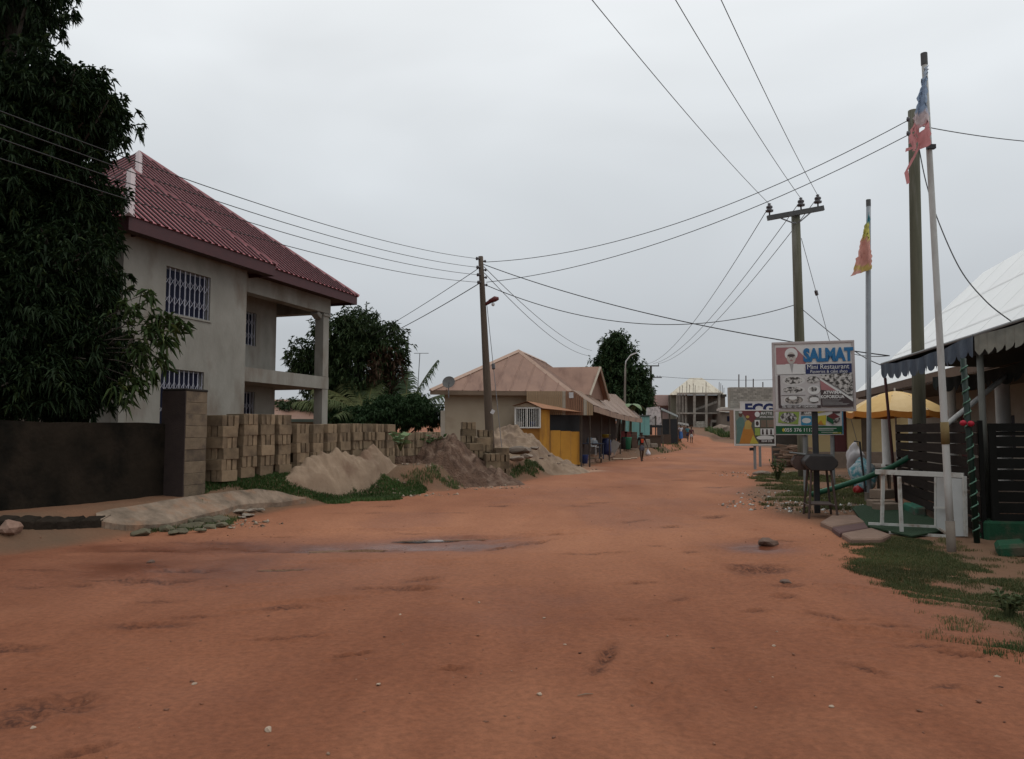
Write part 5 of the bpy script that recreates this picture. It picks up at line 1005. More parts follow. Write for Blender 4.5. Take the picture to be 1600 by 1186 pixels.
lathe_thing('basin', 'yellow basin on top of the dark barrel in the shop', 'basin', at(946, 700, 44, 1.09), [(0, 0), (.2, 0), (.3, .18), (.31, .19), (.19, .02), (0, .02)], (.35, .27, .03))
def table(name, label, loc, w_, d_, h, mat, rotz=0):
    t = thing(name, label, 'table', loc, rotz); m = MB(); m.box((0, 0, h - .02), (w_, d_, .04)); m.build('top', mat, t)
    for sx in (-1, 1):
        for sy in (-1, 1): m = MB(); m.box((sx * (w_ / 2 - .05), sy * (d_ / 2 - .05), (h - .04) / 2), (.05, .05, h - .04)); m.build('leg', mat, t)
    return t
wood_d = M('dark_wood', (.09, .06, .042), (.055, .038, .028), rough=.8, scale=3, stretch=(1, 8, 8))
table('goods_table', 'blue-topped trader table with goods behind the kiosk corner', at(922, 705, 39, .12), 1.3, .7, .8, M('blue_grey', (.05, .06, .09), (.035, .045, .07)), .2)
for i, (px, py, c) in enumerate([(925, 672, (.4, .4, .4)), (929, 668, (.3, .33, .36)), (921, 676, (.2, .25, .3))]):
    q = P(px, py, 39); m = MB(); m.box((0, 0, .13), (.3, .2, .26), Matrix.Rotation(.3 * i, 3, 'Z'), .8); o = bev(m.build('carton', M('carton%d' % i, c, tuple(v * .7 for v in c))), .02); o.location = (q.x, q.y, gz(q.x, q.y) + .92); tag(o, ('pale bag', 'grey carton', 'blue-grey parcel')[i] + ' piled on the trader table in the shop', 'goods')
def plastic_chair(label, loc, rotz, mat):
    t = thing('plastic_chair', label, 'chair', loc, rotz); m = MB(); m.box((0, 0, .43), (.44, .42, .03)); m.build('seat', mat, t)
    m = MB(); m.box((0, .21, .68), (.42, .03, .46), Matrix.Rotation(-.15, 3, 'X')); m.build('backrest', mat, t)
    for sx in (-1, 1):
        for sy in (-1, 1): m = MB(); m.tube([(sx * .19, sy * .18, .42), (sx * .23, sy * .22, 0)], .02, 5); m.build('leg', mat, t)
        m = MB(); m.tube([(sx * .22, -.18, .44), (sx * .23, -.16, .63), (sx * .22, .2, .65)], .018, 5); m.build('armrest', mat, t)
plastic_chair('white plastic armchair under the shop canopy', at(931, 705, 41, .12), .6, M('white_plastic', (.5, .5, .5), (.4, .4, .4), rough=.4))
m = MB(); q = at(958, 705, 46, .12); m.box((0, 0, .42), (.5, .06, .95), Matrix.Rotation(.5, 3, 'Y')); o = m.build('leaning_board', M('grey_board', (.36, .34, .31), (.27, .25, .23))); o.location = q; tag(o, 'pale board leaning at a slant under the shop canopy', 'board')
for i, (px, w_, c) in enumerate([(974, .5, (.2, .05, .05)), (981, .5, (.22, .07, .06)), (990, .45, (.12, .08, .06))]):
    q = at(px, 705, 51.5, .1); m = MB(); m.box((0, 0, .55), (w_, .4, 1.1)); m.box((0, -.21, .8), (w_ * .8, .02, .3)); o = bev(m.build('stacked_crates', M('crate%d' % i, c, tuple(v * .7 for v in c)))); o.location = q; tag(o, ('red drink crates behind the bins', 'maroon drink crates behind the green bin', 'brown wooden box beside the crates')[i], 'crate')
for i, (a, b, d) in enumerate([(957, 977, 44.5), (972, 985, 45), (985, 995, 47)]):
    p0, p1 = P(a, 711, d), P(b, 716 - i * 3, d + 1); p0.z = gz(p0.x, p0.y) + .05; p1.z = gz(p1.x, p1.y) + .05; m = MB(); m.tube([p0 - p0, p1 - p0], .05, 5); o = m.build('timber_offcut', M('pale_timber', (.36, .27, .2), (.27, .2, .14))); o.location = p0; tag(o, 'pale timber offcut lying before the shop posts', 'timber', 'timber offcuts before the shop')
q = G(940, 714); m = MB(); m.box((0, 0, .02), (1.6, .35, .06)); o = m.build('plank', MATS['pale_timber']); o.location = G(921, 716); tag(o, 'pale plank lying at the kiosk corner', 'plank')

# ------------------------------------------------------------------ turquoise container, stained board, far stalls
tq = M('turquoise', (.2, .4, .37), (.155, .33, .305), rough=.6, scale=1.5)
q = P(996, 690, 59); ct = thing('container_shop', 'turquoise metal container shop beyond the canopy', 'container', (q.x, q.y, gz(q.x, q.y) - .05), -.08)
m = MB(); m.bb(-1.05, .95, .05, 4, 0, 2.3); m.build('body', tq, ct)
for k in range(5): m = MB(); m.bb(-1.05 + k * .4, -1.05 + k * .4 + .385, 0, .045, .05, 2.25); m.build('panel', tq, ct)
m = MB(); m.bb(-1.15, 1.05, -.15, 4.1, 2.302, 2.36); m.build('roof', M('container_roof', (.12, .12, .11), (.08, .08, .075)), ct)
tk = thing('dark_tree_trunk', 'bare dark twin trunk standing before the turquoise container', 'trunk', at(972, 700, 56.5, 0)); m = MB(); m.tube([(0, 0, -.1), (.05, 0, 1.4), (.25, 0, 2.9)], [.16, .13, .1], 8); m.build('stem', BARK, tk, True)
m = MB(); m.tube([(-.35, 0, -.1), (-.25, 0, 1.4), (.05, 0, 2.7)], [.1, .08, .06], 8); m.build('stem', BARK, tk, True)
q = P(1021, 665, 60); bd = thing('stained_signboard', 'white signboard stained with black patches on a thin post', 'sign', (q.x, q.y, gz(q.x, q.y)))
def LB_(v): return v - bd.location
m = MB(); m.prism([LB_(P(1013, 664, 60)), LB_(P(1034, 664, 60)), LB_(P(1031, 635, 60)), LB_(P(1011, 637, 60))], (0, .12, 0)); fixn(m.build('board', M('stained_white', (.55, .5, .48), (.46, .41, .4), scale=3.0, c3=(.07, .06, .06), s2=1.3), bd))
m = MB(); m.prism([LB_(P(1009.5, 655, 59.9)), LB_(P(1011.5, 655, 59.9)), LB_(P(1012, 638, 59.9)), LB_(P(1010, 638, 59.9))], (0, .05, 0)); fixn(m.build('edge_strip', M('white_trim', (.55, .54, .52), (.45, .44, .42)), bd))
m = MB(); m.tube([LB_(P(1024.5, 650, 59.9)), Vector((LB_(P(1024.5, 700, 59.9)).x, LB_(P(1024.5, 700, 59.9)).y, -.1))], .05, 6); m.build('post', post_m, bd)
m = MB(); m.prism([LB_(P(1012, 668, 59.8)), LB_(P(1036, 668, 59.8)), LB_(P(1034, 664.5, 59.8)), LB_(P(1012, 664.5, 59.8))], (0, .4, 0)); fixn(m.build('bottom_rail', MATS['dark_net'], bd))
stall_m = M('grey_tin', (.1, .105, .098), (.065, .068, .062), rough=.6, scale=2)
def stall(label, px0, px1, d, ytop, yb, col, wallc):
    a, b = P(px0, ytop, d), P(px1, yb, d + 1.5); base = Vector(((a.x + b.x) / 2, d, gz((a.x + b.x) / 2, d))); t = thing('market_stall', label, 'stall', base)
    m = MB(); A = a - base; B_ = b - base; k = 8
    for i in range(k):
        p, q = A.lerp(B_, i / k), A.lerp(B_, (i + .94) / k); m.prism([p, q, q + Vector((.6, 3.0, .25)), p + Vector((.6, 3.0, .25))], (0, 0, .05))
    fixn(m.build('roof', col, t)); m = MB(); m.bb(A.x + .2, B_.x - .2, 1.2, 3, 0, min(A.z, B_.z) - .1); m.build('back_wall', wallc, t)
    for f in (.05, .5, .95): p = A.lerp(B_, f); m = MB(); m.tube([(p.x, p.y + .1, -.1), (p.x, p.y + .1, p.z)], .06, 5); m.build('post', post_m, t)
    m = MB(); m.bb(A.x + .3, (A.x + B_.x) / 2, .4, 1.0, 0, .85); m.build('counter', wood_d, t); return t
stall('dark stall under a grey sheet roof behind the stained signboard', 1033, 1060, 64, 641, 653, stall_m, MATS['dark_net'])
stall('lower stall with a pale-edged roof beside the standing people', 1036, 1077, 79, 659, 666, M('pale_tin', (.17, .15, .135), (.11, .1, .09)), M('brown_wall', (.13, .085, .07), (.09, .06, .05)))
m = MB(); q = at(1017, 700, 57.5, 0); m.box((0, 0, .4), (1.4, .6, .8)); m.box((0, 0, .84), (1.7, .8, .06)); o = m.build('roadside_counter', wood_d); o.location = q; tag(o, 'rough wooden counter under the stained signboard', 'counter')
m = MB(); q = at(1012, 702, 55.5, 0); m.box((-.2, 0, .25), (.7, .5, .5)); m.box((.45, .1, .15), (.5, .5, .3)); m.box((-.1, 0, .55), (.5, .4, .12)); o = bev(m.build('concrete_block_heap', MATS['concrete_chunk']), .03); o.location = q; tag(o, 'small heap of concrete pieces at the road edge by the stained signboard', 'rubble')

# tall dark tree and banana leaf
MG3 = [np.array([0.02, 0.042, 0.018]), np.array([0.042, 0.07, 0.028]), np.array([0.06, 0.085, 0.035])]
bl = [B(965, 532, 72, 17, 17), B(957, 545, 72, 22, 22), B(948, 565, 72, 22, 24), B(978, 560, 72, 20, 26), B(940, 590, 72, 24, 26), B(965, 600, 72, 34, 36), B(1000, 590, 71, 17, 24), B(985, 620, 71, 32, 28), B(1005, 630, 70, 18, 18), B(945, 620, 72, 22, 20), B(1000, 610, 71, 20, 20)]
tree('shade_tree', 'tall dense dark tree behind the street-light pole', (P(968, 650, 72).x, 72, gz(P(968, 650, 72).x, 72)), bl, 5200, 6, 0.38, 0.15, MG3, 33, trunk_r=.4, fork=.4, shell=.35, twigs=70, droop=.35, lump=.6)
q = at(985, 700, 56, 0); t = thing('banana_plant', 'banana plant with torn pale leaves behind the canopy roof', 'plant', q)
m = MB(); m.tube([(0, 0, -.1), (.05, 0, 3.0)], [.13, .08], 8); m.build('stem', M('banana_stem', (.12, .15, .07), (.09, .1, .05)), t, True)
for k, (az, l) in enumerate([(.3, 1.3), (2.6, 1.4), (1.2, 1.2), (4.2, 1.3), (5.3, 1.2)]):
    m = MB(); d = Vector((math.cos(az), math.sin(az), 0)); s = Vector((-d.y, d.x, 0)); pr = []
    for i in range(8): f = i / 7; pr.append((Vector((.05, 0, 3.0)) + d * l * f + Vector((0, 0, .7 * f - 1.1 * f * f)), .28 * math.sin(math.pi * min(f + .08, 1)) ** .6 + .01))
    for i in range(7):
        for sg in (-1, 1): m.poly([pr[i][0], pr[i][0] + s * sg * pr[i][1] - Vector((0, 0, .06)), pr[i + 1][0] + s * sg * pr[i + 1][1] - Vector((0, 0, .06)), pr[i + 1][0]])
    m.build('leaf', M('banana_leaf', (.1, .16, .07), (.15, .2, .1), rough=.5), t, True)

# ------------------------------------------------------------------ far buildings
raw = M('raw_concrete', (.33, .3, .26), (.24, .215, .185), scale=1.0, rough=.95, c3=(.16, .14, .12), s2=.6)
roofc = M('cream_roof', (.55, .5, .4), (.45, .4, .32), scale=1.0, rough=.6, c3=(.33, .27, .2), s2=.6, streak=(3, 1, .4))
rw = M('raw_block_wall', (.3, .275, .235), (.22, .2, .17), scale=.8, rough=.95, bump=.2, bscale=3)
q = P(1104, 672, 122); uf = thing('unfinished_building', 'unfinished two-storey concrete frame with a cream hipped roof and bare rebar', 'building', (q.x, q.y, q.z - .4))
def LU(px, py, d): return P(px, py, d) - uf.location
def strut(name, a, b, w_, mat=raw): 
    m = MB(); d = b - a; m.box((a + b) / 2, (w_, w_, d.length), d.to_track_quat('Z', 'Y').to_matrix()); return m.build(name, mat, uf)
for px in (1085, 1103.5, 1123.5): strut('column', LU(px, 675, 120), LU(px, 614.5, 120), .34)
for px, d in ((1072, 122), (1067, 124), (1062, 126), (1058, 128)): strut('column', LU(px, 674, d), LU(px, 617, d), .28)
for py, h in ((613.5, .34), (644.5, .22)):
    a, b = LU(1072, py, 120), LU(1126, py, 120); m = MB(); m.bb(a.x, b.x, -2.2, -1.8, a.z - h, a.z); m.build('floor_beam', raw, uf)
    a2 = LU(1057, py, 129); m = MB(); m.prism([Vector((a.x, -2.0, a.z - h)), Vector((a.x + .3, -1.7, a.z - h)), a2 + Vector((.3, .3, -h)), a2 + Vector((0, 0, -h))], (0, 0, h)); fixn(m.build('curved_beam', raw, uf))
    m = MB(); m.prism([LU(1073, py, 120.3), LU(1126, py, 120.3), LU(1130, py, 132), LU(1058, py, 130)], (0, 0, -.2)); fixn(m.build('slab', raw, uf))
m = MB(); a, b = LU(1047, 676, 131), LU(1133, 617, 131); m.bb(a.x, b.x, a.y + 1, a.y + 1.3, a.z - .5, b.z); m.build('back_wall', M('dim_block', (.2, .17, .145), (.14, .12, .1)), uf)
m = MB(); a, b = LU(1049, 676, 129), LU(1058, 617, 129); m.bb(a.x, b.x, a.y, a.y + .3, a.z - .5, b.z); m.build('side_wall', M('moss_wall', (.2, .19, .14), (.13, .12, .09)), uf)
m = MB(); a, b = LU(1126, 676, 128), LU(1133, 617, 128); m.bb(a.x, b.x, a.y, a.y + .3, a.z - .5, b.z); m.build('side_wall', M('brown_block', (.19, .15, .12), (.13, .105, .085)), uf)
for r_ in range(6):
    for c_i in range(4):
        a, b = LU(1087 + c_i * 4 + (r_ % 2), 672.5 - r_ * 2.4, 120), LU(1090.6 + c_i * 4 + (r_ % 2), 670.4 - r_ * 2.4, 120); m = MB(); m.bb(a.x, b.x, -2.0, -1.8, a.z, b.z); m.build('block', M('pale_block', (.4, .37, .32), (.32, .3, .26), rnd=.15), uf)
m = MB(); m.prism([LU(1107, 652, 121), LU(1112, 655, 121), LU(1104, 668, 121), LU(1104, 664, 121)], (0, 1.2, 0)); fixn(m.build('stair_flight', M('red_brown_slab', (.22, .13, .1), (.16, .1, .08)), uf))
m = MB(); m.prism([LU(1088, 641, 123), LU(1120, 630, 126), LU(1120, 626, 126), LU(1088, 638, 123)], (0, 1.4, 0)); fixn(m.build('stair_flight', raw, uf))
strut('door_jamb', LU(1111, 673, 120.5), LU(1111, 660, 120.5), .25); m = MB(); a, b = LU(1111, 660, 120.4), LU(1123, 656, 120.4); m.bb(a.x, b.x, a.y, a.y + .3, a.z, b.z); m.build('lintel', raw, uf)
m = MB(); c = [LU(1046, 617, 128), LU(1130, 617, 128), LU(1133, 616, 142), LU(1046, 616, 142)]; r0, r1 = LU(1078, 590.5, 134), LU(1097, 590.5, 134)
for f in ([c[0], c[1], r1, r0], [c[1], c[2], r1], [c[2], c[3], r0, r1], [c[3], c[0], r0], [c[3], c[2], c[1], c[0]]): m.poly(f)
m.build('roof', roofc, uf)
for px, y0, y1, d in ((1083, 614, 599, 121), (1086, 614, 602, 121), (1073, 614, 596, 122), (1077, 614, 601, 122), (1098, 614, 604, 121), (1103, 614, 597, 121), (1123.5, 614, 597, 120), (1126, 614, 599, 120), (1128.5, 614, 602, 120), (1131, 614, 606, 120), (1062, 616, 604, 126), (1066, 616, 602, 124)):
    m = MB(); m.tube([LU(px, y0, d), LU(px + .3, y1, d)], .04, 4); m.build('rebar', M('rusty_rebar', (.07, .05, .04), (.05, .035, .03)), uf)
m = MB(); a, b = LU(1126, 620, 128), LU(1137, 613, 127); m.bb(a.x, b.x, a.y - .3, a.y + 4, a.z, b.z - .3); m.build('eave_box', M('dark_eave', (.07, .06, .055), (.05, .045, .04)), uf)
q = P(1034, 660, 135); pk = thing('pink_building', 'pale pink plastered building with a flat parapet beyond the stalls', 'building', (q.x, q.y, gz(q.x, q.y)))
def LP(px, py, d=135): return P(px, py, d) - pk.location
pink = M('pink_wall', (.44, .32, .29), (.37, .265, .24)); m = MB(); a, b = LP(1018, 680), LP(1058, 617); m.bb(a.x, b.x, 0, 6, a.z - 1.5, b.z); m.build('wall', pink, pk)
m = MB(); a, b = LP(1024, 634), LP(1058, 619); m.bb(a.x, b.x, -1.2, -.005, a.z, b.z); m.build('balcony_parapet', pink, pk)
m = MB(); a, b = LP(1030, 644), LP(1043, 637); m.bb(a.x, b.x, -.1, -.01, a.z, b.z); m.build('window', M('mauve', (.25, .17, .2), (.2, .14, .16)), pk)
q = P(1177, 650, 95); gbk = thing('grey_block_building', 'grey unplastered block building with rebar behind the blue-lettered board', 'building', (q.x, q.y, gz(q.x, q.y)))
def LG(px, py, d=95): return P(px, py, d) - gbk.location
m = MB(); a, b = LG(1141, 690), LG(1216, 605); m.bb(a.x, b.x, .02, .8, LG(1141, 641).z, b.z - .02); m.build('core', rw, gbk); m = MB(); m.bb(a.x + .5, b.x, .6, 1.2, a.z - .5, LG(1141, 641).z - .05); m.build('lower_wall', M('dark_brown_wall', (.085, .06, .048), (.06, .042, .034)), gbk)
rr_ = random.Random(4); y = 604.8; row = 0
bm_ = M('grey_block', (.34, .315, .275), (.25, .23, .2), rnd=.2, rough=.95)
while y < 640:
    x = 1141 - (3 if row % 2 else 0)
    while x < 1216:
        a, b = LG(max(x, 1141) + .25, y + 2.85), LG(min(x + 6.6, 1216), y + .25)
        if b.x - a.x > .15: m = MB(); m.bb(a.x, b.x, -.05 - rr_.uniform(0, .03), 0, a.z, b.z); m.build('block', bm_, gbk)
        x += 7
    y += 3.1; row += 1
for px, y1 in ((1154.5, 585), (1165.5, 587), (1177, 592), (1192, 597)): m = MB(); m.tube([LG(px, 606, 95.5), LG(px, y1, 95.5)], .07, 4); m.build('rebar', MATS['rusty_rebar'], gbk)
m = MB(); a, b = LG(1130, 641, 92), LG(1168, 637.5, 92); m.bb(a.x, b.x, a.y, a.y + 3, a.z, b.z); m.build('porch_slab', M('porch_pale', (.4, .37, .34), (.32, .3, .27)), gbk)
m = MB(); a, b = LG(1142, 690, 91), LG(1147, 641, 91); m.bb(a.x, b.x, a.y, a.y + .35, a.z - .5, b.z); m.build('porch_column', M('rust_column', (.26, .16, .11), (.2, .12, .085)), gbk)
q = P(1136, 650, 118); ob = thing('low_brown_building', 'low brown building with a shallow roof between unfinished frame and block building', 'building', (q.x, q.y, gz(q.x, q.y)))
m = MB(); m.bb(-1.0, 3.0, 0, 5, 0, 2.6); m.build('wall', M('brown_block', (0, 0, 0)), ob); m = MB(); m.prism([(-1.3, -.5, 2.61), (3.2, -.5, 2.61), (2.6, 2.4, 3.4), (-.8, 2.4, 3.4)], (0, 0, .08)); fixn(m.build('roof', M('grey_brown_roof', (.3, .26, .22), (.23, .2, .17)), ob))
m = MB(); m.bb(0, 1, -.05, -.004, 1.2, 2.0); m.build('window', glass_d, ob)
for i, (a, b, s) in enumerate([(1125, 673, 1.3), (1134, 672, 1.6), (1118, 680, .8)]):
    q = P(a, b, 108); rock('rubble_pile', 'brown rubble heap before the unfinished building', 'rubble', (q.x, q.y, gz(q.x, q.y) + .2), (s, s, s * .6), M('rubble_brown', (.22, .17, .13), (.14, .1, .08), bump=.6, bscale=4), 400 + i, 'rubble heaps before the frame')

# ------------------------------------------------------------------ people
skin_m = M('skin', (.075, .042, .028), (.055, .03, .02), rough=.55)
hair_m = M('hair', (.012, .01, .009), (.018, .015, .013), rough=.8)
def skin_mesh(verts, edges, radii, mat, name, parent, sub=1, root=0):
    me = bpy.data.meshes.new(name); me.from_pydata([tuple(v) for v in verts], edges, []); o = bpy.data.objects.new(name, me); C.objects.link(o)
    md = o.modifiers.new('s', 'SKIN'); md.use_smooth_shade = True
    if not me.skin_vertices: me.skin_vertices.new()
    for i, r in enumerate(radii):
        rr = r if isinstance(r, tuple) else (r, r); me.skin_vertices[0].data[i].radius = rr; me.skin_vertices[0].data[i].use_root = (i == root)
    s2 = o.modifiers.new('d', 'SUBSURF'); s2.levels = sub; s2.render_levels = sub
    dg = bpy.context.evaluated_depsgraph_get(); m2 = bpy.data.meshes.new_from_object(o.evaluated_get(dg)); bpy.data.objects.remove(o)
    m2.name = name; m2.materials.clear(); return link(name, m2, mat, parent, True)
def person(label, loc, rotz, h, top, bottom, stride=.16, skirt=False, arms=((.06, -.02), (.06, -.02)), group=None, bend=0.0, print_=None):
    t = thing('person', label, 'person', loc, rotz, group); k = h / 1.65; S = lambda x, y, z: (x * k, (y - bend * max(0, z - .9)) * k, z * k)
    V = [S(0, 0, .92), S(0, 0, 1.08), S(0, .01, 1.24), S(0, .01, 1.36), S(0, 0, 1.43), S(0, -.01, 1.5), S(0, -.015, 1.58)]; R = [.12, .105, .115, .1, .05, .075, .07]; E = [(i, i + 1) for i in range(6)]
    for s, st in ((-1, stride), (1, -stride)):
        b = len(V); V += [S(s * .085, 0, .86), S(s * .09, -st * .6, .48), S(s * .09, -st * 1.0 + (.12 if st < 0 else 0), .1), S(s * .09, -st * 1.0 - .02 + (.12 if st < 0 else 0), .035), S(s * .1, -st * 1.0 - .15 + (.12 if st < 0 else 0), .025)]
        R += [.085, .058, .036, .035, .028]; E += [(0, b)] + [(b + i, b + i + 1) for i in range(4)]
    hands = []
    for s, (ax, ay) in zip((-1, 1), arms):
        b = len(V); V += [S(s * .17, .01, 1.35), S(s * (.21 + ax * .4), .03 + ay * .3, 1.1), S(s * (.2 + ax), -.05 + ay, .87), S(s * (.2 + ax), -.07 + ay, .79)]
        R += [.055, .042, .03, (.02, .034)]; E += [(3, b)] + [(b + i, b + i + 1) for i in range(3)]; hands.append(Vector(V[-1]))
        for f in range(4):
            c = len(V); hx, hy = s * (.2 + ax), -.07 + ay; V += [S(hx, hy - .03 + f * .02, .75), S(hx, hy - .04 + f * .022, .70 + .01 * abs(f - 1))]; R += [.009, .007]; E += [(b + 3, c), (c, c + 1)]
        c = len(V); V += [S(s * (.2 + ax) - s * .02, -.11 + ay, .79), S(s * (.2 + ax) - s * .025, -.13 + ay, .75)]; R += [.01, .008]; E += [(b + 3, c), (c, c + 1)]
    R = [tuple(v * k for v in r) if isinstance(r, tuple) else r * k for r in R]
    skin_mesh(V, E, R, skin_m, 'body', t)
    # shirt with short sleeves
    V2 = [S(0, 0, .95), S(0, 0, 1.1), S(0, .01, 1.26), S(0, .01, 1.37), S(-.17, .01, 1.345), S(-.215, .03, 1.17), S(.17, .01, 1.345), S(.215, .03, 1.17)]
    skin_mesh(V2, [(0, 1), (1, 2), (2, 3), (3, 4), (4, 5), (3, 6), (6, 7)], [r * k for r in (.145, .13, .14, .115, .07, .06, .07, .06)], top, 'shirt', t)
    if skirt:
        m = MB(); m.lathe([(.13 * k, 1.02 * k), (.17 * k, .85 * k), (.2 * k, .5 * k), (.19 * k, .35 * k)], 14); m.build('skirt', bottom, t, True)
    else:
        V3 = [S(0, 0, .98), S(0, 0, .88), S(-.085, -stride * .3, .68), S(.085, stride * .3, .68), S(-.09, -stride * .5, .58), S(.09, stride * .5, .58)]
        skin_mesh(V3, [(0, 1), (1, 2), (1, 3), (2, 4), (3, 5)], [r * k for r in (.14, .145, .1, .1, .09, .09)], bottom, 'shorts', t)
    hd = Vector(S(0, -.012, 1.56)); m = MB(); m.lathe([(0, -.01 * k), (.07 * k, .0), (.088 * k, .03 * k), (.08 * k, .075 * k), (.04 * k, .105 * k), (0, .11 * k)], 14, hd + Vector((0, .015 * k, -.01 * k))); m.build('hair', hair_m, t, True)
    m = MB(); m.box(hd + Vector((0, -.088 * k, -.03 * k)), (.02 * k, .03 * k, .035 * k), None, .6); m.build('nose', skin_m, t)
    m = MB()
    for s in (-1, 1): m.box(hd + Vector((s * .03 * k, -.072 * k, 0)), (.02 * k, .01 * k, .008 * k))
    m.build('eyes', M('eye_white', (.5, .48, .45), (.4, .38, .36)), t)
    m = MB(); m.box(hd + Vector((0, -.07 * k, -.075 * k)), (.045 * k, .012 * k, .012 * k)); m.build('mouth', M('lips', (.1, .035, .03), (.08, .03, .025)), t)
    if print_: 
        z0 = 1.19; m = MB(); m.box(S(0, -.148, z0 + .05), (.17 * k, .012, .1 * k)); m.box(S(0, -.15, z0 - .06), (.13 * k, .012, .12 * k)); m.build('shirt_print', print_, t)
        m = MB(); m.box(S(0.01, -.157, z0 + .07), (.1 * k, .006, .03 * k)); m.build('shirt_print', M('print_yellow', (.6, .3, .05), (.5, .25, .05)), t)
    return t, hands
blackcloth = M('black_cloth', (.014, .013, .014), (.022, .02, .021), rough=.9); greycloth = M('grey_cloth', (.1, .1, .12), (.07, .07, .085), rough=.9)
q = P(1003, 717, 43.5); q.z = gz(q.x, q.y)
pw, hands = person('person in a black printed shirt and grey shorts walking along the road', q, .1, 1.62, blackcloth, greycloth, .17, arms=((.03, .02), (.1, -.08)), print_=M('red_print', (.55, .06, .025), (.45, .05, .02)))
hb_ = pw.matrix_basis @ hands[1]; m = MB(); m.tube([(0, 0, .02), (0, 0, -.1)], .012, 5); m.lathe([(.02, -.05), (.06, -.12), (.14, -.25), (.15, -.33), (.1, -.4), (0, -.41)], 12); o = m.build('carrier_bag', M('white_bag', (.55, .55, .58), (.4, .4, .43), rough=.35), None, True); o.location = hb_ + Vector((.02, 0, -.05)); tag(o, 'white plastic carrier bag held by the walking person', 'bag')
def cm(n_, c): return M('cloth_' + n_, c, tuple(v * .75 for v in c), rough=.9)
for (px, py, d, rz, top, bot, sk, lab) in [(1056.5, 693, 70, 2.5, cm('pink', (.45, .2, .17)), cm('greenyellow', (.12, .26, .1)), True, 'person in a pink top and green wrap standing by the far stall'),
                                    (1064, 694, 70, .3, cm('white', (.5, .5, .52)), cm('blue', (.05, .13, .33)), True, 'person in a white top and blue skirt bending beside the far stall'),
                                    (1074.5, 692, 72, 3.4, cm('teal', (.05, .18, .22)), cm('navy', (.03, .03, .06)), False, 'person in a teal top walking away past the far stalls'),
                                    (1080.5, 692, 72, 3.0, cm('darkred', (.09, .03, .035)), cm('pale', (.4, .4, .4)), False, 'person in a dark top and pale shorts walking beside the teal one')]:
    q = P(px, py, d); q.z = gz(q.x, q.y); person(lab, q, rz, 1.6 if d < 71 else 1.5, top, bot, .1, sk)
for i, (px, c) in enumerate([(1060, (.25, .12, .05)), (1049, (.5, .5, .5))]):
    q = P(px, 692, 72); q.z = gz(q.x, q.y); lathe_thing('bucket', ('brown tub at the feet of the people by the stall', 'white bucket under the stall counter')[i], 'bucket', q, [(r * .9, z) for r, z in buck], c)
# ------------------------------------------------------------------ signs
white_p = M('sign_white', (.62, .6, .58), (.54, .52, .5), rough=.5, scale=2)
frame_p = M('sign_frame', (.42, .37, .36), (.34, .3, .29), rough=.6)
blue_t = M('ink_blue', (.02, .15, .32), (.015, .11, .26), rough=.5); navy_t = M('ink_navy', (.012, .02, .085), (.016, .025, .1), rough=.5)
pinkp = M('ink_pink', (.36, .17, .17), (.28, .12, .125), rough=.5); brownp = M('ink_brown', (.045, .03, .03), (.06, .04, .04), rough=.5)
lite = M('ink_white', (.62, .62, .6), (.55, .55, .53), rough=.5); greyp = M('ink_grey', (.36, .35, .34), (.24, .235, .23), rough=.5, scale=14)
foodp = M('ink_food', (.5, .48, .45), (.04, .035, .03), scale=16, rough=.5, contrast=.07, detail=4); foodq = M('ink_food_dark', (.38, .34, .3), (.03, .025, .022), scale=22, rough=.5, contrast=.12, detail=4)
plate = M('ink_plate', (.56, .55, .53), (.46, .45, .43), rough=.5)
greenp = M('ink_green', (.02, .1, .045), (.016, .08, .036), rough=.5); yel = M('ink_yellow', (.5, .42, .06), (.4, .33, .05), rough=.5); orp = M('ink_orange', (.45, .2, .04), (.36, .15, .03), rough=.5); teal = M('ink_teal', (.11, .2, .18), (.08, .15, .135), rough=.5); skinp = M('ink_skin', (.12, .065, .045), (.1, .055, .04)); lime = M('ink_lime', (.2, .3, .06), (.3, .36, .1), scale=12); cyan = M('ink_cyan', (.05, .25, .4), (.04, .2, .33))
class Flat:                                           # flat print on a board: x right, z up, layers in front of one another
    def __init__(s, parent, y=-.03): s.p = parent; s.y = y; s.k = 0
    def poly(s, pts, mat, name='print'):
        s.k += 1; y = s.y - .0012 * s.k; m = MB(); m.poly([(a, y, b) for a, b in pts]); o = m.build(name, mat, s.p); return o
    def rect(s, x0, x1, z0, z1, mat): return s.poly([(x0, z0), (x1, z0), (x1, z1), (x0, z1)], mat)
    def oval(s, x, z, rx, rz, mat, n=20): return s.poly([(x + rx * math.cos(2 * math.pi * i / n), z + rz * math.sin(2 * math.pi * i / n)) for i in range(n)], mat)
    def text(s, body, x, z, size, mat, **k): s.k += 1; return text(body, size, mat, s.p, (x, s.y - .0012 * s.k - .001, z), **k)
def board(t, x0, x1, z0, z1, back=white_p, fr=frame_p, fw=.05, th=.05):
    m = MB(); m.bb(x0 + fw, x1 - fw, -.025, .02, z0 + fw, z1 - fw); b = m.build('panel', back, t); m = MB()
    for (a, c, d, e) in ((x0, x1, z0, z0 + fw), (x0, x1, z1 - fw, z1), (x0, x0 + fw, z0 + fw, z1 - fw), (x1 - fw, x1, z0 + fw, z1 - fw)): m.bb(a, c, -.045, th, d, e)
    bev(m.build('frame', fr, t), .006); return b
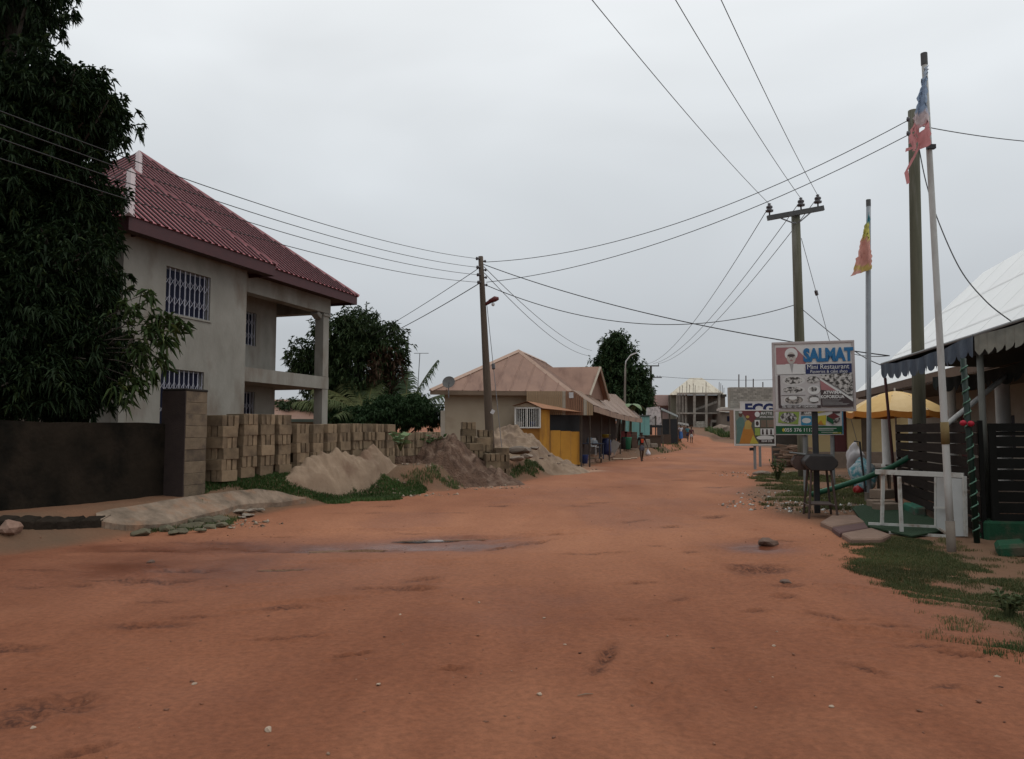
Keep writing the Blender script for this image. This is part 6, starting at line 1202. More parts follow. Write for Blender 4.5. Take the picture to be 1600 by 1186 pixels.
# restaurant sign on a black post
SB = P(1278, 800, 15.4); SB.z = gz(SB.x, SB.y)
sg = thing('restaurant_sign', 'square white restaurant signboard with blue lettering on a black post', 'sign', SB, -.27)
X0, X1, Z0, Z1 = -.80, .76, 2.03, 3.45
pn = board(sg, X0, X1, Z0, Z1); f = Flat(pn)
f.poly([(-.72, 2.98), (-.72, 3.34), (-.36, 3.34), (-.16, 3.12), (-.16, 2.98)], pinkp)
f.rect(-.16, .70, 2.79, 2.985, navy_t); f.poly([(-.72, 2.99), (-.16, 2.99), (-.2, 2.8), (-.72, 2.8)], lite)
f.oval(-.43, 3.2, .125, .125, lite); f.oval(-.43, 3.12, .085, .12, M('ink_face', (.46, .42, .38), (.4, .36, .33))); f.oval(-.43, 3.17, .075, .03, brownp, 14); f.oval(-.46, 3.13, .012, .006, brownp, 10); f.oval(-.40, 3.13, .012, .006, brownp, 10); f.oval(-.43, 3.07, .03, .012, pinkp, 12); f.poly([(-.43, 3.115), (-.445, 3.085), (-.415, 3.085)], greyp)
f.poly([(-.71, 2.79), (-.7, 2.93), (-.53, 3.0), (-.33, 3.0), (-.19, 2.93), (-.17, 2.79)], lite); f.poly([(-.47, 3.0), (-.39, 3.0), (-.42, 2.8)], greyp)
f.text('SALMAT', .265, 3.155, .35, blue_t, bold=.02, sx=.72)
f.text('Mini Restaurant', .255, 2.925, .135, lite, sx=.92); f.text('Pasteries & cake shop', .27, 2.832, .092, lite, sx=.86)
f.rect(-.70, -.655, 2.16, 2.77, brownp); f.rect(-.65, .10, 2.16, 2.77, M('ink_pale_panel', (.5, .48, .47), (.42, .4, .39), scale=3))
for (x, z, rx, rz, mt) in [(-.4, 2.66, .22, .1, plate), (-.4, 2.66, .17, .075, foodp), (-.4, 2.47, .22, .08, plate), (-.42, 2.47, .19, .065, foodp), (-.4, 2.27, .2, .1, plate), (-.4, 2.265, .175, .08, foodq), (-.42, 2.31, .08, .04, lite), (-.03, 2.67, .12, .07, foodp), (-.02, 2.46, .12, .09, lite), (-.03, 2.48, .07, .05, foodp), (-.03, 2.28, .12, .08, foodp), (-.02, 2.27, .09, .05, lite)]: f.oval(x, z, rx, rz, mt)
f.poly([(-.64, 2.355), (-.18, 2.355), (-.18, 2.365), (-.64, 2.365)], brownp)
f.poly([(.11, 2.76), (.70, 2.80), (.70, 2.28), (.45, 2.5), (.11, 2.7)], foodp); f.poly([(.10, 2.68), (.11, 2.46), (.42, 2.44)], pinkp); f.poly([(.10, 2.7), (.10, 2.66), (.70, 2.22), (.70, 2.28)], lite)
f.poly([(.11, 2.46), (.44, 2.43), (.70, 2.22), (.70, 2.12), (.11, 2.12)], brownp)
f.text('ATWIMA', .32, 2.405, .09, lite, bold=.003, sx=.9); f.text('KOFORIDUA', .32, 2.32, .09, lite, bold=.003, sx=.85)
f.rect(-.70, .10, 2.10, 2.158, brownp); f.text('TEL: 0501 121147 / 0248 845020', -.3, 2.13, .062, lite, sx=.8, bold=.001)
for k, (w_, z) in enumerate([(.38, 2.255), (.34, 2.23), (.42, 2.205), (.5, 2.18), (.46, 2.155)]): f.rect(.13, .13 + w_ * (.9 if k < 3 else 1), z, z + .009, greyp)
m = MB(); m.bb(-.055, .055, .04, .16, -.3, 2.5); bev(m.build('post', black, sg), .01)
m = MB(); m.bb(-.5, .5, .055, .1, 2.35, 2.42); m.bb(-.5, .5, .055, .1, 3.05, 3.12); m.build('back_rail', black, sg)
# green-banded sign behind it
q = P(1267, 771, 20.2); q.z = gz(q.x, q.y); s2 = thing('green_banded_sign', 'white product signboard with a green telephone band below restaurant sign', 'sign', q, -.02)
pn = board(s2, -.91, .88, 1.52, 2.75, fw=.025); f = Flat(pn)
f.rect(-.88, .85, 1.545, 1.76, greenp); f.oval(-.68, 1.655, .035, .05, yel, 12); f.text('055 376 1117', -.28, 1.65, .13, lite, sx=1.05, bold=.002); f.oval(.1, 1.66, .03, .045, yel, 12); f.rect(.18, .7, 1.69, 1.705, lite); f.rect(.18, .62, 1.645, 1.66, lite); f.rect(.3, .72, 1.59, 1.6, lite); f.poly([(.6, 1.565), (.78, 1.565), (.78, 1.55), (.84, 1.575), (.78, 1.6), (.78, 1.585), (.6, 1.585)], yel)
f.poly([(-.82, 1.85), (-.3, 1.8), (-.26, 2.1), (-.28, 2.3), (-.78, 2.3)], lime); f.oval(-.55, 1.98, .22, .14, foodp); f.rect(-.22, .06, 1.78, 2.02, cyan); f.oval(-.08, 1.9, .12, .07, lite); f.rect(-.22, .12, 2.06, 2.3, foodp); f.poly([(.2, 1.8), (.42, 1.78), (.44, 2.05), (.2, 2.02)], yel); f.poly([(.2, 1.8), (.36, 1.79), (.3, 1.92)], orp)
f.poly([(.45, 1.9), (.62, 1.8), (.8, 1.9), (.8, 2.0), (.62, 2.1), (.45, 2.02)], foodp); f.poly([(.45, 2.02), (.62, 1.93), (.8, 2.0), (.64, 2.1)], M('ink_maroon', (.15, .04, .04), (.12, .03, .03))); f.poly([(.45, 1.9), (.62, 1.8), (.62, 1.93), (.45, 2.02)], greenp); f.rect(.6, .8, 2.1, 2.25, brownp); f.poly([(.22, 2.1), (.55, 2.16), (.5, 2.22), (.2, 2.2)], yel)
m = MB(); m.bb(.855, .875, -.046, .06, 1.55, 2.3); m.build('blue_edge', cyan, s2)
galv = M('grey_post', (.25, .26, .26), (.17, .18, .18), rough=.6)
for x in (-.1, .62): m = MB(); m.tube([(x, .09, -.2), (x, .06, 1.6)], .055, 8); m.build('post', galv, s2)
# tailor sign
q = P(1181, 733, 33.5); q.z = gz(q.x, q.y); s3 = thing('tailor_sign', 'dressmaker signboard showing a couple in teal and gold clothes', 'sign', q, -.03)
pn = board(s3, -.9, .87, 1.02, 2.6, back=M('sign_olive', (.12, .125, .1), (.09, .095, .075)), fr=white_p, fw=.045); f = Flat(pn)
f.rect(-.85, -.25, 1.07, 2.55, M('ink_grey_green', (.22, .24, .2), (.17, .19, .155))); f.poly([(-.62, 2.55), (.3, 2.55), (-.1, 2.05), (-.3, 2.1)], M('ink_wine', (.17, .06, .06), (.14, .045, .045)))
f.poly([(-.83, 1.15), (-.78, 1.7), (-.82, 2.1), (-.68, 2.28), (-.52, 2.26), (-.45, 2.1), (-.45, 1.7), (-.5, 1.15)], teal); f.oval(-.62, 2.4, .085, .12, skinp); f.oval(-.62, 2.49, .08, .05, M('ink_hat', (.5, .5, .48), (.4, .4, .38)))
f.poly([(-.7, 1.12), (-.52, 1.75), (-.44, 1.95), (-.2, 1.95), (-.12, 1.75), (.06, 1.12)], orp); f.poly([(-.46, 1.75), (-.44, 2.05), (-.36, 2.14), (-.26, 2.14), (-.14, 2.02), (-.2, 1.75)], M('ink_gold', (.46, .33, .1), (.38, .26, .08))); f.oval(-.32, 2.24, .065, .09, skinp); f.poly([(-.25, 1.12), (-.1, 1.5), (.14, 1.12)], yel); f.oval(-.32, 2.29, .08, .06, M('ink_gold', (0, 0, 0)))
f.oval(.1, 2.4, .11, .12, lite); f.text('MATTIE', .5, 2.44, .16, lite, bold=.004, sx=.9); f.text('APPAREL DESIGN', .5, 2.28, .11, lite, sx=.72, bold=.002)
f.rect(-.02, .2, 1.85, 2.15, lite); f.oval(.09, 2.0, .07, .1, brownp); f.rect(.24, .48, 1.83, 2.15, M('ink_brick', (.2, .1, .08), (.12, .14, .1), scale=14)); f.rect(.52, .8, 1.83, 2.15, M('ink_mossy', (.14, .17, .12), (.25, .12, .1), scale=14)); f.rect(-.02, .2, 1.48, 1.8, lime); f.rect(.22, .8, 1.5, 1.78, lite)
for x in (.32, .5, .68): f.poly([(x - .05, 1.52), (x + .05, 1.52), (x + .03, 1.75), (x - .03, 1.75)], brownp)
f.oval(.42, 1.38, .38, .1, lite); f.rect(.15, .8, 1.17, 1.3, brownp); f.text('0244 598', .48, 1.23, .12, lite, bold=.002); f.rect(-.85, .82, 1.066, 1.11, lite)
m = MB(); m.bb(-.05, .05, .06, .16, -.2, 1.9); m.build('post', galv, s3); m = MB(); m.bb(-.22, -.06, .05, .14, .82, .95); m.build('bracket', black, s3)
q = P(1189, 729, 36); q.z = gz(q.x, q.y); s4 = thing('blue_letter_sign', 'plain white signboard with large dark blue capitals behind the dressmaker sign', 'sign', q, 0)
pn = board(s4, -.92, .95, 2.2, 3.06, fw=.02, fr=white_p); f = Flat(pn); f.text('ECG', -.02, 2.7, .62, navy_t, bold=.03, sx=1.15)
m = MB(); m.bb(-.05, .05, .06, .14, -.2, 2.6); m.build('post', galv, s4)

# ------------------------------------------------------------------ charcoal grill
q = P(1282, 801, 14.9); q.z = gz(q.x, q.y); gr_ = thing('charcoal_grill', 'black half-drum charcoal grill on four splayed legs', 'grill', q, -1.82)
gb2 = M('sooty_steel', (.022, .02, .02), (.035, .03, .028), rough=.7, scale=6); gl = M('rusty_steel', (.085, .055, .045), (.05, .035, .03), rough=.8, scale=6)
prof_ = [(-.30, 1.08), (-.20, 1.19), (.20, 1.19), (.30, 1.08), (.29, 1.0), (.19, .90), (-.19, .90), (-.29, 1.0)]
m = MB(); m.prism([(-.36, a, b) for a, b in prof_], (.70, 0, 0)); bev(fixn(m.build('drum', gb2, gr_)), .015)
m = MB(); m.prism([(-.80, a * .75 - .22, b - .02) for a, b in prof_], (.43, 0, 0)); fixn(m.build('side_tray', gl, gr_)); m = MB(); m.box((-.58, -.22, 1.195), (.44, .5, .02), Matrix.Rotation(-.12, 3, 'X')); m.build('tray_lid', M('grey_lid', (.2, .21, .21), (.14, .15, .15)), gr_)
for sx in (-1, 1):
    for sy in (-1, 1): m = MB(); m.tube([(sx * .28 - .04, sy * .17, .95), (sx * .42 - .04, sy * .26, -.04)], .022, 6); m.build('leg', gl, gr_)
m = MB(); m.box((-.04, 0, .26), (.66, .4, .02)); m.build('lower_shelf', gl, gr_)
for sy in (-1, 1): m = MB(); m.tube([(-.43, sy * .235, .22), (.35, sy * .235, .22)], .016, 5); m.build('cross_bar', gl, gr_)
for k in range(9): m = MB(); m.tube([(-.32 + k * .08, -.2, 1.2), (-.32 + k * .08, .2, 1.2)], .006, 4); m.build('grate_bar', gb2, gr_)

# ------------------------------------------------------------------ wood pile, rubbish, green pipe
wdm = M('firewood', (.3, .2, .14), (.17, .115, .085), scale=4, rough=.9, stretch=(1, 6, 6), rnd=.3)
rg = random.Random(5)
for i in range(44):
    px = 1238 + rg.uniform(-20, 22); lay = i % 8; py = 724 - lay * 6; d = 36 + rg.uniform(-.5, .5); q = P(px, py, d); L_ = rg.uniform(.5, 1.0)
    m = MB(); m.box((0, 0, 0), (L_, rg.uniform(.08, .17), rg.uniform(.06, .13))); o = bev(m.build('firewood_log', wdm), .01); o.location = (q.x, q.y, gz(q.x, q.y) + .06 + lay * .13); o.rotation_euler = (rg.uniform(-.15, .15), rg.uniform(-.15, .15), rg.uniform(-.5, .5)); tag(o, 'split timber piece in the wood pile under the green-banded sign', 'firewood', 'wood pile on the verge')
for i, (px, py, d) in enumerate([(1190, 722, 30), (1199, 727, 29.5), (1186, 728, 29)]):
    q = P(px, py, d); rock('verge_stone', 'flat stone beside the dressmaker sign post', 'stone', (q.x, q.y, gz(q.x, q.y) + .04), (.3, .22, .1), st_m, 500 + i, 'stones at the dressmaker sign')
pg = M('green_pipe', (.014, .09, .05), (.012, .065, .036), rough=.5)
pp_ = [P(1268, 773, 18.2), P(1300, 764, 18.0), P(1350, 748, 17.4), P(1395, 729, 16.8), P(1425, 712, 16.4)]
for v in pp_: v.z = max(v.z, gz(v.x, v.y) + .05)
gp = thing('green_pipe', 'long bent green plastic pipe propped behind the grill', 'pipe', pp_[0]); m = MB(); m.tube([v - pp_[0] for v in pp_], .06, 10); m.build('tube', pg, gp, True)
m = MB(); m.tube([v - pp_[0] + Vector((0, -.02, .055)) for v in pp_], .016, 6); m.build('pale_stripe', M('green_pale', (.2, .42, .3), (.15, .35, .25)), gp, True)
def bag(label, px, py, d, r, h, mat, seed):
    q = P(px, py, d); q.z = gz(q.x, q.y); rg = np.random.default_rng(seed); b = _bm.new(); _bm.ops.create_icosphere(b, subdivisions=3, radius=1)
    for v in b.verts:
        n_ = float(fbm(v.co.x * 2.6 + seed + v.co.z, v.co.y * 2.6 + v.co.z * 2.3, seed, 4)); s = (1 + 1.1 * n_) * (1.05 - .45 * max(0, v.co.z) ** 2); v.co = Vector((v.co.x * r * s, v.co.y * r * s, (v.co.z * .5 + .5) * h * (1 + .2 * n_)))
    me = bpy.data.meshes.new('rubbish_bag'); b.to_mesh(me); b.free(); o = link('rubbish_bag', me, mat, None, True); o.location = q; return tag(o, label, 'bag')
bag('large white plastic sack standing on the veranda step', 1337, 735, 21.5, .26, .95, M('white_sack', (.5, .49, .5), (.4, .38, .39), rough=.5), 3).location.z += .35
bag('blue and white patterned bag beside the flagpole', 1349, 745, 20, .28, .95, M('blue_sack', (.08, .28, .33), (.45, .5, .52), scale=9, rough=.5, contrast=.08), 4)
bag('small red plastic bag at the foot of the patterned bag', 1340, 755, 19.6, .11, .24, M('red_sack', (.33, .022, .022), (.25, .016, .018), rough=.4), 5)
q = P(1352, 740, 19.2); q.z = gz(q.x, q.y); ht = thing('hand_truck', 'black upright hand cart handle behind the flagpole', 'hand cart', q)
m = MB(); m.tube([(0, 0, 0), (-.07, .1, 1.35), (-.2, .12, 1.36)], .025, 6); m.build('handle', black, ht); m = MB(); m.lathe([(.12, -.03), (.14, 0), (.12, .03)], 14); o = m.build('wheel', black, ht); o.rotation_euler = (0, math.pi / 2, 0); o.location = (.02, 0, .12)

# ------------------------------------------------------------------ flagpoles
wpole = M('white_pipe', (.5, .5, .48), (.38, .38, .36), rough=.55, scale=3, stretch=(1, 1, .3), c3=(.28, .26, .24), s2=.8)
def flag_cloth(name, parent, top, cols, w_, h, seed, tatter=.0, lean=(-1, 0)):
    """limp flag hanging down along the pole: columns fold together; colours by bands"""
    nx, nz = 14, 22; rg = np.random.default_rng(seed); V = []; F = []; T = []
    for j in range(nz + 1):
        v = j / nz; spread = w_ * (0.12 + 0.88 * v ** .8)
        for i in range(nx + 1):
            u = i / nx; x = lean[0] * spread * u; y = .05 * math.sin(u * 9 + v * 4) * (0.4 + v) - .05; z = -v * h - .35 * u * (1 - v) * h * .2 - u * h * .12
            V.append((x + .015 * rg.normal(), y, z))
            b = v + .16 * u + .02 * rg.normal(); c = cols[-1][1]
            for lim, cc in cols:
                if b < lim: c = cc; break
            T.append(np.array(c) * (.85 + .3 * rg.random()))
    for j in range(nz):
        for i in range(nx):
            if tatter and j > nz * .72 and rg.random() < tatter * (j / nz): continue
            a = j * (nx + 1) + i; F.append((a, a + 1, a + nx + 2, a + nx + 1))
    o = np_mesh(name, np.array(V), np.array(F), attr_mat('flag_cloth', .85, .1, .3), None, np.array(T), True); o.location = top; return o
F1B = G(1487, 862); F1T = P(1444, 94, F1B.y - .05)
fl = thing('flagpole', 'tall white pipe flagpole with a rusted foot before the blue canopy', 'flagpole', F1B); e = F1T - F1B
m = MB(); m.tube([e * t_ for t_ in np.linspace(.05, 1, 12)], [.048 - .012 * (t_ - .05) for t_ in np.linspace(.05, 1, 12)], 12); m.build('pipe', wpole, fl, True)
m = MB(); m.tube([e * 0 - Vector((0, 0, .2)), e * .06], .058, 12); m.build('sleeve', M('rust_sleeve', (.2, .17, .14), (.13, .1, .08), rough=.85), fl, True)
m = MB(); a_ = (py_ := .255); m.tube([e * .212, e * .256], .054, 10); m.build('tape_wrap', M('ochre_tape', (.2, .14, .055), (.13, .09, .04), rough=.8), fl, True)
m = MB(); m.tube([e * .99, e + Vector((0, 0, .1))], .045, 10); m.build('cap', M('dark_cap', (.1, .1, .1), (.07, .07, .07)), fl)
m = MB(); m.box(e * .815 + Vector((0, -.05, 0)), (.11, .06, .06)); m.build('clamp', black, fl)
o = flag_cloth('flag', None, F1T + Vector((-.02, -.05, -.12)), [(.16, (.42, .48, .55)), (.6, (.3, .38, .5)), (.74, (.62, .52, .52)), (2, (.58, .26, .26))], .34, 1.15, 3, .35); tag(o, 'ragged faded blue and red flag on the tall white flagpole', 'flag')
m = MB(); pts_ = [P(1441, 220, F1B.y - .1), P(1428, 245, F1B.y - .1), P(1416, 268, F1B.y - .1), P(1419, 287, F1B.y - .1)]
for i in range(3): d_ = Vector((.03, 0, .015)); m.poly([pts_[i] - d_, pts_[i] + d_, pts_[i + 1] + d_ * .7, pts_[i + 1] - d_ * .7])
m2_ = m.build('torn_strip', M('flag_red', (.55, .24, .24), (.45, .18, .18), rough=.9), o); m2_.location = -o.location
F2B = G(1358, 786); F2T = P(1357, 318, F2B.y)
fl2 = thing('flagpole', 'thinner grey flagpole standing beside the green turf mat', 'flagpole', F2B); e = F2T - F2B
m = MB(); m.tube([e * t_ for t_ in np.linspace(0, 1, 10)], .05, 10); m.build('pipe', M('grey_pipe', (.3, .32, .34), (.23, .25, .27), rough=.5), fl2, True)
m = MB(); m.tube([e * .99, e + Vector((0, 0, .09))], .055, 8); m.build('cap', MATS['dark_cap'], fl2); m = MB(); m.tube([e * 0, e * .02 + Vector((0, 0, .1))], .1, 8); m.build('footing', MATS['rust_sleeve'], fl2)
m = MB(); m.tube([e * .35 + Vector((-.07, 0, 0)), e * .93 + Vector((-.06, 0, 0))], .006, 4); m.build('halyard', wire_m, fl2)
o = flag_cloth('flag', None, F2T + Vector((-.03, -.06, -.22)), [(.19, (.1, .3, .34)), (.47, (.56, .52, .14)), (.95, (.58, .29, .24)), (1.06, (.48, .36, .12)), (2, (.56, .3, .26))], .46, 1.35, 7, .05); tag(o, 'limp teal, yellow and red banded flag on the thinner flagpole', 'flag')

# ------------------------------------------------------------------ white-roofed restaurant building
roofw = M('white_sheet', (.86, .87, .86), (.8, .81, .8), scale=.8, rough=.5, spec=.3)
bt = Vector((9.4, 11.75, 0)); be = Vector((14.3, 31.8, 0)); BU = (be - bt).normalized(); BN = Vector((BU.y, -BU.x, 0))   # BN points away from the road
rb0 = bt - BU * 7; bl_ = (be - rb0).length
rs = thing('restaurant_building', 'veranda building with a steep white sheet roof behind the canopy', 'building', (rb0.x, rb0.y, 0), math.atan2(BU.y, BU.x))
# local x along the road, local -y away from the road
EZ3 = 3.28; RZ = 7.6; RN = 4.1
m = MB(); A_, B_, C_, D_ = Vector((0, 0, EZ3)), Vector((bl_, 0, EZ3)), Vector((bl_ - 2.5, -RN, RZ)), Vector((0, -RN, RZ))
m.poly([A_, B_, C_, D_][::-1]); m.poly([B_, Vector((bl_, -2 * RN, EZ3)), C_][::-1]); m.poly([Vector((bl_, -2 * RN, EZ3)), Vector((0, -2 * RN, EZ3)), D_, C_][::-1]); rf = m.build('roof', roofw, rs)
for k in range(1, 12):
    x = bl_ * k / 12; t_ = 1 if x < bl_ - 2.5 else (bl_ - x) / 2.5; p = Vector((x, 0, EZ3)); q = Vector((x, -RN * t_, EZ3 + (RZ - EZ3) * t_)); m = MB(); u_ = Vector((.03, 0, 0)); nn = Vector((0, RZ - EZ3, RN)).normalized()
    m.prism([p - u_ + nn * .002, p + u_ + nn * .002, p + nn * .012], q - p); fixn(m.build('sheet_seam', roofw, rf))
for k in (1, 2): m = MB(); f_ = k / 3; p = Vector((0, -RN * f_, EZ3 + (RZ - EZ3) * f_)); nn = Vector((0, RZ - EZ3, RN)).normalized(); m.prism([p + nn * .004, p + nn * .02, p + nn * .004 + Vector((0, .05, -.05))], (bl_ - 2.5 * f_, 0, 0)); fixn(m.build('sheet_lap', roofw, rf))
m = MB(); m.bb(0, bl_, -.05, 0, EZ3 - .25, EZ3 - .01); m.bb(bl_ - .05, bl_, -8.2, -.055, EZ3 - .25, EZ3 - .01); m.build('fascia', M('brown_fascia', (.14, .095, .07), (.1, .07, .052)), rs)
m = MB(); m.bb(0, bl_ - .1, -2.4, -.06, EZ3 - .3, EZ3 - .26); m.build('veranda_ceiling', M('ceiling_brown', (.12, .095, .075), (.09, .07, .056)), rs)
wallm = M('veranda_wall', (.34, .3, .25), (.28, .245, .2)); 
wallbox(0, bl_ - .3, 0, 3.0, [(4, 5.2, .9, 2.1), (9, 10.2, .9, 2.1), (14, 15.0, .4, 2.4), (18, 19.2, .9, 2.1), (22, 23, .4, 2.4)], -2.4, -2.6).build('wall', wallm, rs)
for (a, b, c, d) in [(4, 5.2, .9, 2.1), (9, 10.2, .9, 2.1), (14, 15.0, .4, 2.4), (18, 19.2, .9, 2.1), (22, 23, .4, 2.4)]:
    m = MB(); m.bb(a, b, -2.52, -2.5, c, d); m.build('window' if c > .5 else 'door', glass_d if c > .5 else M('maroon_door', (.1, .03, .03), (.08, .024, .024)), rs)
m = MB(); m.bb(7, bl_, -2.39, -.1, -.3, .34); m.build('veranda_floor', M('veranda_conc', (.2, .15, .115), (.14, .105, .08), rough=.9), rs)
m = MB(); m.bb(14.5, bl_ - 5, -.095, .35, -.3, .17); m.build('step', MATS['veranda_conc'], rs)
colm = M('white_column', (.5, .49, .47), (.42, .41, .39), rough=.7)
for x in (5.2, 9.2, 13.0, 16.8, 20.6, 24.4): m = MB(); m.lathe([(.2, .3), (.2, .42), (.155, .46), (.15, 2.78), (.2, 2.84), (.26, 2.9), (.26, 3.0), (0, 3.0)], 18, (x, -.4, 0)); m.build('column', colm, rs, True)
# cream shop end with maroon door behind the signs
q = P(1266, 706, 36); cs = thing('cream_shop', 'cream-walled shop with dark maroon doors behind the signboards', 'shop', (q.x, q.y, gz(q.x, q.y)))
def LC(px, py, d=36): return P(px, py, d) - cs.location
yw = M('cream_yellow', (.46, .35, .18), (.4, .3, .15)); md = M('maroon_door', (0, 0, 0))
for (a, b, mt, nm, off) in [(1256, 1268, yw, 'wall', 0), (1268, 1300, yw, 'wall', .02), (1300, 1325, md, 'door', .1), (1325, 1345, yw, 'wall', .01), (1345, 1360, M('dim_door', (.12, .085, .06), (.09, .065, .045)), 'door', .1), (1360, 1420, yw, 'wall', 0)]:
    p0, p1 = LC(a, 712), LC(b, 632); m = MB(); m.bb(p0.x + .005, p1.x - .005, off, .5 + off, -.2, p1.z); m.build(nm, mt, cs)
p0, p1 = LC(1254, 632), LC(1420, 632); m = MB(); m.prism([(p0.x - .3, -1.2, p0.z - .1), (p1.x, -1.2, p0.z - .1), (p1.x, 3, p0.z + .7), (p0.x - .3, 3, p0.z + .7)], (0, 0, .06)); fixn(m.build('roof', M('brown_fascia', (0, 0, 0)), cs))
m = MB(); m.bb(p0.x, p1.x, -1.1, -.02, -.3, .72); m.build('plinth', MATS['veranda_conc'], cs)
m = MB(); p0, p1 = LC(1306, 712), LC(1308.5, 645); m.bb(p0.x, p1.x, .04, .095, 0, p1.z); m.build('door_stile', md, cs)
m = MB(); m.bb(LC(1215, 0).x, LC(1256, 0).x, 2.2, 2.4, -.2, 2.2); m.build('side_wall', M('dark_side', (.1, .095, .085), (.07, .066, .06)), cs)

# ------------------------------------------------------------------ beach umbrella
q = P(1401, 700, 20.0); q.z = gz(q.x, q.y); um = thing('beach_umbrella', 'open orange and cream beach umbrella near the veranda', 'umbrella', q)
zt = P(1401, 611, 20).z - q.z; R = 1.2; m = MB(); mo = MB(); ns = 8; rings = 7
for s in range(ns):
    a0, a1 = 2 * math.pi * s / ns + .2, 2 * math.pi * (s + 1) / ns + .2; m = MB(); g = []
    for i in range(rings + 1):
        r = R * i / rings; z = zt - .52 * (i / rings) ** 1.6; row = []
        for j in range(5): a = a0 + (a1 - a0) * j / 4; bow = 1 - .1 * math.sin(math.pi * j / 4) * (i / rings); row.append((r * bow * math.cos(a), r * bow * math.sin(a), z - .05 * math.sin(math.pi * j / 4) * (i / rings)))
        g.append(row)
    for i in range(rings):
        for j in range(4): m.poly([g[i][j], g[i][j + 1], g[i + 1][j + 1], g[i + 1][j]])
    gore = m.build('canopy_gore', M('umbrella_cream', (.68, .5, .27), (.6, .42, .2), rough=.8) if s % 2 else M('umbrella_orange', (.66, .45, .19), (.58, .37, .14), rough=.8), um, True)
    m = MB()
    for j in range(4): p0, p1 = Vector(g[-1][j]), Vector(g[-1][j + 1]); m.poly([p0, p1, p1 * 1.0 + Vector((0, 0, -.15)), p0 + Vector((0, 0, -.15))])
    m.build('valance', M('umbrella_rim', (.5, .19, .03), (.42, .15, .025), rough=.8), gore)
    m = MB(); m.tube([(0, 0, zt - .35), g[3][0], g[-1][0]], .008, 4); m.build('rib', iron, um)
m = MB(); m.tube([(0, 0, -.1), (0, 0, zt + .08)], .022, 8); m.build('pole', MATS['white_column'], um)
q2 = q.copy()
table('drinks_table', 'plain dark table under the orange umbrella', q2 + Vector((.55, .3, 0)), 1.0, .8, .74, wood_d, .3)

# ------------------------------------------------------------------ blue canopy with scalloped edge
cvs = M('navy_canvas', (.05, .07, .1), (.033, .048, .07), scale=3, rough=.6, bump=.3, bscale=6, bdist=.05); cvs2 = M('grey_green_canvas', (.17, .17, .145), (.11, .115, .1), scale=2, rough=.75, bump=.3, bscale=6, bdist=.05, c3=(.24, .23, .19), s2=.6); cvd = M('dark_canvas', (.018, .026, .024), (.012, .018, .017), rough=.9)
K0 = P(1377, 569, 17.0); K1 = P(1521, 524, 12.0); K2 = P(1660, 478, 10.9)
aw = thing('canvas_canopy', 'dark blue canvas canopy with a scalloped valance over the restaurant front', 'canopy', (K1.x, K1.y, 0))
def LA(v): return v - aw.location
m = MB(); ns = 24; top = []; inn = []
for i in range(ns + 1):
    t_ = i / ns; p = K0.lerp(K1, t_); p.z += -.10 * math.sin(math.pi * t_) + .012 * math.sin(t_ * 23); top.append(LA(p)); o_ = p + Vector((2.9, -.35, .12 + .03 * math.sin(t_ * 17))); inn.append(LA(o_))
for i in range(ns): m.poly([top[i], top[i + 1], inn[i + 1], inn[i]])
m.poly([top[-1], LA(K2), inn[-1]]); m.poly([inn[0], LA(K0 + Vector((2.9, .4, .12))), top[0]])
m.build('roof_sheet', cvs, aw, True)
def valance(a, b, n, drop, mat, depth_fn, name='valance', ph=0):
    m = MB(); per = 8; pts = []; N_ = n * per
    for i in range(N_ + 1):
        t_ = i / N_; p = depth_fn(t_); s = drop + .11 * abs(math.sin(math.pi * (i / per))) ** .6; wv_ = Vector((.02 * math.sin(t_ * 60), -.02 * math.sin(t_ * 60), 0)); pts.append((p, p * 1 - Vector((0, 0, s)) + wv_))
    for i in range(N_): m.poly([pts[i][0], pts[i + 1][0], pts[i + 1][1], pts[i][1]])
    return m.build(name, mat, aw, True)
def edge1(t_): p = K0.lerp(K1, t_); p.z += -.10 * math.sin(math.pi * t_) + .012 * math.sin(t_ * 23); return LA(p) + Vector((-.02, -.02, 0))
def edge2(t_): p = K1.lerp(K2, t_); p.z -= .05 * math.sin(math.pi * t_); return LA(p) + Vector((0, -.02, 0))
valance(K0, K1, 20, .22, cvs, edge1); valance(K1, K2, 9, .24, cvs2, edge2)
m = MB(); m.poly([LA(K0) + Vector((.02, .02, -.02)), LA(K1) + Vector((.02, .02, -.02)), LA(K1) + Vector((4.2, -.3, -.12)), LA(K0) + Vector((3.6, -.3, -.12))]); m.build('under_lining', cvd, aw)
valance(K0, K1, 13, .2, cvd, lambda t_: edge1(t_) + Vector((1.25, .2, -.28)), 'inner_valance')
m = MB(); m.tube([LA(K0), LA(K1)], .025, 6); m.tube([LA(K1), LA(K2)], .025, 6); m.tube([LA(K1), LA(K1) + Vector((2, .1, .25))], .025, 6); m.tube([LA(K0), LA(K0) + Vector((2, .1, .25))], .025, 6); m.build('frame', galv, aw)
def post(px_t, py_t, px_b, py_b, r, mat, name='post'):
    b = G(px_b, py_b); t_ = P(px_t, py_t, b.y); m = MB(); m.tube([LA(b) - Vector((0, 0, .1)), LA(t_)], r, 10); return m.build(name, mat, aw, True), b, t_
post(1530, 540, 1545, 838, .05, M('olive_post', (.11, .11, .095), (.08, .08, .07), rough=.6))
post(1383, 590, 1402, 790, .03, M('dark_red_post', (.06, .02, .02), (.045, .016, .016)))
gp_, b, t_ = post(1505, 560, 1527, 848, .042, M('dark_green_post', (.007, .022, .015), (.005, .016, .011), rough=.5), 'tinsel_post')
tin_m = M('tinsel', (.012, .1, .055), (.16, .26, .2), scale=60, rough=.3, contrast=.12); m = MB(); pts_ = []
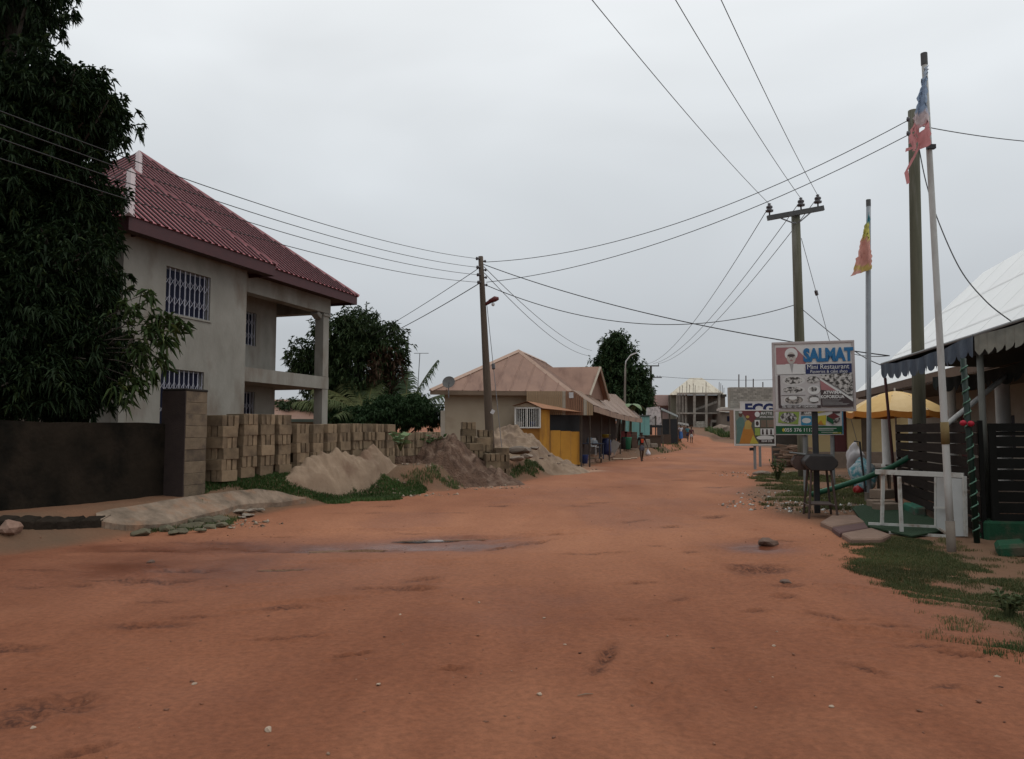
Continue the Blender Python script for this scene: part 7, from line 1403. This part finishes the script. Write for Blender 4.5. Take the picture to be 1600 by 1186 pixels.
for k in range(90): f_ = .03 + .93 * k / 89; a = k * 1.05; c_ = LA(b).lerp(LA(t_), f_); pts_.append(c_ + Vector((math.cos(a) * .05, math.sin(a) * .05, 0)))
m.tube(pts_, .011, 5); m.build('tinsel', tin_m, gp_, True)
for i, (px, py) in enumerate(((1505, 661), (1517, 662))):
    q = P(px, py, b.y - .08); mm_ = MB(); mm_.lathe([(0, -.045), (.035, -.03), (.048, 0), (.035, .03), (0, .045)], 12); o = mm_.build('red_bauble', M('red_plush', (.4, .015, .035), (.3, .01, .025), rough=.6), None, True); o.location = q; tag(o, 'bright red ball ornament tied to the tinsel-wrapped post', 'ornament', 'red ornaments on the tinsel post')
# slatted fence under the canopy: every board its own piece
slat = M('fence_slat', (.03, .023, .02), (.018, .014, .012), scale=3, rough=.85, spec=.05, stretch=(1, 1, 6), rnd=.2); slatb = M('gate_slat', (.014, .014, .013), (.009, .009, .008), scale=3, rough=.8, spec=.08, rnd=.2)
FA = G(1404, 785); FB_ = G(1534, 842); fd = FB_ - FA; fd.z = 0; fr = math.atan2(fd.y, fd.x); fL = fd.length
fn = thing('slat_fence', 'brown horizontal slat fence under the blue canopy', 'fence', (FA.x, FA.y, 0), fr)
z = .12; k = 0
while z < 1.65:
    m = MB(); m.box((fL / 2, random.uniform(-.006, .006), z + .0825), (fL - .01, .022, .165), Matrix.Rotation(random.uniform(-.012, .012), 3, 'Y')); m.build('slat', slat, fn); z += .186; k += 1
for x in (.03, fL * .34, fL * .67, fL - .03): m = MB(); m.box((x, .045, .86), (.07, .06, 1.85)); m.build('post', slatb, fn)
GA = G(1545, 842); gt = thing('slat_gate', 'black horizontal slat gate facing the grass strip', 'gate', (GA.x + .03, GA.y - .05, 0), -.16); GW = 2.4
z = .28; zt = 1.74
for (a, b_, c, d) in ((0, GW, z, z + .1), (0, GW, zt - .12, zt), (0, .1, z + .1, zt - .12), (GW - .1, GW, z + .1, zt - .12)): m = MB(); m.bb(a, b_, -.02, .03, c, d); m.build('frame_member', slatb, gt)
zz = z + .115
while zz < zt - .14: m = MB(); m.bb(.105, GW - .105, 0, .02, zz, min(zz + .148, zt - .125)); m.build('slat', slatb, gt); zz += .166
for x in (.8, 1.6): m = MB(); m.bb(x, x + .06, .022, .06, z + .1, zt - .12); m.build('brace', slatb, gt)
grk = M('green_kerb', (.02, .075, .04), (.014, .048, .027), scale=3, rough=.9, spec=.1, c3=(.085, .07, .05), s2=.8, bump=.4)
m = MB(); m.box((1.2, .2, .02), (2.6, .55, .52)); kb_ = bev(m.build('green_kerb', grk), .03); kb_.location = (GA.x, GA.y - .1, 0); kb_.rotation_euler = (0, 0, -.16); tag(kb_, 'green painted concrete kerb under the black slat gate', 'kerb')
m = MB(); m.box((0, 0, .06), (.34, .5, .18)); kb2 = bev(m.build('green_kerb', grk), .04); q = G(1577, 868); kb2.location = (q.x + .1, q.y + .1, 0); kb2.rotation_euler = (.05, -.15, -.5); tag(kb2, 'tilted green painted block before the black gate', 'kerb')
m = MB(); m.box((.0, 0, .06), (1.1, .2, .28)); kb3 = bev(m.build('green_kerb', M('mint_kerb', (.04, .15, .1), (.03, .11, .075), rough=.9, spec=.1, c3=(.08, .07, .055), s2=.8)), .03); q = G(1440, 808); kb3.location = (q.x, q.y + .25, 0); kb3.rotation_euler = (0, 0, fr); tag(kb3, 'mint green kerb stone along the foot of the slat fence', 'kerb')
# turf mat, slabs, white frame
tm = [G(a, b) for a, b in ((1330, 795), (1392, 789), (1425, 795), (1485, 832), (1425, 843), (1352, 826))]
turf = M('turf_mat', (.013, .034, .014), (.02, .046, .02), scale=30, rough=.95, bump=.8, bscale=160, bdist=.01)
m = MB(); m.prism([v + Vector((0, 0, .03)) for v in tm], (0, 0, .025)); o = fixn(m.build('turf_mat', turf)); tag(o, 'dark green artificial turf mat under the white metal frame', 'mat')
slabm = M('reddish_slab', (.23, .15, .11), (.155, .1, .074), scale=4, rough=.9, bump=.5, rnd=.1)
for i, (pts_, lab, mt) in enumerate([(((1282, 822), (1300, 811), (1338, 811), (1352, 822), (1300, 830)), 'pale reddish slab lying next to the grill legs', slabm), (((1300, 831), (1352, 823), (1358, 832), (1312, 840)), 'purplish broken slab between two pale slabs', M('purple_slab', (.11, .06, .056), (.08, .045, .042), rough=.9)), (((1315, 841), (1362, 832), (1392, 843), (1378, 850), (1330, 851)), 'pale slab lying at the head of the grass strip', slabm)]):
    v_ = [G(a, b) + Vector((0, 0, .03)) for a, b in pts_]; m = MB(); m.prism([p + Vector((0, 0, -.1)) for p in v_], (0, 0, .15)); tag(bev(fixn(m.build('paving_slab', mt)), .02), lab, 'slab')
wfm = M('white_angle', (.5, .5, .47), (.4, .4, .37), rough=.6, scale=4, c3=(.25, .2, .16), s2=1.2); wpn = M('white_panel', (.46, .47, .46), (.38, .39, .38), rough=.55)
q = P(1440, 835, 12.2); wf = thing('white_metal_frame', 'empty white metal display frame lying on its side on the turf', 'frame', (q.x, q.y, gz(q.x, q.y)))
def LW(px, py, d): return P(px, py, d) - wf.location
def bar(a, b, w_=.045, nm='rail'): m = MB(); d = b - a; m.box((a + b) / 2, (w_, w_, d.length), d.to_track_quat('Z', 'Y').to_matrix()); return m.build(nm, wfm, wf)
bar(LW(1368, 737, 12.7), LW(1506, 743, 11.9), .075); bar(LW(1380, 740, 12.65), LW(1378, 820, 12.65)); bar(LW(1405, 745, 12.2), LW(1409, 832, 12.2)); bar(LW(1357, 818, 12.75), LW(1464, 823, 12.4), .04); bar(LW(1389, 832, 12.3), LW(1482, 838, 11.9), .04); bar(LW(1463, 746, 12.4), LW(1463, 824, 12.4)); bar(LW(1507, 744, 11.85), LW(1509, 838, 11.85)); bar(LW(1464, 823, 12.4), LW(1484, 837, 11.95), .035)
m = MB(); m.prism([LW(1463, 822, 12.38), LW(1486, 836, 12.0), LW(1484, 746, 12.0), LW(1463, 746, 12.38)], (.02, .01, 0)); fixn(m.build('side_panel', wpn, wf))
m = MB(); m.prism([LW(1487, 838, 11.97), LW(1508, 838, 11.87), LW(1506, 748, 11.87), LW(1487, 747, 11.97)], (.0, .02, 0)); fixn(m.build('side_panel', wpn, wf))
bar(LW(1460, 793, 12.3), LW(1480, 793, 12.0), .03, 'latch_bar')
# leaning white pipe and stool stuff under the canopy
a, b = P(1478, 664, 12.9), P(1575, 585, 13.6); lpipe = thing('leaning_pipe', 'thick pale pipe slanting up behind the tinsel-wrapped post', 'pipe', Vector((a.x, a.y, gz(a.x, a.y)))); m = MB(); m.tube([Vector((0, 0, 0)), a - lpipe.location, b - lpipe.location], .045, 10); m.build('tube', wpole, lpipe, True)
for i, (px, py, d) in enumerate([(1395, 735, 19.0), (1372, 738, 20.5)]):
    q = P(px, py, d); q.z = gz(q.x, q.y); t_ = thing('wooden_stool', ('brown wooden stool beside the fence end', 'low wooden stool behind the thinner flagpole')[i], 'stool', q, .4 * i); m = MB(); m.box((0, 0, .62), (.4, .4, .05)); m.build('seat', wood_d, t_)
    for sx in (-1, 1):
        for sy in (-1, 1): m = MB(); m.tube([(sx * .15, sy * .15, .6), (sx * .18, sy * .18, 0)], .022, 5); m.build('leg', wood_d, t_)
for i, (px, py, d, s) in enumerate([(1376, 775, 16.2, .32), (1385, 782, 15.6, .3), (1378, 765, 16.6, .26)]):
    q = P(px, py, d); m = MB(); m.box((0, 0, .09), (.48, .3, .2)); o = bev(m.build('step_block', M('step_tan', (.27, .2, .15), (.19, .14, .105), rough=.9, bump=.4, rnd=.15)), .015); o.location = (q.x, q.y, gz(q.x, q.y) + (.19 if i == 2 else 0)); o.rotation_euler = (0, 0, .3 * i); tag(o, ('tan concrete block at the head of the turf mat', 'tan concrete block touching the turf mat', 'tan concrete block resting behind the turf mat')[i], 'block')
print('tris', sum(len(o.data.loop_triangles) or sum(len(p.vertices) - 2 for p in o.data.polygons) for o in C.objects if o.type == 'MESH'), 'objects', len(C.objects))
